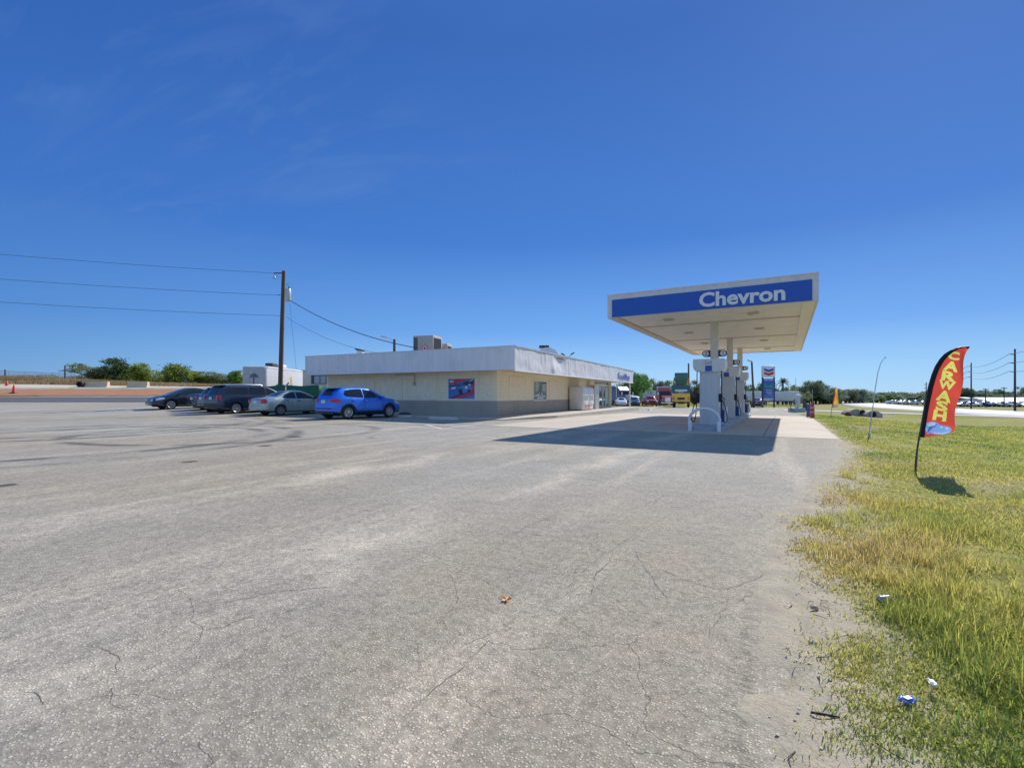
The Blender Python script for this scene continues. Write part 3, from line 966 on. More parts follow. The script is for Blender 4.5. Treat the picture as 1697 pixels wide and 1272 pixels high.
# roof equipment: separate machines standing on the roof
def on_roof(u, d):
    x, y = gp(u, d)
    return x, y
def ac_unit(u, d, w, dp, z1, name, label, emblem):
    x, y = on_roof(u, d)
    t = thing(name, label, 'air conditioner', (x, y, ZT - .12), TH - rad(18))
    hgt = z1 - (ZT - .12)
    body = MB().rbox(-w / 2, w / 2, -dp / 2, dp / 2, .12, hgt, .02)
    body.build('casing', paint('tan_casing', (.42, .38, .32), .5, .2, var=.1, dirt=(.28, .24, .2)), t)
    MB().box(-w / 2 + .05, w / 2 - .05, -dp / 2 + .05, dp / 2 - .05, 0, .12).build('base_rail', C_DARKM, t)
    g = MB()
    for i in range(9):
        x0 = -w / 2 + .03 + i * .035
        g.box(x0, x0 + .015, -dp / 2 - .012, -dp / 2 - .001, .2, hgt - .12)
    g.build('grille', C_DARKM, t)
    g = MB()
    for i in range(int((dp - .2) / .06)):
        y0 = -dp / 2 + .1 + i * .06
        g.box(w / 2 + .001, w / 2 + .012, y0, y0 + .03, .2, hgt - .15)
    g.build('grille', C_DARKM, t)
    MB().lathe([(0, hgt + .02), (.32, hgt + .02), (.34, hgt + .005), (.34, hgt), (0, hgt)], 20).build('fan_guard', C_STEEL, t)
    if emblem:
        e = MB().lathe([(0, .012), (.2, .012), (.2, 0), (0, 0)], 24, frame((.12, -dp / 2 - .001, hgt * .45), (1, 0, 0), (0, 0, 1)))
        o = e.build('emblem', C_RED, t)
        r_ = MB().lathe([(.09, .014), (.15, .014), (.15, .012), (.09, .012)], 24, frame((.12, -dp / 2 - .001, hgt * .45), (1, 0, 0), (0, 0, 1)))
        r_.build('emblem_ring', C_WHITE, o)
    return t
ac_unit(709, 31.5, 1.45, 1.3, 5.15, 'rooftop_air_conditioner', 'tall tan air conditioner with round red emblem on the shop roof', True)
ac_unit(737, 32.6, .75, .8, 4.75, 'rooftop_air_conditioner', 'small tan cooling unit right beside the tall air conditioner on the roof', False)
x, y = gp(597, 34)
t = thing('roof_vent', 'small white exhaust box with dark lid on the roof left of the air conditioners', 'roof vent', (x, y, ZT - .12), TH); t.scale = (1, 1, 1.6)
MB().rbox(-.2, .22, -.2, .2, 0, .52, .02).build('duct', C_WHITE, t)
MB().prism([(-.3, .62), (-.28, .54), (.12, .50), (.26, .48), (.26, .53), (0, .58)], -.25, .25).build('hood', C_DARKM, t)
x, y = gp(908, 33)
t = thing('roof_vent', 'low curved white ventilator above the dented part of the shop fascia', 'roof vent', (x, y, ZT - .12), TH); t.scale = (1, 1, 2.0)
MB().prism([(-.55, 0), (.75, 0), (.75, .18), (.5, .36), (.1, .47), (-.3, .45), (-.55, .4)], -.4, .4).build('cowl', C_WHITE, t)
MB().box(-.6, .05, -.42, .42, .47, .53).build('lid', C_DARKM, t)
for i, (u, v, sgn, lab) in enumerate(((934.5, 588, -1, 'left head of two floodlights above the shop fascia'), (947, 587, 1, 'right head of two floodlights above the shop fascia'))):
    d = 35.5
    x, y = gp(u, d)
    t = thing('floodlight', lab, 'floodlight', (x, y, ZT - .2), TH)
    zz_ = zat(v, d) - (ZT - .2)
    MB().tube([(-.3 * sgn, 0, 0), (-.3 * sgn, 0, zz_ * .6), (0, 0, zz_)], .03, 6).build('arm', C_GREYM, t)
    MB().rbox(-.15, .15, -.08, .08, -.04, .05, .02, Matrix.Translation((.08 * sgn, 0, zz_ + .05)) @ Matrix.Rotation(-.5 * sgn, 4, 'Y')).build('head', C_DARKM, t)

# ice chest on the walk
d_, _, iy0 = store_on(943.5, x=.12)
d_, ix1, _ = store_on(966, y=iy0)
iy1 = store_on(984, x=ix1)[2]
wx, wy = s2w(0, 0)
t = thing('ice_chest', 'big white two door ice merchandiser standing on the walk before the shop entrance', 'ice chest', (SX, SY, 0), STORE_RZ)
t.location = (*s2w((.12 + ix1) / 2, (iy0 + iy1) / 2), ZW0)
hw, hl = (ix1 - .12) / 2, (iy1 - iy0) / 2
IH = 1.78
MB().rbox(-hw, hw - .05, -hl, hl, .06, IH, .03).build('cabinet', C_OFFW, t)
MB().box(-hw + .05, hw - .1, -hl + .05, hl - .05, 0, .06).build('plinth', C_DARKM, t)
for s in (-1, 1):
    a, b_ = (-hl + .06, -.03) if s < 0 else (.03, hl - .06)
    o = MB().rbox(hw - .05, hw + .01, a, b_, .45, IH - .1, .02).build('door', C_WHITE, t)
    hy = -.1 if s < 0 else .1
    MB().tube([(hw + .012, hy, .95), (hw + .05, hy, .97), (hw + .05, hy, 1.2), (hw + .012, hy, 1.22)], .012, 6).build('handle', C_STEEL, o)
    MB().box(hw + .011, hw + .014, a + .12, b_ - .14, .75, 1.15).build('notice', paint('notice_grey', (.3, .34, .35), .5, var=.3, scale=9), o)
m = MB(); add_text(m, 'ICE', frame((hw - .048, -.05, .25), (0, 1, 0), (0, 0, 1)), w=hl * .9, h=.24, bold=.03, depth=.008)
m.build('lettering', paint('ice_red', (.7, .12, .13), .5), t, smooth=False)

# box cooler / newspaper rack behind the chest
t = thing('sign_cabinet', 'pale sign box with small red panel above and behind the ice chest', 'sign box', (*s2w(.45, (iy1 + ye0) / 2 + .35), ZW0), STORE_RZ)
MB().rbox(-.32, .32, -.55, .55, 0, 2.02, .03).build('cabinet', C_OFFW, t)
MB().box(.321, .326, -.45, .45, 1.2, 1.9).build('panel', paint('panel_pale_blue', (.5, .58, .62), .4), t)
MB().box(-.25, .2, -.556, -.551, 1.62, 1.92).build('panel', paint('panel_red', (.4, .08, .07), .5), t)

# wheel stops on the side of the shop and one beyond the entrance
def wheel_stop(px_, py_, rz, label, L=1.8):
    t = MB()
    t.prism([(-.09, 0), (.09, 0), (.055, .13), (-.055, .13)], -L / 2, L / 2)
    o = t.build('wheel_stop', M_KERB, None, (px_, py_, H(px_, py_) + .006), (0, 0, rz))
    return tag(o, label, 'wheel stop', 'concrete wheel stops round the shop')
for u0, d0, lab in ((736, 24.6, 'long pale concrete wheel stop in the shade left of the walk corner'), (661, 26.4, 'concrete wheel stop ahead of the blue crossover front wheel')):
    wheel_stop(*gp(u0, d0), STORE_RZ + PI / 2, lab)
x, y = s2w(3.3, 26.5)
wheel_stop(x, y, STORE_RZ, 'lone wheel stop beyond the far end of the shop walk', 2.0)
x, y = gp(671, 27.3)
t = thing('cement_sack', 'dark slumped bundle lying at the foot of the shop side wall', 'bundle', (x, y, H(x, y) + .1), TH)
MB().lathe([(0, .16), (.12, .15), (.22, .09), (.25, .03), (.2, 0), (0, 0)], 14, Matrix.Diagonal((1.5, .8, 1, 1))).build('sack', C_DARKM, t)

# ================================================================== FUEL CANOPY
KX0, KX1, KY0, KY1, KZ0, KZ1 = -5.74, .85, 17.0, 35.7, 4.107, 4.926
def canopy_x(u):
    e = gp(u, 1.0)
    return e[0] / e[1] * KY0
C_CFRAME = paint('canopy_grey_band', (.66, .63, .60), .5, var=.06, dirt=(.42, .38, .33), dirt_amt=.45)
C_CSOFF = paint('canopy_soffit', (.86, .79, .69), .6, var=.05, scale=1.2, dirt=(.55, .45, .33), dirt_amt=.4)
C_CBEAM = paint('canopy_seam', (.62, .53, .42), .6, var=.1, dirt=(.4, .32, .22))
C_COLUMN = paint('column_paint', (.64, .62, .59), .45, var=.05, dirt=(.45, .40, .33), dirt_amt=.4)
cano = thing('fuel_canopy', 'flat fuel station canopy on three columns with blue fascia sign', 'canopy', (-2.46, KY0, 0))
OX, OY = 2.46, -KY0
ML = Matrix.Translation((2.46, -KY0, 0))
m = MB()
m.box(KX0, KX1, KY0, KY0 + .06, KZ0, KZ1, ML); m.box(KX0, KX1, KY1 - .06, KY1, KZ0, KZ1, ML)
m.box(KX0, KX0 + .06, KY0 + .06, KY1 - .06, KZ0, KZ1, ML); m.box(KX1 - .06, KX1, KY0 + .06, KY1 - .06, KZ0, KZ1, ML)
m.build('fascia', C_CFRAME, cano, smooth=False)
m = MB().box(KX0 - .012, KX1 + .012, KY0 - .012, KY0 + .1, KZ1, KZ1 + .045, ML).box(KX0 - .012, KX0 + .1, KY0 + .1, KY1, KZ1, KZ1 + .045, ML).box(KX1 - .1, KX1 + .012, KY0 + .1, KY1, KZ1, KZ1 + .045, ML)
m.build('coping', C_CFRAME, cano, smooth=False)
MB().box(KX0 + .06, KX1 - .06, KY0 + .06, KY1 - .06, KZ1 - .2, KZ1 - .1, ML).build('roof', C_GREYM, cano, smooth=False)
MB().box(KX0 + .06, KX1 - .06, KY0 + .06, KY1 - .06, KZ0 + .05, KZ0 + .1, ML).build('soffit', C_CSOFF, cano, smooth=False)
for yb_ in (20.3, 26.25, 32.2):
    MB().box(KX0 + .35, KX1 - .42, yb_ - .11, yb_ + .11, KZ0 + .022, KZ0 + .05, ML).build('seam', C_CBEAM, cano, smooth=False)
m = MB()
m.box(KX1 - .42, KX1 - .07, KY0 + .07, KY1 - .07, KZ0 - .012, KZ0 + .05, ML)
m.build('gutter', C_CSOFF, cano, smooth=False)
m = MB().box(KX0 + .07, KX0 + .35, KY0 + .07, KY1 - .07, KZ0 + .0, KZ0 + .05, ML)
m.build('gutter', C_CBEAM, cano, smooth=False)
# blue fascia sign on the near face
bx0, bx1 = canopy_x(1014.6), canopy_x(1346)
o = MB().box(bx0, bx1, KY0 - .03, KY0 - .001, KZ0 + .02, KZ0 + .655, ML).build('sign_panel', C_BLUE, cano, smooth=False)
m = MB()
tx0, tx1 = canopy_x(1159), canopy_x(1301.5)
add_text(m, 'Chevron', ML @ frame(((tx0 + tx1) / 2, KY0 - .03, KZ0 + .335), (1, 0, 0), (0, 0, 1)), w=tx1 - tx0, h=.49, bold=.03, depth=.03)
m.build('lettering', paint('sign_letter', (.72, .72, .72), .4, var=.05), o, smooth=False)
m = MB().box(-2.46 - .004, -2.46 + .004, KY0 - .004, KY0 - .0005, KZ0 + .66, KZ1, ML)
m.build('seam', C_CBEAM, cano, smooth=False)
for yb_ in (18.7, 23.1, 28.1, 33.2):
    for xb in (-3.9, -1.0):
        o = MB().rbox(xb - .19, xb + .19, yb_ - .17, yb_ + .17, KZ0 + .0, KZ0 + .05, .02, ML).build('light_fixture', C_CBEAM, cano)
        MB().rbox(xb - .14, xb + .14, yb_ - .12, yb_ + .12, KZ0 - .02, KZ0 + .0, .015, ML).build('lens', paint('lamp_lens', (.55, .5, .42), .2), o)
CY = (20.3, 26.25, 32.2)
nums = ((2, 1), (4, 3), (6, 5))
for k, yc in enumerate(CY):
    c = MB().rbox(-.14, .14, yc - .14, yc + .14, 0.15, KZ0 + .05, .015, Matrix.Translation((0, -KY0, 0)))
    col_o = c.build('column', C_COLUMN, cano)
    MB().rbox(-.22, .22, yc - .22, yc + .22, .15, .17, .005, Matrix.Translation((0, -KY0, 0))).build('base_plate', C_COLUMN, col_o)
    for side, num in ((-1, nums[k][0]), (1, nums[k][1])):
        zc_ = 2.91
        poly = [(.14, -.13), (.33, -.13)] + [(.33 + .13 * math.sin(a), -.13 * math.cos(a)) for a in [PI * i / 12 for i in range(1, 12)]] + [(.33, .13), (.14, .13)]
        if side < 0:
            poly = [(-x, z) for x, z in reversed(poly)]
        sg = MB().prism([(x, z + zc_) for x, z in poly], yc - KY0 - .05, yc - KY0 + .05).build('number_sign', C_NAVY, cano)
        F = frame((side * .315, yc - KY0 - .0505, zc_), (1, 0, 0), (0, 0, 1))
        MB().lathe([(0, .004), (.108, .004), (.108, 0), (0, 0)], 28, F).build('disc', C_WHITE, sg)
        m = MB(); add_text(m, str(num), frame((side * .315, yc - KY0 - .055, zc_), (1, 0, 0), (0, 0, 1)), h=.15, bold=.0, depth=.004)
        m.build('numeral', C_DARKM, sg, smooth=False)

# pump island
isl = MB()
hw = .56
poly = [(-2.46 - hw, 17.9), (-2.46 - hw + .14, 17.72), (-2.46 + hw - .14, 17.72), (-2.46 + hw, 17.9), (-2.46 + hw, 33.0), (-2.46 + hw - .14, 33.2), (-2.46 - hw + .14, 33.2), (-2.46 - hw, 33.0)]
zi = .15
n = len(poly)
isl.add([(p[0], p[1], -.1) for p in poly] + [(p[0], p[1], zi) for p in poly], [tuple(range(n, 2 * n))] + [(i, (i + 1) % n, n + (i + 1) % n, n + i) for i in range(n)])
setting(isl.build('pump_island', paint('island_grey_blue', (.36, .41, .46), .7, var=.12, dirt=(.22, .22, .22), dirt_amt=.6), smooth=False))

C_PUMP = paint('pump_grey_panel', (.56, .57, .59), .4, var=.06, dirt=(.4, .37, .32), dirt_amt=.35, streak=True)
C_HEAD = paint('pump_head_white', (.68, .68, .69), .4, var=.05, dirt=(.45, .41, .34), dirt_amt=.35)
def make_pump():
    t = thing('fuel_pump', 'nearest grey fuel pump with white lettered head behind the hoop guard', 'fuel pump', (-2.46, 19.1, zi), 0, 'fuel pumps on the island')
    b = MB().rbox(-.32, .32, -.42, .42, .02, 1.98, .03)
    b.build('body', C_PUMP, t)
    m = MB()
    for xx in (-.3, -.1, .1, .3):
        m.box(xx - .012, xx + .012, -.432, -.419, .06, 1.94)
    m.build('panel_rib', C_PUMP, t, smooth=False)
    MB().rbox(-.36, .36, -.46, .46, 0, .06, .01).build('plinth', C_GREYM, t)
    prof = [(-.52, 2.44), (-.54, 2.40), (-.54, 2.16), (-.51, 2.06), (-.44, 1.99), (-.36, 1.97), (.36, 1.97), (.44, 1.99), (.51, 2.06), (.54, 2.16), (.54, 2.40), (.52, 2.44)]
    hd = MB().prism(prof, -.5, .5).build('head', C_HEAD, t, angle=30)
    m = MB(); add_text(m, 'Self', frame((0, -.501, 2.30), (1, 0, 0), (0, 0, 1)), w=.26, h=.13, bold=.0, depth=.006)
    m.build('lettering', paint('grey_letter', (.28, .29, .31), .5), hd, smooth=False)
    MB().box(-.115, .115, -.506, -.5, 1.985, 2.19).build('blue_panel', C_BLUE, hd)
    for s in (-1, 1):
        f = MB().rbox(min(s * .315, s * .335), max(s * .315, s * .335), -.3, .3, .95, 1.85, .008).build('face_panel', C_GREYM, t)
        MB().box(min(s * .336, s * .342), max(s * .336, s * .342), -.2, .2, 1.45, 1.75).build('display', C_GLASSD, f)
        bt = MB().rbox(min(s * .33, s * .42), max(s * .33, s * .42), -.36, -.24, .86, 1.16, .02)
        bt.build('nozzle_boot', C_BLACK, t)
        nz = MB().tube([(s * .40, -.30, .92), (s * .42, -.30, 1.10), (s * .40, -.30, 1.17)], [.03, .035, .028], 8)
        nz.tube([(s * .42, -.30, 1.06), (s * .50, -.30, 1.0), (s * .46, -.30, .93)], .014, 6)
        nz.build('nozzle', C_BLACK, t)
        pts = [(s * .42, -.32, 2.0), (s * .425, -.33, 1.6), (s * .43, -.36, 1.0), (s * .44, -.40, .55), (s * .47, -.42, .26), (s * .53, -.42, .12), (s * .60, -.40, .16), (s * .60, -.38, .40), (s * .53, -.34, .70), (s * .44, -.31, .93)]
        P = []
        for i in range(len(pts) - 1):
            p0 = Vector(pts[max(i - 1, 0)]); p1 = Vector(pts[i]); p2 = Vector(pts[i + 1]); p3 = Vector(pts[min(i + 2, len(pts) - 1)])
            for j in range(4):
                q = j / 4
                P.append(.5 * ((2 * p1) + (p2 - p0) * q + (2 * p0 - 5 * p1 + 4 * p2 - p3) * q * q + (3 * p1 - p0 - 3 * p2 + p3) * q ** 3))
        P.append(Vector(pts[-1]))
        MB().tube(P, .017, 7).build('hose', C_BLACK, t)
        MB().box(min(s * .30, s * .34), max(s * .30, s * .34), .30, .40, .1, 1.9).build('edge_trim', C_NAVY, t)
    return t
pump = make_pump()
copy_tree(pump, loc=(-2.46, 25.05, zi), label='middle fuel pump of the three on the island, half hidden behind the nearest')
copy_tree(pump, loc=(-2.46, 31.0, zi), label='farthest fuel pump of the three on the island, in sunlight at its foot')

def make_bin():
    t = thing('windshield_bin', 'white and blue washer bin at the foot of the nearest fuel pump', 'washer bin', (-2.12, 19.75, zi), 0, 'washer bins on the pump island')
    MB().prism([(-.14, 0), (.14, 0), (.17, .62), (-.17, .62)], -.2, .2).build('bin', C_OFFW, t)
    MB().rbox(-.18, .18, -.21, .21, .62, .68, .02).build('lid', C_OFFW, t)
    MB().box(-.10, .10, -.207, -.2005, .1, .56).build('panel', C_BLUE, t)
    MB().tube([(.05, .05, .6), (.08, .05, 1.0)], .01, 6).build('squeegee', C_DARKM, t)
    return t
wb_ = make_bin()
copy_tree(wb_, loc=(-2.10, 25.75, zi), label='washer bin beside the middle pump, partly hidden')
copy_tree(wb_, loc=(-2.08, 31.75, zi), label='sunlit washer bin at the far end of the island')

def hoop(y, label, rz=0):
    P = [(-.47, 0, 0), (-.47, 0, .32)]
    P += [(-.50 * math.cos(a), 0, .36 + .44 * math.sin(a)) for a in [PI * i / 16 for i in range(0, 17)]]
    P += [(.47, 0, .32), (.47, 0, 0)]
    t = thing('hoop_guard', label, 'hoop guard', (-2.46, y, 0), rz, 'white hoop guards at the island ends')
    MB().tube(P[2:-2], .048, 12).build('hoop', C_WHITE, t)
    for s in (-1, 1):
        MB().rbox(s * .47 - .06, s * .47 + .06, -.06, .06, 0, .36, .02).build('leg', C_WHITE, t)
    return t
hoop(17.55, 'white tubular hoop guard before the nearest pump')
hoop(33.42, 'white tubular hoop guard at the far end of the island')
# ================================================================== VEHICLES
C_TYRE = paint('tyre_rubber', (.022, .022, .023), .8, var=.25, dirt=(.10, .09, .08), dirt_amt=.4)
C_RIM = paint('alloy_rim', (.48, .49, .50), .3, .75, var=.08)
C_STEELRIM = paint('dull_steel_rim', (.30, .29, .28), .5, .5, var=.15)
C_TRIM = paint('black_plastic_trim', (.03, .03, .032), .55, var=.2)
C_TAIL = paint('tail_lamp_red', (.50, .015, .02), .15, var=.1, coat=.6)
C_LAMP = paint('head_lamp', (.62, .64, .66), .1, .3, var=.05, coat=.6)
C_PLATE = paint('licence_plate', (.66, .68, .66), .4, var=.06)
C_CGLASS = paint('car_glass', (.016, .022, .026), .05, var=.1, spec=.55)
C_CHROME = paint('chrome', (.7, .7, .71), .12, 1.0, var=.03)
C_UNDER = paint('underbody_black', (.012, .012, .012), .9)

def car_paint(name, col, metal=.25, rough=.3):
    return paint(name, col, rough, metal, var=.05, coat=.8, dirt=tuple(min(1, c * .8 + .04) for c in col), dirt_amt=.15)

def chaikin(P, n=2):
    for _ in range(n):
        Q = [P[0]]
        for a, b in zip(P, P[1:]):
            Q.append(tuple(.75 * x + .25 * y for x, y in zip(a, b)))
            Q.append(tuple(.25 * x + .75 * y for x, y in zip(a, b)))
        Q.append(P[-1])
        P = Q
    return P

class Shell:
    "car body surface lofted along x from a top line, belt line and plan width"
    def __init__(s, top, belt, L, Wd, zs=.24, tuck=.36, plan=None, endw=.80):
        s.L, s.hw = L, Wd / 2
        s.top = chaikin(top, 2); s.belt = chaikin(belt, 1); s.zs = zs; s.tuck = tuck; s.endw = endw
        xs = set()
        for a, b in zip(s.top, s.top[1:]):
            n = max(1, int(math.dist(a, b) / .07))
            for i in range(n):
                xs.add(round(a[0] + (b[0] - a[0]) * i / n, 4))
        xs.add(s.top[-1][0])
        xs = sorted(xs)
        s.xs = [xs[0]] + [b for a, b in zip(xs, xs[1:]) if b - a > .003]
    def T(s, x): return lerp_table(s.top, x)
    def B(s, x): return min(lerp_table(s.belt, x), s.T(x) - .015)
    def plan(s, x):
        q = max(0, (abs(x) - (s.L / 2 - .85)) / .85)
        return s.hw * (1 - (1 - s.endw) * q ** 2.6)
    def sill(s, x):
        q = max(0, (abs(x) - (s.L / 2 - .7)) / .7)
        return s.zs + .10 * q
    def section(s, x):
        W, B, T, z0 = s.plan(x), s.B(x), s.T(x), s.sill(x)
        gh = T - B
        k = s.tuck
        tw = W - .06 - k * gh
        P = [(W - .10, z0), (W - .015, z0 + .06), (W, z0 + .22), (W + .0, z0 + (B - z0) * .55), (W - .012, B - .10), (W - .05, B)]
        P += [(W - .06 - k * gh * .45, B + gh * .45), (tw, B + gh * .86), (tw - .05 - .06 * min(1, gh), T - .012), (tw * .55, T + .012), (0, T + .02)]
        return chaikin(P, 2)
    def half(s, x, z):
        S = s.section(x)
        best = S[0][0]
        for a, b in zip(S, S[1:]):
            if a[1] <= z <= b[1] and b[1] > a[1]:
                return a[0] + (b[0] - a[0]) * (z - a[1]) / (b[1] - a[1])
        return S[-6][0]
    def ztop(s, x, y):
        S = s.section(x)
        for a, b in zip(reversed(S[1:]), reversed(S[:-1])):
            if a[0] <= abs(y) <= b[0]:
                return a[1] + (b[1] - a[1]) * (abs(y) - a[0]) / max(1e-6, b[0] - a[0])
        return S[-1][1]
    def body(s):
        m = MB()
        n = None
        for x in s.xs:
            S = s.section(x)
            ring = [(x, y, z) for y, z in S] + [(x, -y, z) for y, z in reversed(S[:-1])]
            n = len(ring)
            m.v += ring
        for i in range(len(s.xs) - 1):
            for k in range(n):
                k2 = (k + 1) % n
                m.f.append((i * n + k, (i + 1) * n + k, (i + 1) * n + k2, i * n + k2)); m.mi.append(0)
        m.f.append(tuple(range(n))); m.mi.append(0)
        e = (len(s.xs) - 1) * n
        m.f.append(tuple(e + k for k in range(n - 1, -1, -1))); m.mi.append(0)
        return m
    def side_patch(s, m, cols, side, off=.007, nx=3, nz=4):
        "cols: (x, z low, z high) from rear to front"
        C = []
        for a, b in zip(cols, cols[1:]):
            for i in range(nx):
                t = i / nx
                C.append(tuple(p + (q - p) * t for p, q in zip(a, b)))
        C.append(cols[-1])
        vs, fs = [], []
        for x, z0, z1 in C:
            for j in range(nz + 1):
                z = z0 + (z1 - z0) * j / nz
                vs.append((x, side * (s.half(x, z) + off), z))
        for i in range(len(C) - 1):
            for j in range(nz):
                a, b = i * (nz + 1) + j, (i + 1) * (nz + 1) + j
                q = (a, b, b + 1, a + 1)
                fs.append(q if side < 0 else q[::-1])
        m.add(vs, fs)
    def top_patch(s, m, x0, x1, k0, k1, off=.008, n=10, ny=10):
        "patch on the upper surface between stations; k = share of the half width"
        vs, fs = [], []
        for i in range(n + 1):
            t = i / n
            x = x0 + (x1 - x0) * t
            sl = (s.T(x + .01) - s.T(x - .01)) / .02
            nn = math.hypot(sl, 1)
            k = k0 + (k1 - k0) * t
            S = s.section(x); tw = S[-8][0]
            for j in range(ny + 1):
                y = (j / ny * 2 - 1) * k * tw
                vs.append((x - off * sl / nn, y, s.ztop(x, y) + off / nn))
        for i in range(n):
            for j in range(ny):
                a, b = i * (ny + 1) + j, (i + 1) * (ny + 1) + j
                fs.append((a, b, b + 1, a + 1))
        m.add(vs, fs)

def cut(o, cutters):
    for c in cutters:
        md = o.modifiers.new('cut', 'BOOLEAN'); md.operation = 'DIFFERENCE'; md.object = c; md.solver = 'EXACT'
    dg = bpy.context.evaluated_depsgraph_get()
    me = bpy.data.meshes.new_from_object(o.evaluated_get(dg))
    o.modifiers.clear()
    old = o.data; o.data = me
    bpy.data.meshes.remove(old)
    for c in cutters:
        d = c.data; bpy.data.objects.remove(c); bpy.data.meshes.remove(d)
    if len(me.polygons) > 10:
        me.polygons.foreach_set('use_smooth', [True] * len(me.polygons)); me.set_sharp_from_angle(angle=rad(40))

def wheel(parent, x, y, r, side, spokes=7, rim=None, wd=.21):
    w = bpy.data.objects.new('wheel', None); COL.objects.link(w); w.parent = parent
    w.location = (x, y, r); w.rotation_euler = (PI / 2 * (1 if side < 0 else -1), 0, 0)
    # local z is the axle, towards the outside
    MB().lathe([(r * .62, -wd * .8), (r * .93, -wd * .8), (r, -wd * .62), (r, -wd * .18), (r * .95, -.02), (r * .80, .0), (r * .66, -.012), (r * .62, -.05)], 28).build('tyre', C_TYRE, w)
    m = MB().lathe([(0, -.10), (r * .6, -.10), (r * .63, -.03), (r * .66, -.008), (r * .60, -.02), (r * .56, -.06), (r * .54, -.085), (0, -.085)], 28)
    for k in range(spokes):
        a = 2 * PI * k / spokes
        m.prism([(r * .08, -.05), (r * .60, -.045), (r * .60, -.02), (r * .1, -.018)], -r * .055, r * .055, Matrix.Rotation(a, 4, 'Z'))
    m.lathe([(0, -.012), (r * .12, -.014), (r * .17, -.03), (r * .17, -.08)], 14)
    m.build('rim', rim or C_RIM, w)
    return w

def seam(m, sh, pts, side, wd=.005, off=.008):
    for (xa, za), (xb, zb) in zip(pts, pts[1:]):
        n = max(1, int(math.hypot(xb - xa, zb - za) / .1))
        for i in range(n):
            p = [(xa + (xb - xa) * t, za + (zb - za) * t) for t in (i / n, (i + 1) / n)]
            (x0, z0), (x1, z1) = p
            L = math.hypot(x1 - x0, z1 - z0); nx, nz = -(z1 - z0) / L * wd, (x1 - x0) / L * wd
            q = [(x0 + nx, z0 + nz), (x0 - nx, z0 - nz), (x1 - nx, z1 - nz), (x1 + nx, z1 + nz)]
            f = (0, 1, 2, 3) if side > 0 else (3, 2, 1, 0)
            m.add([(x, side * (sh.half(x, z) + off), z) for x, z in q], [f])

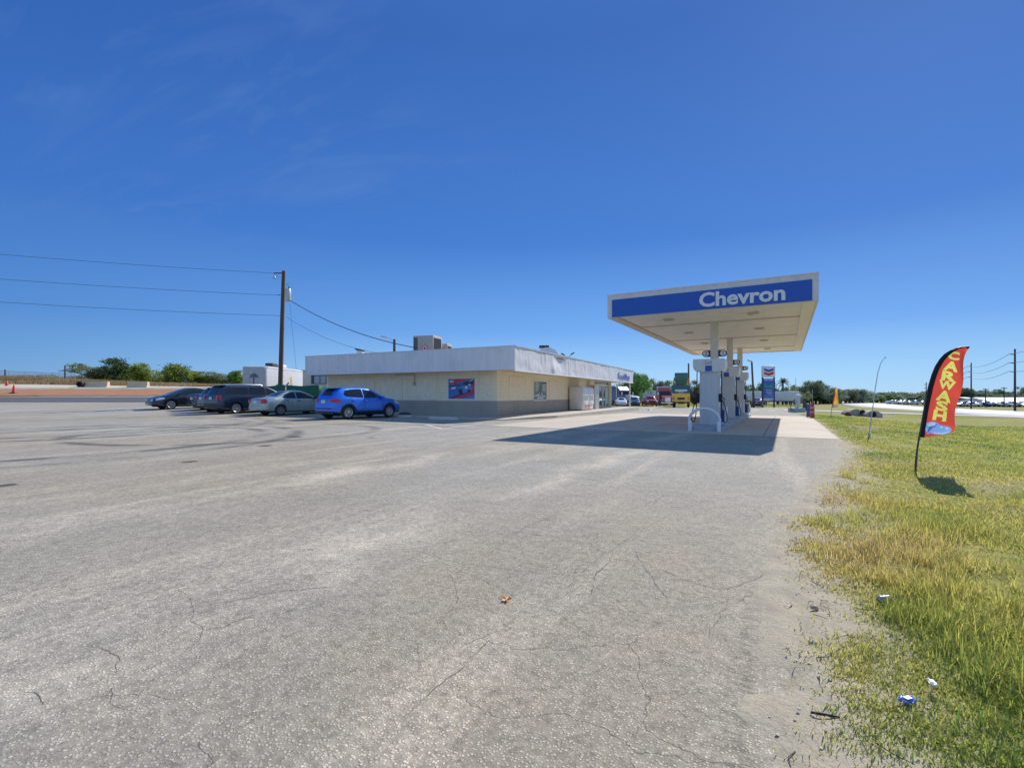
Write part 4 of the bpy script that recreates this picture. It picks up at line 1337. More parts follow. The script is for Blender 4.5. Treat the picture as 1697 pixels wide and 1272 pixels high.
def make_car(name, label, cat, mat, S, loc, rz, group='cars parked beside the shop'):
    L, Wd, wb, r = S['L'], S['W'], S['wb'], S['r']
    sh = Shell(S['top'], S['belt'], L, Wd, S.get('zs', .24), S.get('tuck', .36), endw=S.get('endw', .8))
    t = thing(name, label, cat, loc, rz, group)
    cxw = S.get('wx', 0)
    body = sh.body().build('body', mat, t, angle=32, weld=True)
    cutters = []
    for x in (cxw + wb / 2, cxw - wb / 2):
        for sd in (-1, 1):
            c = MB().tube([(x, sd * (Wd / 2 - .25), r), (x, sd * (Wd / 2 + .2), r)], r + .055, 28).build('cutter', mat, None, loc=(0, 0, 0), weld=True)
            c.parent = t
            cutters.append(c)
    bpy.context.view_layer.update()
    cut(body, cutters)
    for x in (cxw + wb / 2, cxw - wb / 2):
        for sd in (-1, 1):
            wheel(t, x, sd * (Wd / 2 - .02), r, sd, S.get('spokes', 7), S.get('rim'))
    m = MB().box(-L / 2 + .35, L / 2 - .35, -Wd / 2 + .26, Wd / 2 - .26, .17, .5)
    m.build('underbody', C_UNDER, t)
    for cols in S['side']:
        for sd in (-1, 1):
            m = MB(); sh.side_patch(m, cols, sd)
            m.build('side_window', C_CGLASS, t, angle=60)
    for nm, k in (('windshield', 'wind'), ('rear_window', 'rearw')):
        if k in S:
            m = MB(); sh.top_patch(m, *S[k]); m.build(nm, C_CGLASS, t, angle=60)
    for sd in (-1, 1):
        m = MB(); sh.side_patch(m, S['tail'], sd, .012)
        xr = -L / 2
        ya, yb, za, zb = S['tailbox']
        if yb > ya:
            m.rbox(xr - .012, xr + .03, min(sd * ya, sd * yb), max(sd * ya, sd * yb), za, zb, .01)
        m.build('taillight', C_TAIL, t, angle=60)
        m = MB(); sh.side_patch(m, S['head'], sd, .012)
        ya, yb, za, zb = S['headbox']
        if yb > ya:
            m.rbox(L / 2 - .03, L / 2 + .012, min(sd * ya, sd * yb), max(sd * ya, sd * yb), za, zb, .01)
        m.build('headlight', C_LAMP, t, angle=60)
        mx, mz = S['mirror']
        m = MB().rbox(mx - .07, mx + .08, min(sd * (Wd / 2 - .04), sd * (Wd / 2 + .15)), max(sd * (Wd / 2 - .04), sd * (Wd / 2 + .15)), mz - .06, mz + .08, .03)
        m.build('mirror', S.get('mirmat', mat), t)
        m = MB()
        for ln in S.get('seams', ()):
            seam(m, sh, ln, sd)
        if m.v:
            m.build('door_seam', C_UNDER, t, smooth=False)
        for (hx, hz) in S.get('handles', ()):
            y = sh.half(hx, hz)
            MB().rbox(hx - .09, hx + .09, min(sd * (y - .01), sd * (y + .03)), max(sd * (y - .01), sd * (y + .03)), hz - .018, hz + .018, .012).build('door_handle', S.get('hmat', mat), t)
        if S.get('clad'):
            m = MB(); sh.side_patch(m, S['clad'], sd, .006, nx=6)
            m.build('sill_cladding', C_TRIM, t)
            for x in (cxw + wb / 2, cxw - wb / 2):
                m = MB()
                vs_ = []
                for i in range(21):
                    a = -.12 * PI + 1.24 * PI * i / 20
                    for rr in (r + .05, r + .115):
                        px_, pz_ = x + rr * math.cos(a), max(.2, r + rr * math.sin(a))
                        vs_.append((px_, sd * (sh.half(max(-L / 2 + .02, min(L / 2 - .02, px_)), max(pz_, sh.sill(px_) + .01)) + .012), pz_))
                fs_ = []
                for i in range(20):
                    q = (2 * i, 2 * i + 1, 2 * i + 3, 2 * i + 2)
                    fs_.append(q if sd < 0 else q[::-1])
                m.add(vs_, fs_); m.build('wheel_arch', C_TRIM, t)
    z0 = S['plate']
    if z0:
        MB().box(-L / 2 - .014 + S.get('platex', 0), -L / 2 - .002 + S.get('platex', 0), -.16, .16, z0, z0 + .15).build('licence_plate', C_PLATE, t)
    ya, za, zb = S['rbump']
    MB().rbox(-L / 2 - .02, -L / 2 + .12, -ya, ya, za, zb, .03).build('rear_bumper', S.get('bmat', mat), t)
    ya, za, zb = S['fbump']
    MB().rbox(L / 2 - .12, L / 2 + .02, -ya, ya, za, zb, .03).build('front_bumper', S.get('bmat', mat), t)
    if 'grille' in S:
        ya, za, zb = S['grille']
        MB().rbox(L / 2 - .02, L / 2 + .015, -ya, ya, za, zb, .01).build('grille', C_TRIM, t)
    if S.get('spoiler'):
        x0, x1, z, hw_ = S['spoiler']
        MB().prism([(x0, z - .03), (x1, z - .01), (x1, z + .03), (x0, z + .005)], -hw_, hw_).build('spoiler', S.get('spmat', mat), t)
    if S.get('rails'):
        for sd in (-1, 1):
            xa, xb, yy0, zz0 = S['rails']
            MB().tube([(xa, sd * yy0, zz0 - .03), (xa + .1, sd * yy0, zz0 + .03), (xb - .1, sd * yy0, zz0 + .03), (xb, sd * yy0, zz0 - .03)], .018, 6).build('roof_rail', C_STEEL, t)
    return t

SUV = dict(L=4.27, W=1.80, wb=2.57, r=.345, wx=-.02, zs=.27, tuck=.40, endw=.80, spokes=10,
    top=[(-2.135, .62), (-2.13, .82), (-2.10, 1.02), (-1.98, 1.14), (-1.78, 1.42), (-1.62, 1.535), (-1.2, 1.59), (-.4, 1.605), (.15, 1.555), (.50, 1.40), (.98, 1.10), (1.2, 1.05), (1.75, .96), (2.0, .86), (2.10, .72), (2.135, .58)],
    belt=[(-2.135, .6), (-2.1, .95), (-1.6, 1.08), (-.5, 1.03), (.9, 1.01), (1.5, .98), (2.1, .7)],
    side=[[(-1.52, 1.22, 1.27), (-1.40, 1.13, 1.43), (-1.05, 1.10, 1.49), (-.62, 1.085, 1.51), (-.40, 1.075, 1.505)], [(-.34, 1.075, 1.50), (.05, 1.06, 1.46), (.38, 1.06, 1.30), (.72, 1.06, 1.09)]],
    wind=(.96, .22, .98, .92), rearw=(-1.97, -1.66, .86, .78), tail=[(-2.10, .88, .98), (-2.0, .80, 1.02), (-1.86, .80, 1.0), (-1.74, .84, .95)], tailbox=(.46, .70, .86, 1.0),
    head=[(1.62, .80, .88), (1.8, .74, .90), (2.0, .70, .83)], headbox=(.45, .66, .68, .8), mirror=(.72, 1.08), plate=.80,
    rbump=(.66, .27, .42), fbump=(.64, .27, .42), bmat=C_TRIM, clad=[(-1.0, .28, .40), (0, .28, .40), (.95, .28, .40)], grille=(.5, .5, .62),
    seams=[[(-.37, .42), (-.37, 1.05)], [(.78, .46), (.84, 1.03)], [(-1.12, 1.08), (-1.14, .8), (-.92, .46)]], handles=[(-.22, .93), (-1.0, .95)], hmat=C_CHROME,
    spoiler=(-1.86, -1.5, 1.555, .56))
SEDAN = dict(L=4.55, W=1.73, wb=2.61, r=.31, wx=.02, zs=.22, tuck=.42, endw=.82, spokes=8, rim=C_STEELRIM,
    top=[(-2.275, .60), (-2.27, .82), (-2.22, .96), (-2.1, 1.00), (-1.72, 1.02), (-1.42, 1.05), (-.85, 1.34), (-.5, 1.415), (0, 1.43), (.3, 1.39), (.62, 1.24), (1.12, .99), (1.35, .94), (1.9, .86), (2.15, .74), (2.25, .62), (2.275, .5)],
    belt=[(-2.275, .58), (-2.2, .86), (-1.5, .95), (-.5, .93), (.9, .90), (1.5, .86), (2.2, .62)],
    side=[[(-1.14, 1.01, 1.06), (-.98, .985, 1.20), (-.72, .98, 1.30), (-.34, .975, 1.345)], [(-.28, .975, 1.345), (.1, .965, 1.33), (.42, .96, 1.21), (.86, .96, 1.0)]],
    wind=(1.08, .38, .97, .9), rearw=(-1.38, -.72, .94, .86), tail=[(-2.22, .70, .93), (-2.14, .68, .95), (-2.04, .72, .92)], tailbox=(.52, .70, .70, .91),
    head=[(1.78, .66, .76), (1.95, .62, .76), (2.12, .6, .70)], headbox=(.42, .64, .58, .7), mirror=(.84, 1.0), plate=.7,
    rbump=(.68, .30, .58), fbump=(.66, .26, .48), grille=(.38, .55, .65), seams=[[(-.31, .32), (-.31, .95)], [(.86, .36), (.92, .92)], [(-1.12, .96), (-1.05, .62), (-.95, .4)]], handles=[(-.16, .84), (-.88, .86)], hmat=C_TRIM, mirmat=C_TRIM)
VAN = dict(L=5.10, W=1.99, wb=3.05, r=.335, wx=.0, zs=.22, tuck=.30, endw=.86, spokes=9,
    top=[(-2.55, .6), (-2.545, .9), (-2.50, 1.08), (-2.40, 1.2), (-2.24, 1.58), (-2.10, 1.70), (-1.6, 1.745), (-.5, 1.76), (.3, 1.73), (.75, 1.60), (1.5, 1.14), (1.72, 1.07), (2.2, .94), (2.45, .80), (2.53, .66), (2.55, .5)],
    belt=[(-2.55, .58), (-2.5, 1.0), (-2.0, 1.12), (0, 1.10), (1.3, 1.06), (2.0, .95), (2.5, .65)],
    side=[[(-2.12, 1.19, 1.5), (-1.9, 1.17, 1.58), (-1.3, 1.165, 1.615), (-.78, 1.16, 1.63)], [(-.70, 1.16, 1.63), (-.1, 1.15, 1.63), (.28, 1.145, 1.615)], [(.36, 1.14, 1.60), (.7, 1.13, 1.50), (.98, 1.125, 1.34), (1.28, 1.12, 1.17)]],
    wind=(1.48, .62, .98, .92), rearw=(-2.43, -2.2, .9, .84), tail=[(-2.50, .84, 1.12), (-2.44, .82, 1.16), (-2.34, .86, 1.15)], tailbox=(.70, .84, .82, 1.10),
    head=[(2.0, .78, .88), (2.25, .70, .86), (2.42, .66, .78)], headbox=(.5, .74, .62, .76), mirror=(1.28, 1.14), plate=.86,
    rbump=(.84, .34, .64), fbump=(.8, .26, .5), grille=(.42, .56, .68), seams=[[(.32, .34), (.32, 1.12)], [(1.32, .4), (1.36, 1.08)], [(-.74, .34), (-.74, 1.12)], [(-1.9, 1.02), (-.8, 1.02)]], handles=[(.5, .98), (.1, .98)],
    spoiler=(-2.34, -1.98, 1.715, .66), rails=(-1.9, .2, .68, 1.745), bmat=C_TRIM)
CUV = dict(SUV, L=4.5, W=1.84, wb=2.62, r=.35, spokes=6, rails=None, clad=None)
BIGSED = dict(SEDAN, L=4.85, W=1.83, wb=2.78, r=.335, zs=.2, rim=C_RIM, spokes=10,
    top=[(-2.425, .6), (-2.42, .86), (-2.36, 1.02), (-2.2, 1.07), (-1.85, 1.09), (-1.5, 1.12), (-.95, 1.38), (-.5, 1.475), (0, 1.50), (.35, 1.46), (.75, 1.30), (1.35, 1.05), (1.6, .98), (2.1, .86), (2.33, .74), (2.40, .62), (2.425, .48)],
    belt=[(-2.425, .58), (-2.3, .95), (-1.5, 1.03), (-.5, .99), (1.0, .95), (1.6, .90), (2.35, .62)],
    side=[[(-1.25, 1.09, 1.13), (-1.05, 1.06, 1.27), (-.72, 1.04, 1.37), (-.34, 1.03, 1.41)], [(-.28, 1.03, 1.41), (.12, 1.02, 1.40), (.5, 1.01, 1.27), (1.02, 1.01, 1.05)]],
    wind=(1.30, .44, .97, .9), rearw=(-1.46, -.8, .94, .86), tail=[(-2.36, .78, .96), (-2.2, .76, 1.0), (-2.05, .78, .97)], tailbox=(.45, .72, .78, .94),
    head=[(1.78, .72, .80), (2.0, .66, .82), (2.26, .60, .74)], headbox=(.42, .66, .58, .7), mirror=(1.0, 1.04), grille=(.45, .34, .5), mirmat=None, seams=[[(-.31, .32), (-.31, 1.0)], [(1.0, .36), (1.06, .98)]], handles=[(-.16, .9), (-.95, .92)], hmat=C_CHROME)
BIGSED.pop('mirmat')

def cam_heading(hr, hd):
    x, y = hr * CS - hd * SN, hr * SN + hd * CS
    return math.atan2(y, x)
def by_wheel(u, d, hr, hd, S, front=False, near=-1):
    "world place of a car whose near side wheel stands at column u, depth d"
    n = math.hypot(hr, hd); hr, hd = hr / n, hd / n
    lr, ld = -hd, hr
    r0 = (u - CX) / FPX * d
    k = (S['wb'] / 2 + S.get('wx', 0)) * (1 if front else -1) if not front else S['wb'] / 2 + S.get('wx', 0)
    if not front:
        k = -S['wb'] / 2 + S.get('wx', 0)
    o = near * (S['W'] / 2 - .1)
    r = r0 - hr * k - lr * o; dd = d - hd * k - ld * o
    x, y = cw(r, dd)
    return (x, y, H(*gp(u, d)) + .012), cam_heading(hr, hd)

P1 = car_paint('blue_car_paint', (.010, .165, .78), .3)
loc, rz = by_wheel(576.6, 23.6, .57, .82, SUV)
make_car('crossover_car', 'bright blue compact crossover parked nose in by the shop wall', 'car', P1, SUV, loc, rz)
P2 = car_paint('silver_green_paint', (.36, .43, .41), .45)
loc, rz = by_wheel(464.2, 26.8, .55, .835, SEDAN)
make_car('sedan_car', 'pale silver green sedan parked between the blue crossover and the navy minivan', 'car', P2, SEDAN, loc, rz)
P3 = car_paint('navy_car_paint', (.010, .020, .048), .3)
loc, rz = by_wheel(391, 28.7, .55, .835, VAN)
make_car('minivan', 'dark navy minivan with red tail lights seen from its rear corner', 'minivan', P3, VAN, loc, rz)
def by_corner(u, d, hr, hd, S):
    n = math.hypot(hr, hd); hr, hd = hr / n, hd / n
    r0 = (u - CX) / FPX * d
    r = r0 + hr * S['L'] / 2 + hd * S['W'] / 2; dd = d + hd * S['L'] / 2 - hr * S['W'] / 2
    x, y = cw(r, dd)
    return (x, y, H(*gp(u, d)) + .012), cam_heading(hr, hd)
P4 = car_paint('slate_car_paint', (.10, .125, .15), .5)
loc, rz = by_corner(321, 30.4, .55, .835, CUV)
make_car('crossover_car', 'slate grey crossover almost hidden behind the navy minivan', 'car', P4, CUV, loc, rz)
P5 = car_paint('black_car_paint', (.012, .013, .016), .2)
loc, rz = by_corner(307, 32.2, .55, .835, BIGSED)
make_car('sedan_car', 'black car with its tail just showing beside the slate crossover', 'car', P5, BIGSED, loc, rz)
P6 = car_paint('deep_grey_car_paint', (.020, .027, .040), .35)
loc, rz = by_wheel(283, 32.6, -.60, -.80, BIGSED, front=True, near=1)
make_car('sedan_car', 'dark blue grey sedan at the left end of the row facing the camera', 'car', P6, BIGSED, loc, rz)

# black sedan far off on the right, tail towards us
P7 = car_paint('far_black_paint', (.02, .02, .022), .2)
x, y = gp(1255, 80)
make_car('sedan_car', 'lone black sedan parked on the grass under the tall fuel price sign', 'car', P7, BIGSED, (x, y, H(x, y) + .02), PI / 2, 'far cars across the lot')
P8 = car_paint('far_white_paint', (.66, .67, .68), .1)
x, y = gp(1029, 84)
make_car('sedan_car', 'white car facing us left of the dark blue car across the lot', 'car', P8, BIGSED, (x, y, H(x, y) + .02), rad(-68), 'far cars across the lot')
P9 = car_paint('far_teal_paint', (.03, .075, .13), .3)
x, y = gp(1051, 84)
make_car('crossover_car', 'dark teal blue car facing us between the white car and the red pickup', 'car', P9, CUV, (x, y, H(x, y) + .02), rad(-72), 'far cars across the lot')
P10 = car_paint('far_maroon_paint', (.20, .012, .02), .2)
x, y = gp(1090, 97)
make_car('sedan_car', 'red sedan standing just behind the red pickup', 'car', P10, BIGSED, (x, y, H(x, y) + .02), rad(-40), 'far cars across the lot')

# red pickup
PR = car_paint('pickup_red', (.42, .018, .028), .15)
def pickup(loc, rz):
    t = thing('pickup_truck', 'bright red pickup truck facing us across the lot', 'pickup truck', loc, rz)
    sh = Shell([(-2.9, .5), (-2.89, 1.0), (-2.85, 1.12), (-.75, 1.14), (-.70, 1.2), (-.62, 1.72), (-.4, 1.83), (.5, 1.85), (.85, 1.74), (1.45, 1.22), (1.6, 1.19), (2.5, 1.12), (2.8, 1.0), (2.88, .8), (2.9, .55)],
               [(-2.9, .45), (-2.8, 1.05), (1.4, 1.16), (2.4, 1.05), (2.85, .7)], 5.8, 2.0, .42, .3, endw=.9)
    b = sh.body().build('body', PR, t, angle=32, weld=True)
    cs = []
    for x in (1.85, -1.75):
        for sd in (-1, 1):
            c = MB().tube([(x, sd * .74, .42), (x, sd * 1.2, .42)], .48, 24).build('cutter', PR, weld=True); c.parent = t; cs.append(c)
    bpy.context.view_layer.update(); cut(b, cs)
    for x in (1.85, -1.75):
        for sd in (-1, 1):
            wheel(t, x, sd * .97, .41, sd, 6)
    m = MB(); sh.top_patch(m, 1.42, .92, .97, .92); m.build('windshield', C_CGLASS, t)
    for sd in (-1, 1):
        m = MB(); sh.side_patch(m, [(-.5, 1.22, 1.68), (.3, 1.21, 1.72)], sd); m.build('side_window', C_CGLASS, t)
        m = MB(); sh.side_patch(m, [(.36, 1.21, 1.72), (.8, 1.2, 1.62), (1.25, 1.2, 1.3)], sd); m.build('side_window', C_CGLASS, t)
        MB().rbox(2.78, 2.9, min(sd * .58, sd * .92), max(sd * .58, sd * .92), .82, 1.02, .03).build('headlight', C_LAMP, t)
        MB().rbox(1.25, 1.4, min(sd * .96, sd * 1.22), max(sd * .96, sd * 1.22), 1.18, 1.42, .03).build('mirror', C_TRIM, t)
    MB().rbox(2.86, 2.93, -.55, .55, .72, 1.04, .03).build('grille', C_TRIM, t)
    MB().rbox(2.82, 3.0, -.95, .95, .42, .66, .04).build('front_bumper', PR, t)
    MB().box(-2.5, 2.5, -.7, .7, .3, .6).build('underbody', C_UNDER, t)
x, y = gp(1076, 84.5)
pickup((x, y, H(x, y) + .02), rad(-66))

# ------------------------------------------------------------------ big trucks
def dual(parent, x, y, r=.5, wd=.3):
    w = bpy.data.objects.new('wheel', None); COL.objects.link(w); w.parent = parent
    w.location = (x, y, r); w.rotation_euler = (PI / 2 * (1 if y < 0 else -1), 0, 0)
    MB().lathe([(r * .5, -wd), (r * .92, -wd), (r, -wd * .8), (r, -.06), (r * .92, 0), (r * .6, 0), (r * .5, -.05)], 20).build('tyre', C_TYRE, w)
    MB().lathe([(0, -.06), (r * .2, -.05), (r * .45, -.12), (r * .58, -.01), (r * .5, -.2), (0, -.2)], 16).build('rim', C_STEEL, w)

def semi(name, label, mat, loc, rz, sleeper=True, roofcap=None, grillemat=C_CHROME):
    t = thing(name, label, 'semi truck', loc, rz, 'semi trucks across the lot')
    cabm = roofcap or mat
    # x forward
    hood = [(1.2, .75), (3.3, .75), (3.42, 1.0), (3.36, 1.62), (3.1, 1.78), (1.25, 2.05)]
    MB().prism(hood, -.85, .85).build('hood', mat, t, angle=30)
    cab = [(-.9, .9), (1.25, .9), (1.25, 1.98), (.98, 2.0), (.62, 2.82), (-.9, 2.95)]
    MB().prism(cab, -1.12, 1.12).build('cab', cabm, t, angle=30)
    if sleeper:
        MB().prism([(-2.6, .9), (-.9, .9), (-.9, 2.97), (.3, 2.9), (-.5, 3.62), (-2.6, 3.72)], -1.14, 1.14).build('sleeper', roofcap or mat, t, angle=30)
    MB().prism([(1.0, 2.08), (.68, 2.74), (.70, 2.76), (1.03, 2.09)], -1.0, 1.0).build('windshield', C_CGLASS, t)
    MB().box(3.36, 3.45, -.52, .52, .85, 1.6).build('grille', grillemat, t)
    MB().rbox(3.25, 3.6, -1.18, 1.18, .45, .78, .05).build('front_bumper', C_CHROME, t)
    for sd in (-1, 1):
        MB().prism([(.0, 2.05), (.9, 2.05), (.62, 2.7), (.0, 2.7)], min(sd * 1.121, sd * 1.13), max(sd * 1.121, sd * 1.13)).build('side_window', C_CGLASS, t)
        MB().rbox(3.0, 3.4, min(sd * .62, sd * 1.0), max(sd * .62, sd * 1.0), 1.0, 1.3, .06).build('headlight', C_LAMP, t)
        m = MB()
        P = [(2.45 + .66 * math.cos(a), .55 + .66 * math.sin(a)) for a in [PI * i / 10 for i in range(11)]]
        Q = [(2.45 + .56 * math.cos(a), .55 + .56 * math.sin(a)) for a in [PI * i / 10 for i in range(11)]]
        vs_ = [(p[0], yy, p[1]) for yy in (sd * .78, sd * 1.2) for p in P] + [(p[0], yy, p[1]) for yy in (sd * .78, sd * 1.2) for p in Q]
        fs_ = []
        for i in range(10):
            fs_ += [(i, i + 1, 12 + i, 11 + i), (22 + i, 33 + i, 34 + i, 23 + i), (11 + i, 12 + i, 34 + i, 33 + i), (i, 22 + i, 23 + i, i + 1)]
        m.add(vs_, fs_); m.build('fender', mat, t)
        MB().tube([(-.7, sd * 1.22, 1.0), (-.7, sd * 1.22, 3.75)], .075, 10).build('exhaust_stack', C_CHROME, t)
        MB().rbox(.95, 1.08, min(sd * 1.2, sd * 1.45), max(sd * 1.2, sd * 1.45), 1.95, 2.6, .04).build('mirror', C_CHROME, t)
        MB().lathe([(0, -.7), (.28, -.7), (.3, -.66), (.3, .66), (.28, .7), (0, .7)], 16, Matrix.Translation((-.3, sd * .98, .72)) @ Matrix.Rotation(PI / 2, 4, 'Y')).build('fuel_tank', C_CHROME, t)
        for x in (2.45, -3.4, -4.7):
            dual(t, x, sd * 1.14)
    MB().box(-5.4, 3.2, -.42, .42, .68, .92).build('chassis', C_DARKM, t)
    m = MB()
    for yy in (-.8, -.4, 0, .4, .8):
        m.rbox(.25, .35, yy - .06, yy + .06, 2.88, 2.96, .02)
    m.build('marker_lamp', paint('amber_lens', (.6, .25, .03), .3), t)
    return t
x, y = gp(1101, 92)
RT = car_paint('truck_red', (.36, .015, .03), .1)
semi('semi_truck', 'red long nosed semi truck facing us left of the garbage truck', RT, (x, y, H(x, y) + .02), rad(-68))
x, y = gp(1034, 90)
BT = car_paint('truck_blue', (.06, .16, .34), .15)
WTp = car_paint('truck_white', (.46, .47, .48), .05)
t = semi('semi_truck', 'blue and white semi truck showing under the end of the shop roof', WTp, (x, y, H(x, y) + .02), rad(-33), True, BT)

def trailer(label, loc, rz, L=15.5, group='white box trailers in the far yard', mat=None, hgt=2.75):
    t = thing('box_trailer', label, 'trailer', loc, rz, group)
    MB().rbox(-L / 2, L / 2, -1.28, 1.28, 1.2, 1.2 + hgt, .03).build('box', mat or paint('trailer_white', (.58, .60, .63), .4, .1, var=.06, dirt=(.35, .34, .33)), t)
    m = MB()
    for i in range(int(L / .6) + 1):
        x = -L / 2 + .1 + i * .6
        for sd in (-1, 1):
            m.box(x, x + .05, min(sd * 1.281, sd * 1.295), max(sd * 1.281, sd * 1.295), 1.3, 1.1 + hgt)
    m.build('rib', C_STEEL, t, smooth=False)
    m = MB()
    for sd in (-1, 1):
        m.box(-L / 2, L / 2, min(sd * 1.28, sd * 1.31), max(sd * 1.28, sd * 1.31), 1.12, 1.24)
        m.box(-L / 2, L / 2, min(sd * 1.28, sd * 1.31), max(sd * 1.28, sd * 1.31), 1.2 + hgt * .52, 1.24 + hgt * .52)
    m.build('rail', C_GREYM, t, smooth=False)
    MB().box(-L / 2 + .3, L / 2 - .3, -.5, .5, .85, 1.15).build('chassis', C_DARKM, t)
    for x in (-L / 2 + 1.2, -L / 2 + 2.5):
        for sd in (-1, 1):
            dual(t, x, sd * 1.2, .48)
    for sd in (-1, 1):
        MB().box(L / 2 - 2.8, L / 2 - 2.65, sd * .6 - .07, sd * .6 + .07, .0, 1.0).build('landing_leg', C_DARKM, t)
    return t
x, y = gp(1277, 140)
trailer('long white box trailer standing behind the fuel price sign', (x, y, H(x, y)), TH + rad(180))
x, y = gp(1232, 128)
trailer('white box trailer standing behind the far end of the pump island', (x, y, H(x, y)), TH + rad(184), 13.5, hgt=2.5)
x, y = gp(1060, 118)
trailer('pale box trailer behind the dark teal blue car', (x, y, H(x, y)), TH + rad(178), 7.5, hgt=2.3)
x, y = gp(1043, 116)
trailer('short grey trailer behind the end post of the shop', (x, y, H(x, y)), TH + rad(175), 6.0, mat=paint('trailer_grey', (.40, .41, .42), .5, var=.1), hgt=2.5)

# garbage truck seen from the rear, hopper lid raised
def garbage(loc, rz):
    t = thing('garbage_truck', 'green and yellow garbage truck seen from behind with raised green hopper', 'garbage truck', loc, rz)
    GG = car_paint('truck_green', (.012, .12, .075), .05); YY = car_paint('truck_yellow', (.95, .50, .012), .0); OO = paint('orange_lens', (.8, .22, .02), .3)
    MB().rbox(-2.6, 3.6, -1.22, 1.22, 1.1, 3.35, .1).build('compactor_body', GG, t)
    MB().prism([(-3.75, .9), (-2.62, .9), (-2.62, 3.3), (-3.05, 3.25), (-3.45, 2.75), (-3.75, 2.1)], -1.22, 1.22).build('tailgate', YY, t, angle=30)
    MB().prism([(-3.77, 2.12), (-3.47, 2.77), (-3.07, 3.27), (-3.04, 3.32), (-3.52, 2.80), (-3.80, 2.14)], -1.24, 1.24).build('tailgate_cap', GG, t, angle=30)
    MB().prism([(-3.66, 2.38), (-3.53, 2.66), (-3.58, 2.68), (-3.71, 2.40)], -.85, .85).build('name_plate', C_OFFW, t)
    MB().rbox(-.9, 1.9, -.98, .98, 3.36, 3.6, .05).build('arm_bridge', OO, t)
    MB().rbox(-1.2, 1.6, -.95, .95, 3.9, 5.25, .12).build('hopper', GG, t)
    MB().prism([(-1.2, 3.5), (1.6, 3.5), (1.6, 3.98), (-1.2, 3.98)], -.8, .8).build('hopper_neck', GG, t)
    for sd in (-1, 1):
        MB().tube([(2.4, sd * 1.1, 2.4), (1.8, sd * 1.12, 3.9), (.9, sd * 1.05, 4.5)], .09, 8).build('lift_arm', OO, t)
        MB().box(-3.83, -3.77, sd * 1.02 - .12, sd * 1.02 + .12, 1.2, 1.55).build('taillight', OO, t)
        MB().box(-3.72, -3.4, sd * 1.1 - .1, sd * 1.1 + .1, .95, 1.02).build('step', C_DARKM, t)
        for x in (-2.6, -1.35, 3.9):
            dual(t, x, sd * 1.16, .52)
    for i in range(3):
        MB().rbox(-3.5, -3.42, -.25 + i * .25 - .09, -.25 + i * .25 + .09, 2.2, 2.36, .02, Matrix.Translation((-.28, 0, 0))).build('work_lamp', paint('bright_lens', (.85, .6, .3), .2), t)
    MB().rbox(-3.9, -3.74, -1.15, 1.15, .62, .86, .03).build('rear_bumper', C_DARKM, t)
    MB().box(-3.3, 4.6, -.45, .45, .55, 1.1).build('chassis', C_UNDER, t)
    MB().rbox(3.75, 5.3, -1.2, 1.2, .8, 2.9, .1).build('cab', GG, t)
    MB().prism([(-3.80, 1.2), (-3.78, 1.2), (-3.78, 1.5), (-3.80, 1.5)], -.5, .5).build('licence_panel', C_TRIM, t)
x, y = gp(1129, 73)
garbage((x, y, H(x, y) + .02), PI / 2 + rad(10))
# ================================================================== SIGNS, POLES, WIRES
x, y = gp(1273.2, 78)
ps = thing('price_sign', 'tall fuel price sign with chevron emblem on a white box over a blue board', 'sign', (x, y, H(x, y)), TH - rad(6))
bz = H(x, y)
Z = lambda v: zat(v, 78) - bz
pw = 20.4 * 78 / 786 / 2
MB().rbox(-pw, pw, -.22, .22, Z(625), Z(606), .06).build('emblem_box', C_WHITE, ps)
for nm, mat, k in (('blue_chevron', paint('emblem_blue', (.03, .10, .45), .4), .30), ('red_chevron', C_RED, -.28)):
    zc_ = (Z(625) + Z(606)) / 2 + k; e = pw * .74
    MB().prism([(-e, zc_ - .14), (0, zc_ - .42), (e, zc_ - .14), (e, zc_ + .26), (0, zc_ - .02), (-e, zc_ + .26)], -.236, -.222).build(nm, mat, ps, smooth=False)
for sd in (-1, 1):
    MB().box(sd * (pw - .1) - .09, sd * (pw - .1) + .09, -.12, .12, -.3, Z(625)).build('post', C_NAVY, ps)
bd = MB().rbox(-pw + .19, pw - .19, -.16, .16, Z(661), Z(627), .03).build('price_board', paint('price_board_blue', (.05, .12, .42), .45, var=.12), ps)
pl = paint('price_pale', (.42, .50, .70), .5)
zz0, zz1 = Z(661), Z(627)
def row(z, h, w, mat, x=0, nm='price_row'):
    MB().box(x - w / 2, x + w / 2, -.166, -.161, z - h / 2, z + h / 2).build(nm, mat, bd, smooth=False)
row(zz1 - .22, .2, 1.4, pl); row(zz0 + (zz1 - zz0) * .62, .40, 1.5, paint('price_green', (.03, .30, .20), .4), nm='green_band')
row(zz0 + (zz1 - zz0) * .63, .16, .5, paint('price_mint', (.3, .62, .45), .4), -.35)
row(zz0 + (zz1 - zz0) * .44, .09, .9, pl); row(zz0 + (zz1 - zz0) * .33, .16, .9, pl, .1); row(zz0 + (zz1 - zz0) * .24, .09, .7, pl, .2); row(zz0 + .5, .04, 1.5, pl)
row(zz0 + .1, .16, 1.5, pl)

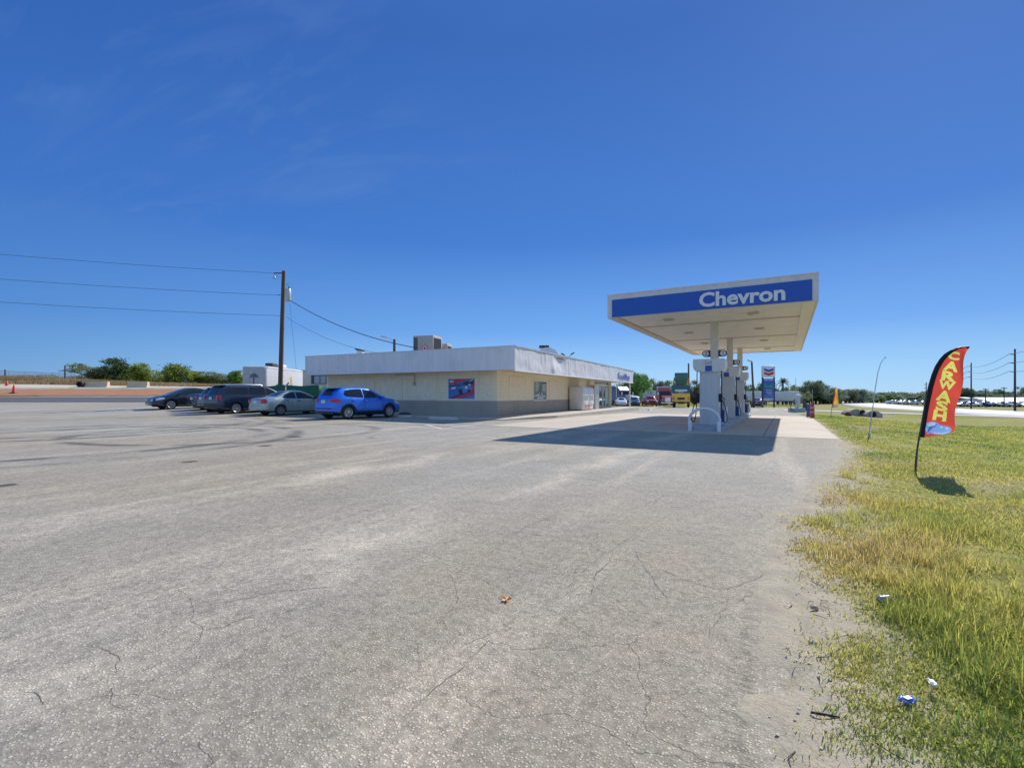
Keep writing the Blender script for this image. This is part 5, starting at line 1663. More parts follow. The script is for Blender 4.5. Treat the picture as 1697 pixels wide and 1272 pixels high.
def light_pole(u, d, vtop, label, lean=0.0, arm=-.6, zb=None):
    x, y = gp(u, d); b = H(x, y)
    t = thing('light_pole', label, 'light pole', (x, y, b), TH)
    h = zat(vtop, d) - b
    MB().tube([(0, 0, -.3), (lean * .5, 0, h * .5), (lean, 0, h)], [.17, .15, .13], 10).build('pole', C_WOOD, t)
    MB().tube([(lean, -.1, h - .15), (lean + arm * .6, -.3, h + .12)], .035, 6).build('arm', C_GREYM, t)
    hd = MB().rbox(-.3, .3, -.16, .16, -.12, .12, .05, Matrix.Translation((lean + arm * .85, -.35, h + .15)) @ Matrix.Rotation(.3, 4, 'Y'))
    hd.build('lamp_head', C_STEEL, t)
    return t
light_pole(1249.5, 75, 599, 'wooden light pole with floodlight just left of the fuel price sign', -.35)
x, y = gp(1141.5, 84); b = H(x, y)
t = thing('utility_pole', 'plain dark pole rising behind the raised garbage truck hopper', 'pole', (x, y, b), TH)
MB().tube([(0, 0, -.3), (-.05, 0, zat(602, 84) - b)], [.19, .13], 10).build('pole', C_WOOD, t)

# street lamp behind the shop roof
x, y = gp(653.5, 58); b = H(x, y)
t = thing('street_lamp', 'street lamp with a long arm rising behind the shop roof', 'street lamp', (x, y, b), TH)
h = zat(562, 58) - b
MB().tube([(0, 0, -.3), (0, 0, h)], [.2, .15], 10).build('pole', C_WOOD, t)
MB().tube([(0, -.1, h - .25), (-.5, -.15, h + .05), (-1.0, -.2, h + .2)], .035, 6).build('arm', C_STEEL, t)
MB().rbox(-.42, .36, -.14, .14, -.08, .08, .05, Matrix.Translation((-1.2, -.2, h + .26)) @ Matrix.Rotation(.15, 4, 'Y')).build('lamp_head', C_STEEL, t)

# the service pole on the left
UPD = 40
x, y = gp(463.5, UPD); b = H(x, y); UPX, UPY = x, y
t = thing('utility_pole', 'dark wooden utility pole with grey transformer behind the green fence', 'utility pole', (x, y, b), TH)
h = zat(449, UPD) - b
lx = (470.2 - 463.5) / FPX * UPD
MB().tube([(0, 0, -.5), (lx * .5, 0, h * .5), (lx, 0, h)], [.20, .175, .145], 12).build('pole', C_WOOD, t)
zt_ = zat(489, UPD) - b
tr = MB().lathe([(0, -.55), (.20, -.55), (.22, -.5), (.22, .45), (.18, .52), (0, .55)], 18, Matrix.Translation((lx + .40, -.05, zt_)))
tro = tr.build('transformer', paint('transformer_grey', (.44, .47, .49), .4, .2, var=.1), t)
m = MB().tube([(lx + .46, -.05, zt_ + .52), (lx + .47, -.05, zt_ + .8), (lx + .38, -.05, zt_ + .95), (lx + .24, -.05, zt_ + .8)], .018, 6)
m.lathe([(.03, 0), (.06, .03), (.03, .06), (.06, .09), (.03, .12), (.05, .16), (0, .2)], 10, Matrix.Translation((lx + .46, -.05, zt_ + .52)))
m.build('bushing', C_DARKM, tro)
zi_ = zat(453, UPD) - b
MB().tube([(lx, -.1, zi_), (lx - .75, -.15, zi_ - .02)], [.05, .05], 8).build('insulator', C_DARKM, t)
MB().tube([(lx, -.1, zi_ - .35), (lx - .45, -.2, zi_ - .3), (lx - .62, -.2, zi_ - .38)], .02, 6).build('bracket', C_GREYM, t)
MB().lathe([(0, -.16), (.05, -.16), (.09, -.08), (.09, .08), (.05, .14), (0, .16)], 10, Matrix.Translation((lx - .68, -.2, zi_ - .42))).build('fuse_cutout', C_STEEL, t)
MB().tube([(lx - .2, -.15, zat(489, UPD) - b), (lx - .4, -.15, zat(489.5, UPD) - b)], .03, 6).build('insulator', C_DARKM, t)

def wire(a, c, sag, r, label, n=26):
    P = []
    for i in range(n + 1):
        s = i / n
        P.append(tuple(p + (q - p) * s for p, q in zip(a, c)))
        P[-1] = (P[-1][0], P[-1][1], P[-1][2] - sag * 4 * s * (1 - s))
    o = MB().tube(P, r, 5).build('power_line', C_DARKM)
    return tag(o, label, 'power line')
def P3(u, v, d):
    return (*gp(u, d), zat(v, d))
for (u0, v0, v1, lab) in ((455, 452.5, 409, 'topmost of three wires running left from the utility pole top'),
                          (463, 489, 450, 'middle of three wires running left from beside the transformer'),
                          (466, 523, 488, 'lowest of three wires running left from the utility pole')):
    a = P3(u0, v0, UPD); e = P3(0, v1, 33)
    far = tuple(p + (q - p) * 2.6 for p, q in zip(a, e))
    wire(a, far, .55, .014, lab, 40)
wire(P3(480, 497, UPD), P3(694, 577, 31.6), .55, .028, 'thick sagging service cable from the transformer to the shop roof unit')
wire(P3(473, 524, UPD), P3(648, 588, 33), .55, .011, 'thin wire from low on the utility pole to the shop roof')
wire(P3(480, 503, UPD), P3(491, 612, UPD + 1.5), 0, .010, 'nearly upright guy wire beside the utility pole')

# ================================================================== LEFT: trailer, fence, bank
C_RV = paint('rv_white', (.54, .55, .58), .4, var=.05, dirt=(.42, .40, .37), dirt_amt=.3)
x, y = cw(-23.3, 45); b = H(x, y)
t = thing('camper_trailer', 'white fifth wheel camper with rounded front behind the utility pole', 'camper', (x, y, b), TH)
hz = 4.05 - b
MB().rbox(-2.35, 0, 0, 9.2, .5, hz, .22, seg=4).build('body', C_RV, t, angle=30)
MB().rbox(-2.33, -.02, -.12, .9, 1.0, hz - .02, .32, seg=5).build('front_cap', paint('rv_front_shade', (.40, .41, .40), .5, var=.12), t)  # front cap greyer than the body: its shade is put into the colour
MB().box(.001, .03, .2, 9.2, hz - .16, hz - .02).box(.001, .02, .6, 9.1, 1.0, 1.04).build('trim', C_WHITE, t)
MB().box(.001, .02, 2.3, 3.0, hz - 1.5, hz - .95).build('side_window', C_CGLASS, t)
MB().box(.001, .025, 1.9, 3.4, hz - 2.2, hz - 1.7).build('side_window', C_CGLASS, t)
MB().prism([(5.0, hz - 2.3), (5.5, hz - 2.3), (5.1, hz - .7), (4.75, hz - 1.0)], -.012, -.001, Matrix.Rotation(PI / 2, 4, 'Z')).build('side_stripe', paint('stripe_tan', (.5, .36, .1), .5), t)
ac = MB().rbox(-1.2, -.4, 2.0, 3.0, hz, hz + .42, .1)
ac.build('roof_air_unit', C_DARKM, t)
MB().rbox(-1.1, -.2, 3.2, 4.6, hz, hz + .38, .14).build('roof_vent', C_WHITE, t)
m = MB().tube([(-1.15, -.13, 1.75), (-1.12, -.13, 2.5)], .07, 6)
for a in range(7):
    an = PI * a / 6
    m.tube([(-1.12, -.13, 2.5), (-1.12 + .3 * math.cos(an), -.13, 2.5 + .3 * math.sin(an)), (-1.12 + .5 * math.cos(an), -.13, 2.36 + .36 * math.sin(an))], [.07, .06, .01], 5)
m.build('palm_emblem', paint('emblem_grey_blue', (.12, .16, .19), .6), t)
for xx in (5.8, 6.8):
    dual(t, -.12, xx, .38)

x, y = cw(-20.6, 48); b = H(x, y)
t = thing('mobile_office', 'low beige cabin with dark framed window between the camper and the shop', 'cabin', (x, y, b), TH)
hz = zat(614, 48) - b
MB().rbox(-.6, 4.2, 0, 3, .3, hz, .04).build('wall', paint('cabin_beige', (.56, .50, .42), .6, var=.07), t)
MB().box(-.7, 4.3, -.1, 3.1, hz, hz + .1).build('roof', C_WHITE, t)
wz0, wz1 = zat(636, 48) - b, zat(622, 48) - b
xw0 = (516 - CX) / FPX * 48 + 20.6; xw1 = (541 - CX) / FPX * 48 + 20.6
wf = MB()
wf.box(xw0, xw0 + .3, -.05, -.005, wz0, wz1); wf.box(xw1 - .06, xw1, -.05, -.005, wz0, wz1); wf.box(xw0 + .3, xw1 - .06, -.05, -.005, wz1 - .06, wz1); wf.box(xw0 + .3, xw1 - .06, -.05, -.005, wz0, wz0 + .06)
wf.box(xw0 + .85, xw0 + .92, -.05, -.005, wz0 + .06, wz1 - .06)
w_ = wf.build('window', C_DARKM, t, smooth=False)
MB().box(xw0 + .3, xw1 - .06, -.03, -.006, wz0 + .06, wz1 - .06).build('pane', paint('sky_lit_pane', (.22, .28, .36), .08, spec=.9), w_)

def mesh_fence():
    A = (-20.6, 39.4); B = (-15.2, 37.2); Cc = (-14.4, 38.6); D = (-14.8, 42)
    t = thing('screen_fence', 'green mesh screened fence behind the silver green sedan', 'fence', (*cw(*A), H(*cw(*A))), 0)
    o0 = cw(*A); z0 = H(*o0)
    g = paint('green_mesh', (.006, .105, .062), .75, var=.18, scale=2, bump=.4, bscale=8)
    for p, q in ((A, B), (B, Cc), (Cc, D)):
        def fn(s, k, p=p, q=q):
            x, y = cw(p[0] + (q[0] - p[0]) * s, p[1] + (q[1] - p[1]) * s)
            bz = H(x, y)
            top = 2.05 + .05 * math.sin(s * 9 + p[0])
            wv = .05 * math.sin(s * 14) * k
            return (x - o0[0] + wv * SN, y - o0[1] + wv * CS, bz - z0 + (top - bz) * k)
        m = MB(); m.grid(fn, 24, 4)
        pn = m.build('screen', g, t)
        sd = pn.modifiers.new('thick', 'SOLIDIFY'); sd.thickness = .02
    for p in (A, ((A[0] + B[0]) / 2, (A[1] + B[1]) / 2), B, Cc, D):
        x, y = cw(p[0], p[1] + .06)
        MB().tube([(x - o0[0], y - o0[1], H(x, y) - z0 - .2), (x - o0[0], y - o0[1], 2.14 - z0)], .035, 8).build('post', C_STEEL, t)
mesh_fence()
x, y = gp(473.5, 36.5); b = H(x, y)
t = thing('sign_post', 'thin pale post with a tilted bar on top behind the silver green sedan roof', 'post', (x, y, b), TH)
zt_ = zat(640, 36.5) - b
MB().tube([(0, 0, -.2), (0, 0, zt_)], .04, 8).build('post', C_OFFW, t)
MB().rbox(-.06, .42, -.06, .06, -.05, .05, .02, Matrix.Translation((0, 0, zt_)) @ Matrix.Rotation(-.9, 4, 'Y')).build('bar', C_GREYM, t)

# cones, barriers and pipe along the dirt strip
C_CONE = paint('cone_orange', (.62, .07, .02), .5, var=.1)
def cone(u, d, hgt, label):
    x, y = gp(u, d)
    t = thing('traffic_cone', label, 'traffic cone', (x, y, H(x, y) + .06), TH, 'traffic cones by the dirt strip')
    MB().lathe([(0, hgt), (.05, hgt), (.07, hgt * .95), (.2, .06), (0, .06)], 16).build('cone', C_CONE, t)
    MB().rbox(-.3, .3, -.3, .3, -.05, .06, .02).build('base', C_BLACK, t)
cone(23, 57, 1.0, 'bigger orange traffic cone on the red dirt strip')
cone(11.5, 64, .7, 'small orange cone beyond the kerb at the far left')
def barrier(u0, u1, d, vb, label):
    (x0, y0), (x1, y1) = gp(u0, d), gp(u1, d)
    L = math.dist((x0, y0), (x1, y1)); z = H((x0 + x1) / 2, (y0 + y1) / 2)
    m = MB()
    m.prism([(-.33, 0), (.33, 0), (.30, .14), (.2, .3), (.16, .72), (-.16, .72), (-.2, .3), (-.30, .14)], -L / 2, L / 2, Matrix.Rotation(PI / 2, 4, 'Z'))
    o = m.build('concrete_barrier', paint('tan_barrier', (.62, .50, .33), .9, var=.15, dirt=(.3, .25, .18)), None, ((x0 + x1) / 2, (y0 + y1) / 2, z + .08), (0, 0, math.atan2(y1 - y0, x1 - x0)), angle=20)
    tag(o, label, 'barrier')
barrier(143, 180, 62.4, 646, 'left of two tan concrete barriers lying on the white kerb')
barrier(213, 246, 62.2, 647, 'right of two tan concrete barriers, nearer the parked cars')
x, y = gp(138, 62.5)
o = MB().lathe([(.26, -.9), (.36, -.9), (.36, .9), (.26, .9), (.26, -.9)], 18).build('drain_pipe', C_BLACK, None, (x, y, H(x, y) + .44), (PI / 2, 0, TH + .3))
tag(o, 'short black pipe lying at the left end of the left barrier', 'pipe')
def fence_post(u, d, vt, label):
    x, y = gp(u, d); b = H(x, y)
    o = MB().tube([(0, 0, -.3), (0, 0, zat(vt, d) - b)], [.13, .1], 8).build('fence_post', C_WOOD, None, (x, y, b), (0, 0, TH))
    tag(o, label, 'post')
fence_post(107.8, 84, 605, 'tall lone grey post on the dry bank between fence and bushes')
fence_post(8.5, 86, 612, 'short dark post on the bank at the far left edge')
t = thing('chain_link_fence', 'faint chain link fence along the top of the dry bank', 'fence', (*gp(15, 90), H(*gp(15, 90))), 0)
o0 = gp(15, 90); z0 = H(*o0)
us = [-60, -20, 15, 42, 70, 98, 125]
tops = []
for u in us:
    x, y = gp(u, 90); q = (x - o0[0], y - o0[1], H(x, y) - z0)
    MB().tube([(q[0], q[1], q[2] - .2), (q[0], q[1], q[2] + 1.35)], .04, 6).build('post', C_GREYM, t)
    tops.append(q)
m = MB(); m.tube([(q[0], q[1], q[2] + 1.35) for q in tops], .035, 6); m.build('rail', C_GREYM, t)
m = MB()
for p, q in zip(tops, tops[1:]):
    for k in range(24):
        for sg in (0, 1):
            s0 = k / 24; s1 = min(1, s0 + .09)
            za, zb_ = (0.05, 1.3) if sg else (1.3, .05)
            a = [p[i] + (q[i] - p[i]) * s0 for i in range(3)]; c = [p[i] + (q[i] - p[i]) * s1 for i in range(3)]
            m.tube([(a[0], a[1], a[2] + za), (c[0], c[1], c[2] + zb_)], .012, 3, cap=False)
m.build('wire_mesh', C_GREYM, t, smooth=False)

# ================================================================== FEATHER FLAGS
FD = 7.7
def flag_xy(zx, zy):
    return ((zx - 400) / 4.543 * FD / FPX, (1010 - zy) / 4.543 * FD / FPX)
LEFT_E = [(432, 746), (440, 690), (447, 640), (462, 545), (480, 450), (500, 360), (525, 275), (552, 210), (585, 158), (620, 120), (660, 94), (700, 76), (740, 67), (805, 62)]
RIGHT_E = [(686, 706), (689, 670), (690, 640), (694, 590), (702, 535), (715, 475), (730, 420), (745, 350), (758, 290), (770, 235), (780, 180), (790, 130), (797, 95), (806, 64)]
def flag_pt(s, k, off=0.0):
    "s across from the pole sleeve, k from foot to tip; smooth flag surface"
    q = k * (len(LEFT_E) - 1); i = min(int(q), len(LEFT_E) - 2); f = q - i
    l = [LEFT_E[i][j] + (LEFT_E[i + 1][j] - LEFT_E[i][j]) * f for j in (0, 1)]
    r = [RIGHT_E[i][j] + (RIGHT_E[i + 1][j] - RIGHT_E[i][j]) * f for j in (0, 1)]
    x, z = flag_xy(l[0] + (r[0] - l[0]) * s, l[1] + (r[1] - l[1]) * s)
    z -= .035 * s * (1 - s) * 4 * max(0, 1 - k * 6) * .6
    y = .03 * math.sin(s * 3.2 + k * 5) * s + .022 * math.sin(k * 13 + s * 4) * s + .02 * s * (1 - k)
    return Vector((x, y - off, z))
def cloth_mat(name, col, var=.1):
    m, N, b = new_mat(name)
    o = N.obj()
    f = N.noise(o, 4, 4)
    c = N.ramp(f, [(.3, tuple(x * (1 - var) for x in col)), (.7, tuple(min(1, x * (1 + var)) for x in col))])
    tl = N.n('ShaderNodeBsdfTranslucent'); N.link(c, tl.inputs['Color'])
    N.link(c, b.inputs['Base Color']); b.inputs['Roughness'].default_value = .8
    mx = N.n('ShaderNodeMixShader'); mx.inputs[0].default_value = .42
    out = m.node_tree.nodes['Material Output']
    N.link(b.outputs[0], mx.inputs[1]); N.link(tl.outputs[0], mx.inputs[2]); N.link(mx.outputs[0], out.inputs['Surface'])
    N.link(N.bump(N.noise(N.map(o, (1, 1, .6)), 7, 4, .6), .5, .02), b.inputs['Normal'])
    return m
C_FRED = cloth_mat('flag_red_cloth', (.80, .09, .06)); C_FBLK = cloth_mat('flag_black_sleeve', (.02, .018, .03)); C_FYEL = cloth_mat('flag_yellow', (.85, .84, .18)); C_FBLU = cloth_mat('flag_blue', (.22, .42, .85)); C_FWHT = cloth_mat('flag_pale', (.55, .65, .80))
fx, fy = gp(1517.5, FD); fb = ground_z(fx, fy)
fl = thing('feather_flag', 'red feather flag reading CARWASH leaning in the grass with a blue car at its foot', 'feather flag', (fx, fy, fb), TH)
NU, NV = 170, 330
def letter_polys():
    out = []
    for ch, (zx, zy, w_, h_, an) in zip('CARWASH', ((683, 133, 84, 64, -8), (662, 212, 100, 74, -12), (648, 287, 100, 74, -10), (634, 352, 116, 66, -9), (617, 436, 118, 82, -13), (599, 510, 92, 76, -9), (583, 582, 98, 78, -9))):
        vs_, fs_ = text_data(ch, .045, .0)
        bx = [min(v[0] for v in vs_), max(v[0] for v in vs_), min(v[1] for v in vs_), max(v[1] for v in vs_)]
        ca, sa = math.cos(rad(an)), math.sin(rad(an))
        P = []
        for v in vs_:
            lx_ = ((v[0] - bx[0]) / (bx[1] - bx[0]) - .5) * w_; ly_ = ((v[1] - bx[2]) / (bx[3] - bx[2]) - .5) * h_
            P.append((zx + lx_ * ca - ly_ * sa, zy - ly_ * ca - lx_ * sa))
        out.append([[P[i] for i in f] for f in fs_])
    return out
def inside(poly, X, Y):
    r = np.zeros(X.shape, bool)
    n = len(poly)
    for i in range(n):
        x0, y0 = poly[i]; x1, y1 = poly[(i + 1) % n]
        if y0 == y1:
            continue
        c = ((y0 > Y) != (y1 > Y)) & (X < (x1 - x0) * (Y - y0) / (y1 - y0) + x0)
        r ^= c
    return r
def edge_at(E, k):
    q = k * (len(E) - 1); i = np.minimum(q.astype(int), len(E) - 2); f = q - i
    A = np.array(E, float)
    return A[i] + (A[i + 1] - A[i]) * f[:, None]
S_, K_ = np.meshgrid((np.arange(NU) + .5) / NU * .88 + .12, (np.arange(NV) + .5) / NV)
sf, kf = S_.ravel(), K_.ravel()
le, re_ = edge_at(LEFT_E, kf), edge_at(RIGHT_E, kf)
ZX = le[:, 0] + (re_[:, 0] - le[:, 0]) * sf; ZY = le[:, 1] + (re_[:, 1] - le[:, 1]) * sf
cls = np.zeros(len(sf), int)
for i, polys in enumerate(letter_polys()):
    a = np.zeros(len(sf), bool)
    for p in polys:
        a |= inside(p, ZX, ZY)
    cls[a] = 10 + i
CAR = [(464, 676), (470, 658), (482, 640), (505, 630), (540, 626), (566, 634), (584, 650), (620, 656), (650, 664), (668, 680), (668, 698), (655, 710), (615, 718), (560, 716), (520, 706), (498, 716), (486, 706)]
cls[inside(CAR, ZX, ZY)] = 1
for p in ([(490, 646), (512, 635), (540, 632), (560, 640), (548, 654), (500, 662)], [(530, 702), (560, 710), (610, 714), (655, 706), (660, 700), (610, 706), (560, 702)], [(585, 660), (606, 661), (610, 671), (592, 671)], [(625, 667), (645, 671), (648, 682), (628, 678)], [(475, 672), (486, 668), (490, 690), (480, 694)]):
    cls[inside(p, ZX, ZY)] = 2
for p in ([(508, 664), (560, 655), (530, 676), (500, 706), (494, 700)], [(560, 640), (566, 640), (552, 668), (546, 668)]):
    cls[inside(p, ZX, ZY)] = 3
GV = [flag_pt(.12 + .88 * i / NU, j / NV) for j in range(NV + 1) for i in range(NU + 1)]
def piece(name, codes, mat, parent):
    ids = np.nonzero(np.isin(cls, codes))[0]
    used = {}; vs_ = []; fs_ = []
    for c in ids:
        j, i = divmod(int(c), NU)
        f = []
        for v in (j * (NU + 1) + i, j * (NU + 1) + i + 1, (j + 1) * (NU + 1) + i + 1, (j + 1) * (NU + 1) + i):
            if v not in used:
                used[v] = len(vs_); vs_.append(GV[v])
            f.append(used[v])
        fs_.append(f)
    m = MB(); m.add(vs_, fs_)
    return m.build(name, mat, parent, angle=180)
clo = piece('cloth', [0], C_FRED, fl)
for i in range(7):
    piece('lettering', [10 + i], C_FYEL, clo)
dr_ = piece('car_drawing', [1], C_FBLU, clo)
piece('car_drawing', [2], C_FWHT, clo); piece('car_drawing', [3], cloth_mat('flag_deep_blue', (.10, .16, .42)), clo)
m = MB(); m.grid(lambda s, k: flag_pt(.14 * s - .01, k, .012), 4, 70); m.grid(lambda s, k: flag_pt(.14 * (1 - s) - .01, k, -.012), 4, 70)
m.build('sleeve', C_FBLK, fl, angle=180)
m = MB(); m.grid(lambda s, k: flag_pt(s, .955 + .045 * k, .008), 12, 6); m.build('sleeve', C_FBLK, fl, angle=180)
P = [(0, 0, -.15), (0, 0, .02)] + [(*(lambda q: (q[0], 0, q[1]))(flag_xy(a, c)),) for a, c in ((398, 960), (405, 890), (414, 820), (424, 760), (447, 640), (480, 450), (525, 275), (585, 158), (660, 94), (740, 68), (803, 63))]
MB().tube(P, [.016, .016] + [.013] * 6 + [.009] * 5, 8).build('pole', C_DARKM, fl)
q0 = flag_xy(418, 1000); q1 = flag_xy(428, 830)
MB().tube([(q0[0], .04, 0), (q1[0], .03, q1[1])], .007, 6).build('ground_spike', C_DARKM, fl)
# far, smaller flag in orange and yellow
fx2, fy2 = gp(1376.5, 30.5)
t = thing('feather_flag', 'small orange and yellow feather flag far along the verge', 'feather flag', (fx2, fy2, ground_z(fx2, fy2)), TH)
m = MB()
def f2(s, k):
    w_ = .34 * (1 - k ** 3) * s
    return (.10 + .16 * k + .06 * k * k + w_, .03 * math.sin(k * 8 + s * 3), .62 + 1.32 * k)
m.grid(f2, 6, 24)
c2 = m.build('cloth', cloth_mat('flag_orange_cloth', (.80, .42, .05), .2), t, angle=180)
m = MB(); m.grid(lambda s, k: Vector(f2(s * .22 - .04, k)) + Vector((0, -.012, 0)), 2, 24); m.build('sleeve', C_FRED, t, angle=180)
m = MB(); m.grid(lambda s, k: Vector(f2(s, k * .14)) + Vector((0, -.012, 0)), 4, 4); m.build('panel', C_FWHT, t, angle=180)
MB().tube([(0, 0, -.1), (.08, 0, .6), (.26, 0, 1.9)], .012, 6).build('pole', C_DARKM, t)
# bare bent pole
d = 14.0
x, y = gp(1440.5, d)
b = ground_z(x, y)
t = thing('bare_flag_pole', 'thin pale pole bending right with no flag, standing in the verge', 'flag pole', (x, y, b), TH)
P = [((u - 1440.5) / FPX * d, 0, zat(v, d) - b) for u, v in ((1440.5, 727), (1441, 715), (1447, 670), (1451, 640), (1455, 617), (1459.5, 602), (1464, 595), (1467.5, 592))]
MB().tube(P, [.013, .013, .012, .011, .010, .009, .008, .007], 8).build('pole', C_STEEL, t)
MB().lathe([(0, -.02), (.02, -.015), (.024, 0), (.02, .015), (0, .02)], 10, Matrix.Translation(P[-1])).build('finial', C_CHROME, t)
MB().tube([(0, 0, -.1), (.0, 0, .16)], .03, 8).build('socket', C_GREYM, t)

# ================================================================== FAR RIGHT OF THE FORECOURT
# diesel island
x, y = gp(1321, 43.5); b = H(x, y)
t = thing('diesel_pump', 'lone white topped diesel pump on a grey base at the far edge of the lot', 'fuel pump', (x, y, b), TH)
MB().rbox(-.5, .42, -.6, .6, -.1, .4, .05).build('base', paint('island_grey_blue', (.36, .41, .46)), t)
MB().rbox(-.02, .22, -.12, .12, .40, 1.45, .04).build('body', C_PUMP, t)
MB().prism([(-.06, 1.45), (.42, 1.42), (.36, 1.52), (.2, 1.66), (-.02, 1.6)], -.16, .16).build('head', C_WHITE, t, angle=30)
MB().tube([(-.2, 0, 1.2), (-.5, 0, .8), (-.62, 0, .35), (-.5, -.1, .2)], .03, 6).build('hose', C_BLACK, t)
MB().tube([(-.28, -.2, -.1), (-.28, -.2, 1.1)], .04, 8).build('bollard', C_GREYM, t)
MB().rbox(.58, .74, -.15, .15, .25, 1.35, .04).build('filter_stand', C_DARKM, t)
MB().tube([(.66, 0, -.1), (.66, 0, .3)], .04, 6).tube([(.3, 0, 1.3), (.6, 0, 1.25)], .03, 6).build('pipe', C_GREYM, t)
MB().rbox(.8, 1.0, -.2, .2, .1, .8, .04).build('control_box', paint('box_green', (.05, .2, .06), .5), t)
def barrel(u, d, mat, label, band=None):
    x, y = gp(u, d)
    t = thing('barrel', label, 'barrel', (x, y, ground_z(x, y)), TH, 'barrels at the far corner of the slab')
    MB().lathe([(0, 0), (.115, 0), (.12, .03), (.118, .25), (.11, .27), (.112, .5), (.104, .52), (.10, .76), (.05, .84), (0, .84)], 18).build('drum', mat, t)
    if band:
        for z in (.30, .56):
            MB().lathe([(.116, z), (.121, z + .01), (.117, z + .09), (.112, z + .1)], 18).build('band', band, t)
barrel(1340, 29.5, paint('drum_blue', (.06, .10, .28), .5, dirt=(.2, .2, .2)), 'dull blue drum left of the red drum')
barrel(1346.2, 28.0, paint('drum_red', (.45, .05, .06), .5, dirt=(.3, .2, .2)), 'red traffic drum with faded pale bands', paint('drum_band', (.5, .35, .33), .5))
# culvert ends in the ditch
def culvert(u0, u1, d, label, opening, flip=1):
    (x0, y0), (x1, y1) = gp(u0, d), gp(u1, d)
    L = math.dist((x0, y0), (x1, y1)); xm, ym = (x0 + x1) / 2, (y0 + y1) / 2; b = H(xm, ym)
    t = thing('culvert_end', label, 'culvert', (xm, ym, b - .05), TH, 'culvert ends in the ditch')
    n = 14
    prof = [(-L / 2, 0)] + [(-L / 2 + L * i / n, .12 + .5 * math.sin(PI * (.12 + .76 * i / n))) for i in range(n + 1)] + [(L / 2, 0)]
    MB().prism(list(reversed(prof))[::-1], -.45, .45).build('headwall', M_OLDC, t)
    ox = opening * L / 2
    MB().lathe([(0, -.02), (.24, -.02), (.24, .02), (0, .02)], 16, frame((ox, -.46, .28), (1, 0, 0), (0, 0, 1))).build('pipe_mouth', C_UNDER, t)
    MB().lathe([(.24, 0), (.31, 0), (.31, .05), (.24, .05)], 16, frame((ox, -.47, .28), (1, 0, 0), (0, 0, 1))).build('pipe_rim', M_OLDC, t)
culvert(1400, 1425, 41, 'left concrete culvert end in the roadside ditch', .75)
culvert(1427.5, 1456, 40.5, 'right concrete culvert end with a dark pipe mouth', -.1)
x, y = gp(1405.5, 37)
o = MB().lathe([(0, .34), (.10, .33), (.2, .24), (.22, .1), (.16, 0), (0, 0)], 12, Matrix.Diagonal((1, .8, 1, 1))).build('valve_cap', paint('rust_brown', (.14, .05, .03), .8, var=.3), None, (x, y, ground_z(x, y) - .02))
tag(o, 'rusty brown lump on the verge before the left culvert end', 'utility cap')

# big poles and wires by the highway
def hw_pole(u, d, vt, label, arms=3):
    x, y = gp(u, d); b = H(x, y)
    t = thing('utility_pole', label, 'utility pole', (x, y, b), TH, 'tall dark poles along the highway')
    h = zat(vt, d) - b
    r = .12 + .0003 * d
    MB().tube([(0, 0, -.3), (0, 0, h)], [r * 1.1, r * .75], 10).build('pole', paint('dark_steel_pole', (.03, .028, .04), .6, .2, var=.15), t)
    for k in range(arms):
        z = h - .8 - k * 1.35
        MB().tube([(-.9, 0, z), (0, 0, z - .1)], [.05, .07], 6).build('arm', C_DARKM, t)
    return (x, y, b + h)
pA = hw_pole(1682, 74, 578, 'nearest tall dark power pole beside the highway at the right edge')
pB = hw_pole(1609.5, 118, 601, 'middle tall dark power pole right of the red flag')
pC = hw_pole(1535, 168, 633, 'far dark pole peeping from behind the red flag sleeve', 2)
for i, nm in enumerate(('top', 'middle', 'bottom')):
    a = (pA[0] - .8, pA[1] - .4, pA[2] - .8 - 1.35 * i); c = (pB[0] - .8, pB[1] - .4, pB[2] - .8 - 1.35 * i)
    e = (pC[0] - .8, pC[1] - .4, pC[2] - .8 - 1.2 * i)
    wire(a, c, .9, .032, f'{nm} wire strung between the two tall highway poles')
    wire(c, e, 1.0, .04, f'{nm} wire running on behind the red flag')
    f_ = (a[0] + (a[0] - c[0]) * .9, a[1] + (a[1] - c[1]) * .9, a[2] + .3)
    wire(a, f_, .7, .03, f'{nm} wire leaving the nearest tall pole for the right edge')
def lot_lamp(u, d, vt, label):
    x, y = gp(u, d); b = H(x, y)
    t = thing('lot_lamp', label, 'lamp post', (x, y, b), TH, 'lamp posts of the distant car lot')
    h = zat(vt, d) - b
    MB().tube([(0, 0, -.2), (0, 0, h)], [.16, .12], 8).build('pole', C_DARKM, t)
    MB().rbox(-.1, .75, -.2, .2, h - .1, h + .12, .05).build('lamp_head', C_DARKM, t)
    MB().rbox(-.75, .0, -.2, .2, h - .02, h + .2, .05).build('lamp_head', C_DARKM, t)
lot_lamp(1633.5, 135, 645, 'lamp post left of the long white roof in the car lot')
lot_lamp(1664, 140, 643, 'lamp post in front of the long white roof')
for u, d, vt, lab in ((1318.5, 150, 626, 'hair thin mast above the trees right of the palm'), (1346.5, 130, 645, 'thin pale post in front of the dark tree line'), (1327, 140, 648, 'thin pale post near the trailer end')):
    x, y = gp(u, d); b = H(x, y)
    o = MB().tube([(0, 0, -.2), (0, 0, zat(vt, d) - b)], .06, 6).build('mast', C_GREYM, None, (x, y, b)); tag(o, lab, 'mast')

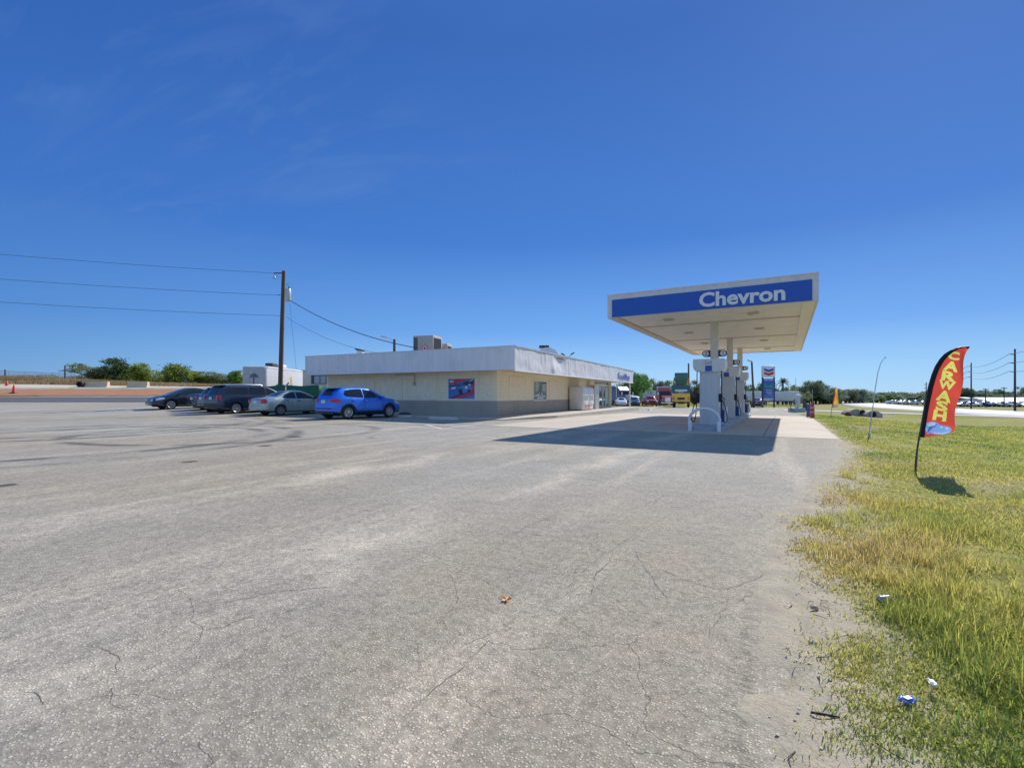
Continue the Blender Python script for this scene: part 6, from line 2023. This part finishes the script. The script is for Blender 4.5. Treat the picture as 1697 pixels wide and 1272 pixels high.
# long white roofed building, grey sheds
def shed(u0, u1, d, v0, v1, veave, label, wallc, roofc, name='shed_building'):
    (x0, y0), (x1, y1) = gp(u0, d), gp(u1, d); b = H(x0, y0)
    t = thing(name, label, 'building', (x0, y0, b), TH)
    L = math.dist((x0, y0), (x1, y1)); he = zat(veave, d) - b; hr = zat(v0, d) - b
    MB().box(.3, L - .3, .3, 11.7, -.5, he).build('wall', wallc, t, smooth=False)
    MB().prism([(0, he), (12, he), (12, he + .15), (6, hr), (0, he + .15)], -L, 0, Matrix.Rotation(PI / 2, 4, 'Z') @ Matrix.Diagonal((1, 1, 1, 1))).build('roof', roofc, t, smooth=False)
    m = MB()
    k = 0
    while 2 + k * 4 < L - 2:
        m.box(2 + k * 4, 4.2 + k * 4, .22, .3, .6, he - .5); k += 1
    m.build('window', C_GLASSD, t, smooth=False)
shed(1643, 1790, 150, 658.5, 674, 666, 'long low building with a bright white roof at the right edge', paint('shed_grey_wall', (.36, .34, .32), .7), paint('white_roof', (.80, .80, .80), .5))
shed(1613, 1629, 160, 658, 672, 662, 'small teal grey building left of the white roofed one', paint('teal_wall', (.10, .17, .19), .7), paint('teal_roof', (.13, .22, .25), .6))
shed(1590, 1610, 165, 664, 673, 667, 'low dark shed behind the parked cars near the red flag', paint('dark_wall', (.07, .10, .11), .7), paint('dark_roof', (.09, .12, .13), .6))

# cars of the distant lot: small copies, one mesh each
def far_car(name, col, suv):
    S = CUV if suv else SEDAN
    sh = Shell(S['top'], S['belt'], S['L'], S['W'], .3, S['tuck'])
    sh.xs = sh.xs[::6] + [sh.xs[-1]] if (len(sh.xs) - 1) % 6 else sh.xs[::6]
    m = sh.body()
    n0 = len(m.f)
    for cols in S['side']:
        for sd in (-1, 1):
            sh.side_patch(m, cols, sd, .012, 1, 1)
    sh.top_patch(m, *S['wind'], .012, 2, 2); sh.top_patch(m, *S['rearw'], .012, 2, 2)
    n1 = len(m.f)
    for x in (S['wb'] / 2, -S['wb'] / 2):
        for sd in (-1, 1):
            m.tube([(x, sd * (S['W'] / 2 - .2), S['r']), (x, sd * (S['W'] / 2 + .02), S['r'])], S['r'], 10)
    m.mi = [0] * n0 + [1] * (n1 - n0) + [2] * (len(m.f) - n1)
    me = m.build(name, [col, C_CGLASS, C_TYRE], angle=30)
    d = me.data; bpy.data.objects.remove(me)
    return d
FC = [('white', P8), ('silver', car_paint('far_silver_paint', (.34, .35, .37), .5)), ('black', P5), ('dark red', P10), ('blue', car_paint('far_blue_paint', (.03, .08, .25), .3))]
datas = [(cn, suv, far_car('parked_car', mt, suv)) for cn, mt in FC for suv in (0, 1)]
rc = random.Random(12)
def put_far(u, d, k, rz, where, grp):
    cn, suv, me = datas[k]
    o = bpy.data.objects.new('parked_car', me); COL.objects.link(o)
    x, y = gp(u, d); o.location = (x, y, H(x, y) + .02); o.rotation_euler = (0, 0, rz)
    tag(o, f"tiny {cn} {'sport utility car' if suv else 'saloon car'} parked {where}", 'car', grp)
lot = [0, 2, 1, 0, 4, 8, 1, 0, 2, 5, 0, 3, 6, 1, 0, 2, 9, 0, 4, 1, 2, 0, 7, 3, 0]
for i, k in enumerate(lot):
    u = 1585 + i * 8.4 + rc.uniform(-1.5, 1.5)
    put_far(u, 141 + rc.uniform(-4, 4), k, TH + rc.choice((0, PI)) + rc.uniform(-.4, .4) + (PI / 2 if rc.random() < .5 else 0), 'in the distant lot right of the red flag', 'cars of the distant lot across the highway')
for i, k in enumerate([0, 0, 2, 0, 8, 0, 1, 0]):
    put_far(1478 + i * 7 + rc.uniform(-2, 2), 168 + rc.uniform(-5, 5), k, TH + rc.uniform(-.5, .5), 'in the distance left of the red flag', 'cars far off left of the red flag')
# ================================================================== TREES
def leaf_mat(name, c0, c1, c2):
    m, N, b = new_mat(name)
    o = N.obj()
    oi = N.n('ShaderNodeObjectInfo').outputs['Random']
    f = N.noise(o, 1.3, 3, .6); g = N.noise(o, 9, 2, .6)
    c = N.mix(N.remap(f, .36, .64), c0, c1)
    c = N.mix(N.remap(g, .5, .72, 0, .7), c, c2)
    h = N.n('ShaderNodeHueSaturation'); N.link(c, h.inputs['Color'])
    N.link(N.remap(oi, 0, 1, .47, .525), h.inputs['Hue']); N.link(N.remap(oi, 0, 1, .75, 1.25), h.inputs['Value'])
    tl = N.n('ShaderNodeBsdfTranslucent'); N.link(h.outputs[0], tl.inputs['Color'])
    N.link(h.outputs[0], b.inputs['Base Color']); b.inputs['Roughness'].default_value = .65
    b.inputs['Specular IOR Level'].default_value = .25
    mx = N.n('ShaderNodeMixShader'); mx.inputs[0].default_value = .35
    N.link(b.outputs[0], mx.inputs[1]); N.link(tl.outputs[0], mx.inputs[2])
    N.link(mx.outputs[0], m.node_tree.nodes['Material Output'].inputs['Surface'])
    return m
L_DARK = leaf_mat('dark_oak_leaves', (0.05, 0.111, 0.036), (0.103, 0.196, 0.05), (0.184, 0.275, 0.069))
L_OLIVE = leaf_mat('olive_leaves', (0.162, 0.203, 0.081), (0.27, 0.31, 0.121), (0.378, 0.351, 0.162))
L_YELL = leaf_mat('yellowing_leaves', (0.255, 0.332, 0.051), (0.51, 0.51, 0.076), (0.128, 0.229, 0.051))
L_GREEN = leaf_mat('mid_green_leaves', (0.078, 0.19, 0.045), (0.168, 0.302, 0.067), (0.246, 0.336, 0.078))
L_GREY = leaf_mat('grey_green_leaves', (0.143, 0.184, 0.128), (0.243, 0.27, 0.171), (0.342, 0.327, 0.213))
L_FAR = leaf_mat('far_wood_leaves', (.20, .29, .20), (.30, .39, .25), (.36, .40, .28))
L_FAR2 = leaf_mat('far_wood_olive_leaves', (.30, .34, .25), (.38, .40, .29), (.30, .35, .27))
C_BARK = paint('bark', (.09, .07, .05), .95, var=.3, scale=8, bump=.6)

def crown_mesh(seed, h, w, base, nclump, nleaf, leaf, mats, flat=.8, mix2=.0):
    r = np.random.default_rng(seed)
    V = []; MI = []
    cz0 = base * h
    lob = [(r.normal(0, .24) * w, r.normal(0, .24) * w, cz0 + (h - cz0) * r.uniform(.22, .82), r.uniform(.35, 1.0)) for _ in range(9)]
    for c in range(nclump):
        lx, ly, lz, ls = lob[r.integers(len(lob))]
        a = r.uniform(0, 2 * PI); cph = r.uniform(-.8, 1); sph = math.sqrt(1 - cph * cph)
        R = ls * (.55 + .45 * r.random() ** .5)
        cx = lx + math.cos(a) * sph * w * .34 * R; cy = ly + math.sin(a) * sph * w * .34 * R
        cz = lz + cph * (h - cz0) * .40 * R * flat
        cz = min(h * .98, max(cz0 * .8, cz))
        rad_ = w * r.uniform(.05, .12)
        mi = 1 if r.random() < mix2 else 0
        n = int(nleaf * r.uniform(.6, 1.4))
        p = r.normal(0, 1, (n, 3)) * (rad_, rad_, rad_ * .75) * .68 + (cx, cy, cz)
        s = leaf * r.uniform(.6, 1.4, n)
        ax = r.normal(0, 1, (n, 3)); ax /= np.linalg.norm(ax, axis=1)[:, None]
        bx = np.cross(ax, r.normal(0, 1, (n, 3))); bx /= np.linalg.norm(bx, axis=1)[:, None]
        q = np.stack([p - ax * s[:, None], p + bx * s[:, None] * .55, p + ax * s[:, None], p - bx * s[:, None] * .55], 1)
        V.append(q.reshape(-1, 3)); MI += [mi] * n
    V = np.concatenate(V)
    n = len(V) // 4
    me = bpy.data.meshes.new('crown')
    me.from_pydata(V.tolist(), [], [(4 * i, 4 * i + 1, 4 * i + 2, 4 * i + 3) for i in range(n)])
    for m in mats:
        me.materials.append(m)
    me.polygons.foreach_set('material_index', MI)
    me.update()
    return me
def trunk_mb(seed, h, w, base):
    r = random.Random(seed); m = MB()
    tr = max(.08, h * .028)
    m.tube([(0, 0, -.3), (r.uniform(-.05, .05) * h, 0, h * base), (r.uniform(-.08, .08) * h, r.uniform(-.05, .05) * h, h * .75)], [tr * 1.25, tr, tr * .35], 8)
    for k in range(6):
        a = r.uniform(0, 2 * PI); z0 = h * r.uniform(base * .7, .5)
        m.tube([(0, 0, z0), (math.cos(a) * w * .2, math.sin(a) * w * .2, z0 + h * .15), (math.cos(a) * w * .36, math.sin(a) * w * .36, z0 + h * .3)], [tr * .5, tr * .35, tr * .1], 6)
    return m
_pt = {}
def tree(kind, u, d, vtop, width_px, label, group, seed=0, base_z=None, name='leafy_tree'):
    x, y = gp(u, d); b = H(x, y)
    h = zat(vtop, d) - b; w = width_px * d / FPX
    if kind not in _pt:
        K = dict(oak=([L_DARK, L_GREEN], .2, .10), green=([L_GREEN, L_YELL], .25, .04), yellow=([L_YELL, L_GREEN], .3, .0), olive=([L_OLIVE, L_GREY], .35, .0), grey=([L_GREY, L_OLIVE], .3, .02), darkyel=([L_DARK, L_YELL], .42, .0), far=([L_FAR, L_FAR2], .4, .0))[kind]
        vs_ = []
        for s in range(3 if kind in ('far', 'oak') else 2):
            cm = crown_mesh(hash(kind) % 1000 * 0 + len(_pt) * 17 + s * 5 + 3, 1.0, 1.0, K[2], 230, 36, .027, K[0], 1.0, K[1])
            to = trunk_mb(s + 9, 1.0, .9, K[2] + .12).build('trunk', C_BARK)
            td = to.data; bpy.data.objects.remove(to)
            vs_.append((cm, td))
        _pt[kind] = vs_
    cm, td = _pt[kind][seed % len(_pt[kind])]
    t = thing(name, label, 'tree', (x, y, b), (seed * 2.399) % 6.28, group)
    for nm, dt in (('crown', cm), ('trunk', td)):
        o = bpy.data.objects.new(nm, dt); COL.objects.link(o); o.parent = t
        o.scale = (w * 1.05, w * 1.05, h * 1.04)
    return t
GL = 'trees beyond the bank on the left'
for i, (k, u, d, vt, w, lab) in enumerate((
    ('olive', 161, 104, 607, 52, 'rounded greyish olive bush, leftmost of the big ones on the bank'),
    ('oak', 201, 104, 597, 46, 'tall dark green tree in the middle of the bank'),
    ('yellow', 234, 101, 605, 38, 'yellow green tree touching the dark green one on its right'),
    ('grey', 262, 118, 623, 30, 'low grey green tree in the gap between the yellow and the two toned trees'),
    ('darkyel', 293, 100, 604, 48, 'two toned dark and yellow tree above the left sedan'),
    ('yellow', 329, 104, 617, 34, 'small yellow tree right of the two toned tree'),
    ('grey', 346, 125, 624, 34, 'bare greyish tree behind the small yellow tree'),
    ('olive', 363, 108, 617, 44, 'broad olive tree above the navy minivan'),
    ('green', 391, 106, 615, 24, 'small pointed green tree left of the white camper'),
    ('green', 410, 104, 624, 16, 'sparse sapling touching the front of the camper'),
    ('far', 128, 125, 622, 40, 'low dark bush beside the tall post on the bank'),
    ('far', 62, 125, 622, 70, 'faint dark scrub behind the chain link fence'))):
    tree(k, u, d, vt, w, lab, GL, i)
GM = 'trees behind the trucks'
for i, (k, u, d, vt, w, lab) in enumerate((
    ('oak', 1050, 112, 617, 34, 'dark oak behind the end of the shop fascia'),
    ('green', 1066, 118, 624, 26, 'green tree with upright boughs right of the dark oak'),
    ('far', 1034, 125, 637, 46, 'dark tree behind the blue and white semi'),
    ('oak', 1083, 128, 634, 40, 'tree filling the gap left of the red semi'),
    ('olive', 1097, 124, 630, 34, 'olive tree rising behind the red semi'),
    ('grey', 1112, 132, 634, 36, 'greyish tree between red semi and garbage truck'),
    ('grey', 1151, 132, 634, 36, 'grey tree between the garbage truck and the nearest pump'),
    ('olive', 1172, 140, 638, 40, 'olive tree seen behind the nearest pump'),
    ('oak', 1243, 134, 640, 30, 'dark tree beside the wooden light pole'),
    ('green', 1233, 146, 641, 30, 'green tree behind the left white trailer'),
    ('oak', 1260, 150, 637, 26, 'dark tree hugging the left edge of the price sign'),
    ('olive', 1289, 150, 640, 26, 'olive bush right below the palm beside the price sign'),
    )):
    tree(k, u, d, vt, w, lab, GM, i)
# the palm beside the price sign
x, y = gp(1297, 140); b = H(x, y)
t = thing('palm_tree', 'shaggy palm standing right of the fuel price sign', 'tree', (x, y, b), TH)
hp = zat(633, 140) - b
MB().tube([(0, 0, -.3), (.1, 0, hp)], [.3, .22], 8).build('trunk', C_BARK, t)
m = MB(); rp = random.Random(5)
for k in range(46):
    a = rp.uniform(0, 2 * PI); el = rp.uniform(-.3, 1.4); L = rp.uniform(1.9, 2.7)
    ca, sa = math.cos(a), math.sin(a)
    spine = []
    for i in range(7):
        s = i / 6
        rr = L * s * math.cos(el) * (1 - .1 * s); z = hp + L * s * math.sin(el) - 1.1 * s * s
        spine.append(Vector((.1 + ca * rr, sa * rr, z)))
    for p, q in zip(spine, spine[1:]):
        for sg in (-1, 1):
            for f in (.25, .75):
                c = p.lerp(q, f); tip = c + Vector((-sa * sg * .42 + ca * .25, ca * sg * .42 + sa * .25, -.22))
                dd = (q - p) * .16
                m.add([c - dd, c + dd, tip], [(0, 1, 2)])
m.build('fronds', leaf_mat('palm_fronds', (.05, .075, .045), (.10, .125, .075), (.16, .17, .11)), t, smooth=False)

# the long dark tree line on the right
GR = 'trees of the far wood along the highway'
rt = random.Random(21)
PROFILE = [(1300, 646), (1315, 642), (1330, 639), (1343, 633), (1355, 636), (1368, 641), (1385, 645), (1405, 646), (1420, 645), (1440, 648), (1460, 652), (1475, 654), (1490, 653), (1510, 656), (1530, 656), (1560, 657), (1585, 648), (1600, 645), (1612, 647), (1625, 650), (1640, 654), (1655, 645), (1668, 647), (1680, 654), (1695, 643), (1720, 642), (1760, 640)]
u = 1302; i = 0
while u < 1765:
    vt = lerp_table(PROFILE, u) + rt.uniform(-1.2, 2.2)
    d = lerp_table([(1300, 165), (1400, 185), (1500, 230), (1580, 225), (1765, 215)], u) + rt.uniform(-10, 10)
    k = rt.choice(('far', 'far', 'far', 'oak', 'olive', 'grey'))
    nm = {'far': 'dark mixed', 'oak': 'deep green', 'olive': 'olive', 'grey': 'grey green'}[k]
    side = 'left of the red flag' if u < 1535 else 'right of the red flag'
    tree(k, u, d, vt, rt.uniform(17, 27) if u < 1460 else rt.uniform(15, 22), f'{nm} tree of the far wood {side}', GR, i)
    u += rt.uniform(5.5, 8.5); i += 1
# a further, unbroken wood along the whole horizon
def wood(name, u0, u1, d0, hh, n, seed, mat, label=None):
    r = np.random.default_rng(seed); V = []
    for k in range(n):
        u = r.uniform(u0, u1); d = d0 + r.uniform(-15, 15)
        x, y = gp(u, d); b = H(x, y)
        hgt = hh * (.55 + .45 * abs(math.sin(u * .043 + seed) * math.sin(u * .011))) * r.uniform(.8, 1.1)
        m_ = 40
        p = r.normal(0, 1, (m_, 3)) * (2.2, 2.2, 1) ; p[:, 2] = b + hgt * r.random(m_) ** .7
        p[:, 0] += x; p[:, 1] += y
        s = r.uniform(.35, .8, m_)[:, None]
        ax = r.normal(0, 1, (m_, 3)); ax /= np.linalg.norm(ax, axis=1)[:, None]
        bx = np.cross(ax, r.normal(0, 1, (m_, 3))); bx /= np.linalg.norm(bx, axis=1)[:, None]
        V.append(np.stack([p - ax * s, p + bx * s * .6, p + ax * s, p - bx * s * .6], 1).reshape(-1, 3))
    V = np.concatenate(V); nf = len(V) // 4
    me = bpy.data.meshes.new(name)
    me.from_pydata(V.tolist(), [], [(4 * i, 4 * i + 1, 4 * i + 2, 4 * i + 3) for i in range(nf)])
    me.materials.append(mat); me.update()
    o = bpy.data.objects.new(name, me); COL.objects.link(o)
    setting(o, 'stuff')
wood('far_woodland', 960, 1900, 290, 6.5, 1500, 4, L_GREY)
wood('far_woodland', -500, 460, 170, 4.0, 500, 8, L_GREY)

# ================================================================== GRASS
def blades(name, P, Hh, Wd, lean, az, tint, mat):
    "P (n,3) roots, heights, widths, lean, azimuth; three-section bent blades as one mesh"
    n = len(P)
    dx, dy = np.cos(az), np.sin(az)
    px_, py_ = -dy, dx
    lv = []
    for f, wf in ((0, 1.0), (.55, .75), (1.0, 0.0)):
        off = lean * f * f * Hh
        c = np.stack([P[:, 0] + dx * off, P[:, 1] + dy * off, P[:, 2] + Hh * f * (1 - .25 * lean * f)], 1)
        w2 = (Wd * wf / 2)[:, None]
        wv = np.stack([px_, py_, np.zeros(n)], 1) * w2
        if wf > 0:
            lv += [c - wv, c + wv]
        else:
            lv += [c]
    V = np.stack(lv, 1).reshape(-1, 3)
    base = np.arange(n) * 5
    loops = np.stack([base, base + 1, base + 3, base + 2, base + 2, base + 3, base + 4], 1).reshape(-1)
    starts = np.stack([np.arange(n) * 7, np.arange(n) * 7 + 4], 1).reshape(-1)
    tot = np.tile([4, 3], n)
    me = bpy.data.meshes.new(name)
    me.vertices.add(len(V)); me.vertices.foreach_set('co', V.astype(np.float32).ravel())
    me.loops.add(len(loops)); me.loops.foreach_set('vertex_index', loops.astype(np.int32))
    me.polygons.add(len(starts)); me.polygons.foreach_set('loop_start', starts.astype(np.int32)); me.polygons.foreach_set('loop_total', tot.astype(np.int32))
    me.update(calc_edges=True); me.validate()
    at = me.attributes.new('tint', 'FLOAT', 'POINT')
    at.data.foreach_set('value', np.repeat(tint, 5).astype(np.float32))
    me.materials.append(mat)
    o = bpy.data.objects.new(name, me); COL.objects.link(o)
    return setting(o, 'stuff')
def grass_mat(name, stops):
    m, N, b = new_mat(name)
    a = N.n('ShaderNodeAttribute', attribute_name='tint').outputs['Fac']
    c = N.ramp(a, stops)
    tl = N.n('ShaderNodeBsdfTranslucent'); N.link(c, tl.inputs['Color'])
    N.link(c, b.inputs['Base Color']); b.inputs['Roughness'].default_value = .55
    b.inputs['Specular IOR Level'].default_value = .3
    mx = N.n('ShaderNodeMixShader'); mx.inputs[0].default_value = .55
    N.link(b.outputs[0], mx.inputs[1]); N.link(tl.outputs[0], mx.inputs[2])
    N.link(mx.outputs[0], m.node_tree.nodes['Material Output'].inputs['Surface'])
    return m
M_GRASS = grass_mat('winter_grass', [(0, (.12, .25, .05)), (.25, (.33, .38, .075)), (.55, (.58, .53, .125)), (.75, (.66, .52, .19)), (.9, (.55, .38, .18)), (1, (.40, .28, .17))])
M_DRY = grass_mat('dry_bank_grass', [(0, (.16, .13, .055)), (.5, (.30, .21, .105)), (1, (.42, .33, .18))])
g = np.random.default_rng(5)
PP, HH, WW, LL, AA, TT = [], [], [], [], [], []
def tuft(x, y, n, h, spread, w, tint, lean=.5):
    z = ground_z(x, y) - .005
    p = np.column_stack([x + g.normal(0, spread, n), y + g.normal(0, spread, n), np.full(n, z)])
    PP.append(p); HH.append(h * g.uniform(.55, 1.15, n)); WW.append(w * g.uniform(.7, 1.3, n)); LL.append(lean * g.uniform(.2, 1.5, n)); AA.append(g.uniform(0, 2 * PI, n)); TT.append(np.clip(tint + g.normal(0, .13, n), 0, 1))
def edge_x(y):
    e = xe(y, False)
    return e + lerp_table([(0, .36), (3, .32), (4.4, .16), (5.5, .03), (8, .05), (16, .03), (60, 0)], y) 
n_t = 0
tries = 0
while n_t < 36000 and tries < 500000:
    tries += 1
    rho = .8 + 40 * g.random() ** 1.95
    th = g.uniform(rad(-14), rad(75))
    # angle measured from +Y towards +X
    x, y = rho * math.sin(th), rho * math.cos(th)
    if y < .3 or x > 17 or (56 < y < 65):
        continue
    e = edge_x(y)
    rag = .35 * mnoise.noise(Vector((x * 2.1, y * 2.1, 1))) + .2 * mnoise.noise(Vector((x * 7, y * 7, 2)))
    inside = x - e - rag * (1.0 if y < 6 else .5)
    nb = mnoise.noise(Vector((x * .9 + 5, y * .9, 0)))
    if inside < 0:
        if inside < -.34 or g.random() > .09 or x < xe(y) + .04:
            continue
        tuft(x, y, 8, .035, .03, .004, .55)
        n_t += 1
        continue
    bare = mnoise.noise(Vector((x * .55 + 11, y * .55 + 3, 0))) + .35 * mnoise.noise(Vector((x * 2.2, y * 2.2, 9)))
    if bare > .06 and g.random() > (.5 if bare < .2 else .2):
        continue
    scale_d = 1 + rho * .06
    tn = .46 - .16 * sstep(6, 20, rho) + .34 * nb + .26 * mnoise.noise(Vector((x * .3, y * .3, 6)))
    tallz = sstep(.0, .35, mnoise.noise(Vector((x * .8, y * .8, 20))) + .18) * sstep(.12, .5, inside) * (1 - sstep(6, 10, rho))
    if g.random() < tallz * .34:
        tuft(x, y, int(g.integers(14, 26)), .08 + .11 * tallz * g.random(), .04, .0052, tn + .05, .75)
    else:
        k = sstep(0, .4, inside)
        tuft(x, y, int(g.integers(8, 16)), (.028 + .03 * g.random()) * (.6 + .4 * k) * (1 + rho * .025), .055 * scale_d, .0042 * (1 + rho * .13), tn + (.12 if k < .6 else 0), .9)
    n_t += 1
# two stand-alone clumps by the asphalt
for (cx_, cy_, n, h) in ((G(1405, 792)[0], G(1405, 792)[1], 26, .16), (G(1430, 800)[0], G(1430, 800)[1], 14, .10)):
    for _ in range(5):
        tuft(cx_ + g.normal(0, .06), cy_ + g.normal(0, .06), n, h, .04, .006, .62, .6)
blades('grass', np.concatenate(PP), np.concatenate(HH), np.concatenate(WW), np.concatenate(LL), np.concatenate(AA), np.concatenate(TT), M_GRASS)
PP, HH, WW, LL, AA, TT = [], [], [], [], [], []
for _ in range(5200):
    u = g.uniform(-250, 470); d = g.uniform(66.5, 95)
    x, y = gp(u, d)
    z = H(x, y) - .02; n = 7
    PP.append(np.column_stack([x + g.normal(0, .3, n), y + g.normal(0, .3, n), np.full(n, z)])); HH.append(g.uniform(.25, .6, n)); WW.append(np.full(n, .06)); LL.append(g.uniform(.2, .9, n)); AA.append(g.uniform(0, 6.28, n)); TT.append(np.clip(.5 + .5 * mnoise.noise(Vector((x * .15, y * .15, 0))) + g.normal(0, .2, n), 0, 1))
blades('dry_grass', np.concatenate(PP), np.concatenate(HH), np.concatenate(WW), np.concatenate(LL), np.concatenate(AA), np.concatenate(TT), M_DRY)
PP, HH, WW, LL, AA, TT = [], [], [], [], [], []
for _ in range(3500):                      # rough grass where the lot ends, before the trucks' yard
    u = g.uniform(1010, 1330); d = g.uniform(85.5, 118)
    x, y = gp(u, d)
    if y < 84.6 or x > 16.5:
        continue
    z = ground_z(x, y) - .02; n = 6
    PP.append(np.column_stack([x + g.normal(0, .4, n), y + g.normal(0, .4, n), np.full(n, z)])); HH.append(g.uniform(.12, .32, n)); WW.append(np.full(n, .07)); LL.append(g.uniform(.2, .9, n)); AA.append(g.uniform(0, 6.28, n)); TT.append(np.clip(.22 + g.normal(0, .2, n), 0, 1))
blades('grass', np.concatenate(PP), np.concatenate(HH), np.concatenate(WW), np.concatenate(LL), np.concatenate(AA), np.concatenate(TT), M_GRASS)

# pebbles and twigs on the bare soil
m = MB(); rs = random.Random(9)
for _ in range(240):
    y = rs.uniform(.6, 7); x = xe(y) + rs.uniform(.0, .55)
    s = rs.uniform(.003, .009) * (1.5 if rs.random() < .06 else 1)
    bm = bmesh.new(); bmesh.ops.create_icosphere(bm, subdivisions=1, radius=s)
    for v in bm.verts:
        v.co = Vector((v.co.x * rs.uniform(.7, 1.3), v.co.y * rs.uniform(.7, 1.3), v.co.z * .6)) + Vector((x, y, ground_z(x, y) + s * .25))
    bm.verts.index_update()
    m.add([v.co.copy() for v in bm.verts], [[v.index for v in f.verts] for f in bm.faces]); bm.free()
setting(m.build('gravel', paint('pebble', (.48, .42, .34), .9, var=.45, scale=20)), 'stuff')
m = MB()
for _ in range(60):
    y = rs.uniform(.8, 5.5); x = xe(y) + rs.uniform(.02, .6); a = rs.uniform(0, 6.28); L = rs.uniform(.03, .12)
    z = ground_z(x, y) + .006
    m.tube([(x, y, z), (x + math.cos(a) * L * .5, y + math.sin(a) * L * .5, z + .006), (x + math.cos(a + .3) * L, y + math.sin(a + .3) * L, z)], [.0022, .002, .001], 4)
setting(m.build('dry_twigs', paint('twig', (.10, .075, .05), .9, var=.4)), 'stuff')

# litter
def litter(u, v, name, label, cat, mk, rz=0, dz=0):
    x, y = G(u, v); z = (H(x, y) + .008) if x < xe(y, False) else ground_z(x, y) + .01
    t = thing(name, label, cat, (x, y, z + dz), TH + rz)
    mk(t); return t
def mk_leaf(t):
    m = MB(); out = []
    for i in range(22):
        a = 2 * PI * i / 22; r = .024 * (1 + .45 * math.cos(5 * a)) 
        out.append((r * math.cos(a), r * math.sin(a), .006 + .012 * math.sin(a * 2 + 1) ** 2))
    m.add([(0, 0, .004)] + out, [(0, 1 + i, 1 + (i + 1) % 22) for i in range(22)])
    m.build('blade', paint('orange_leaf', (.72, .30, .05), .7, var=.15), t)
    MB().tube([(-.02, 0, .006), (-.05, .01, .008)], .0015, 4).build('stalk', C_WOOD, t)
litter(839, 997, 'fallen_leaf', 'small orange fallen leaf alone on the asphalt', 'leaf', mk_leaf)
def mk_can(t):
    MB().lathe([(0, -.06), (.024, -.06), (.03, -.052), (.03, .05), (.024, .058), (0, .056)], 18, Matrix.Translation((0, 0, .03)) @ Matrix.Rotation(PI / 2, 4, 'Y')).build('can', paint('can_blue_silver', (.22, .25, .36), .3, .5, var=.6, scale=30), t)
    MB().lathe([(0, 0), (.022, 0), (.022, .002), (0, .002)], 16, Matrix.Translation((.0595, 0, .03)) @ Matrix.Rotation(PI / 2, 4, 'Y')).build('lid', C_STEEL, t)
litter(1466, 1000, 'drink_can', 'dented blue and silver can lying in the grass edge', 'can', mk_can, .2, .0).scale = (.7, .7, .7)
def mk_wrap(col):
    def f(t):
        m = MB()
        def fn(s, k):
            return ((s - .5) * .13, (k - .5) * .07, .014 + .014 * math.sin(s * 9 + k * 4) * math.sin(k * 7))
        m.grid(fn, 14, 8)
        o = m.build('foil', paint('wrapper_' + col, dict(blue=(.10, .18, .55), white=(.6, .6, .6))[col], .3, .2, var=.5, scale=25), t)
        o.modifiers.new('thick', 'SOLIDIFY').thickness = .001
        MB().box(-.02, .03, -.015, .018, .028, .0295).build('printed_patch', paint('patch_pale', (.6, .62, .7), .4), t)
    return f
litter(1504, 1168, 'snack_wrapper', 'crumpled blue snack wrapper at the edge of the grass', 'wrapper', mk_wrap('blue'), .3, .004).scale = (.55, .55, .55)
litter(1545, 1148, 'paper_scrap', 'white paper scrap caught in tall grass above the blue wrapper', 'paper', mk_wrap('white'), 1.2, .03).scale = (.4, .4, .4)
def mk_stone(t):
    MB().lathe([(0, .02), (.012, .018), (.022, .008), (.02, 0), (0, 0)], 9, Matrix.Diagonal((1.2, .8, 1, 1))).build('shell', paint('stone_tan', (.42, .28, .2), .8, var=.3, scale=30), t)
litter(1350, 1012, 'stone', 'small tan stone on the bare soil', 'stone', mk_stone)
def mk_strip(t):
    MB().tube([(-.07, .02, .006), (-.03, .0, .012), (.02, -.012, .01), (.08, -.02, .005)], [.007, .010, .009, .004], 6).build('strip', C_BLACK, t)
litter(1366, 1190, 'rubber_strip', 'curled black tyre strip on the sandy edge', 'rubber strip', mk_strip).scale = (.65, .65, .65)
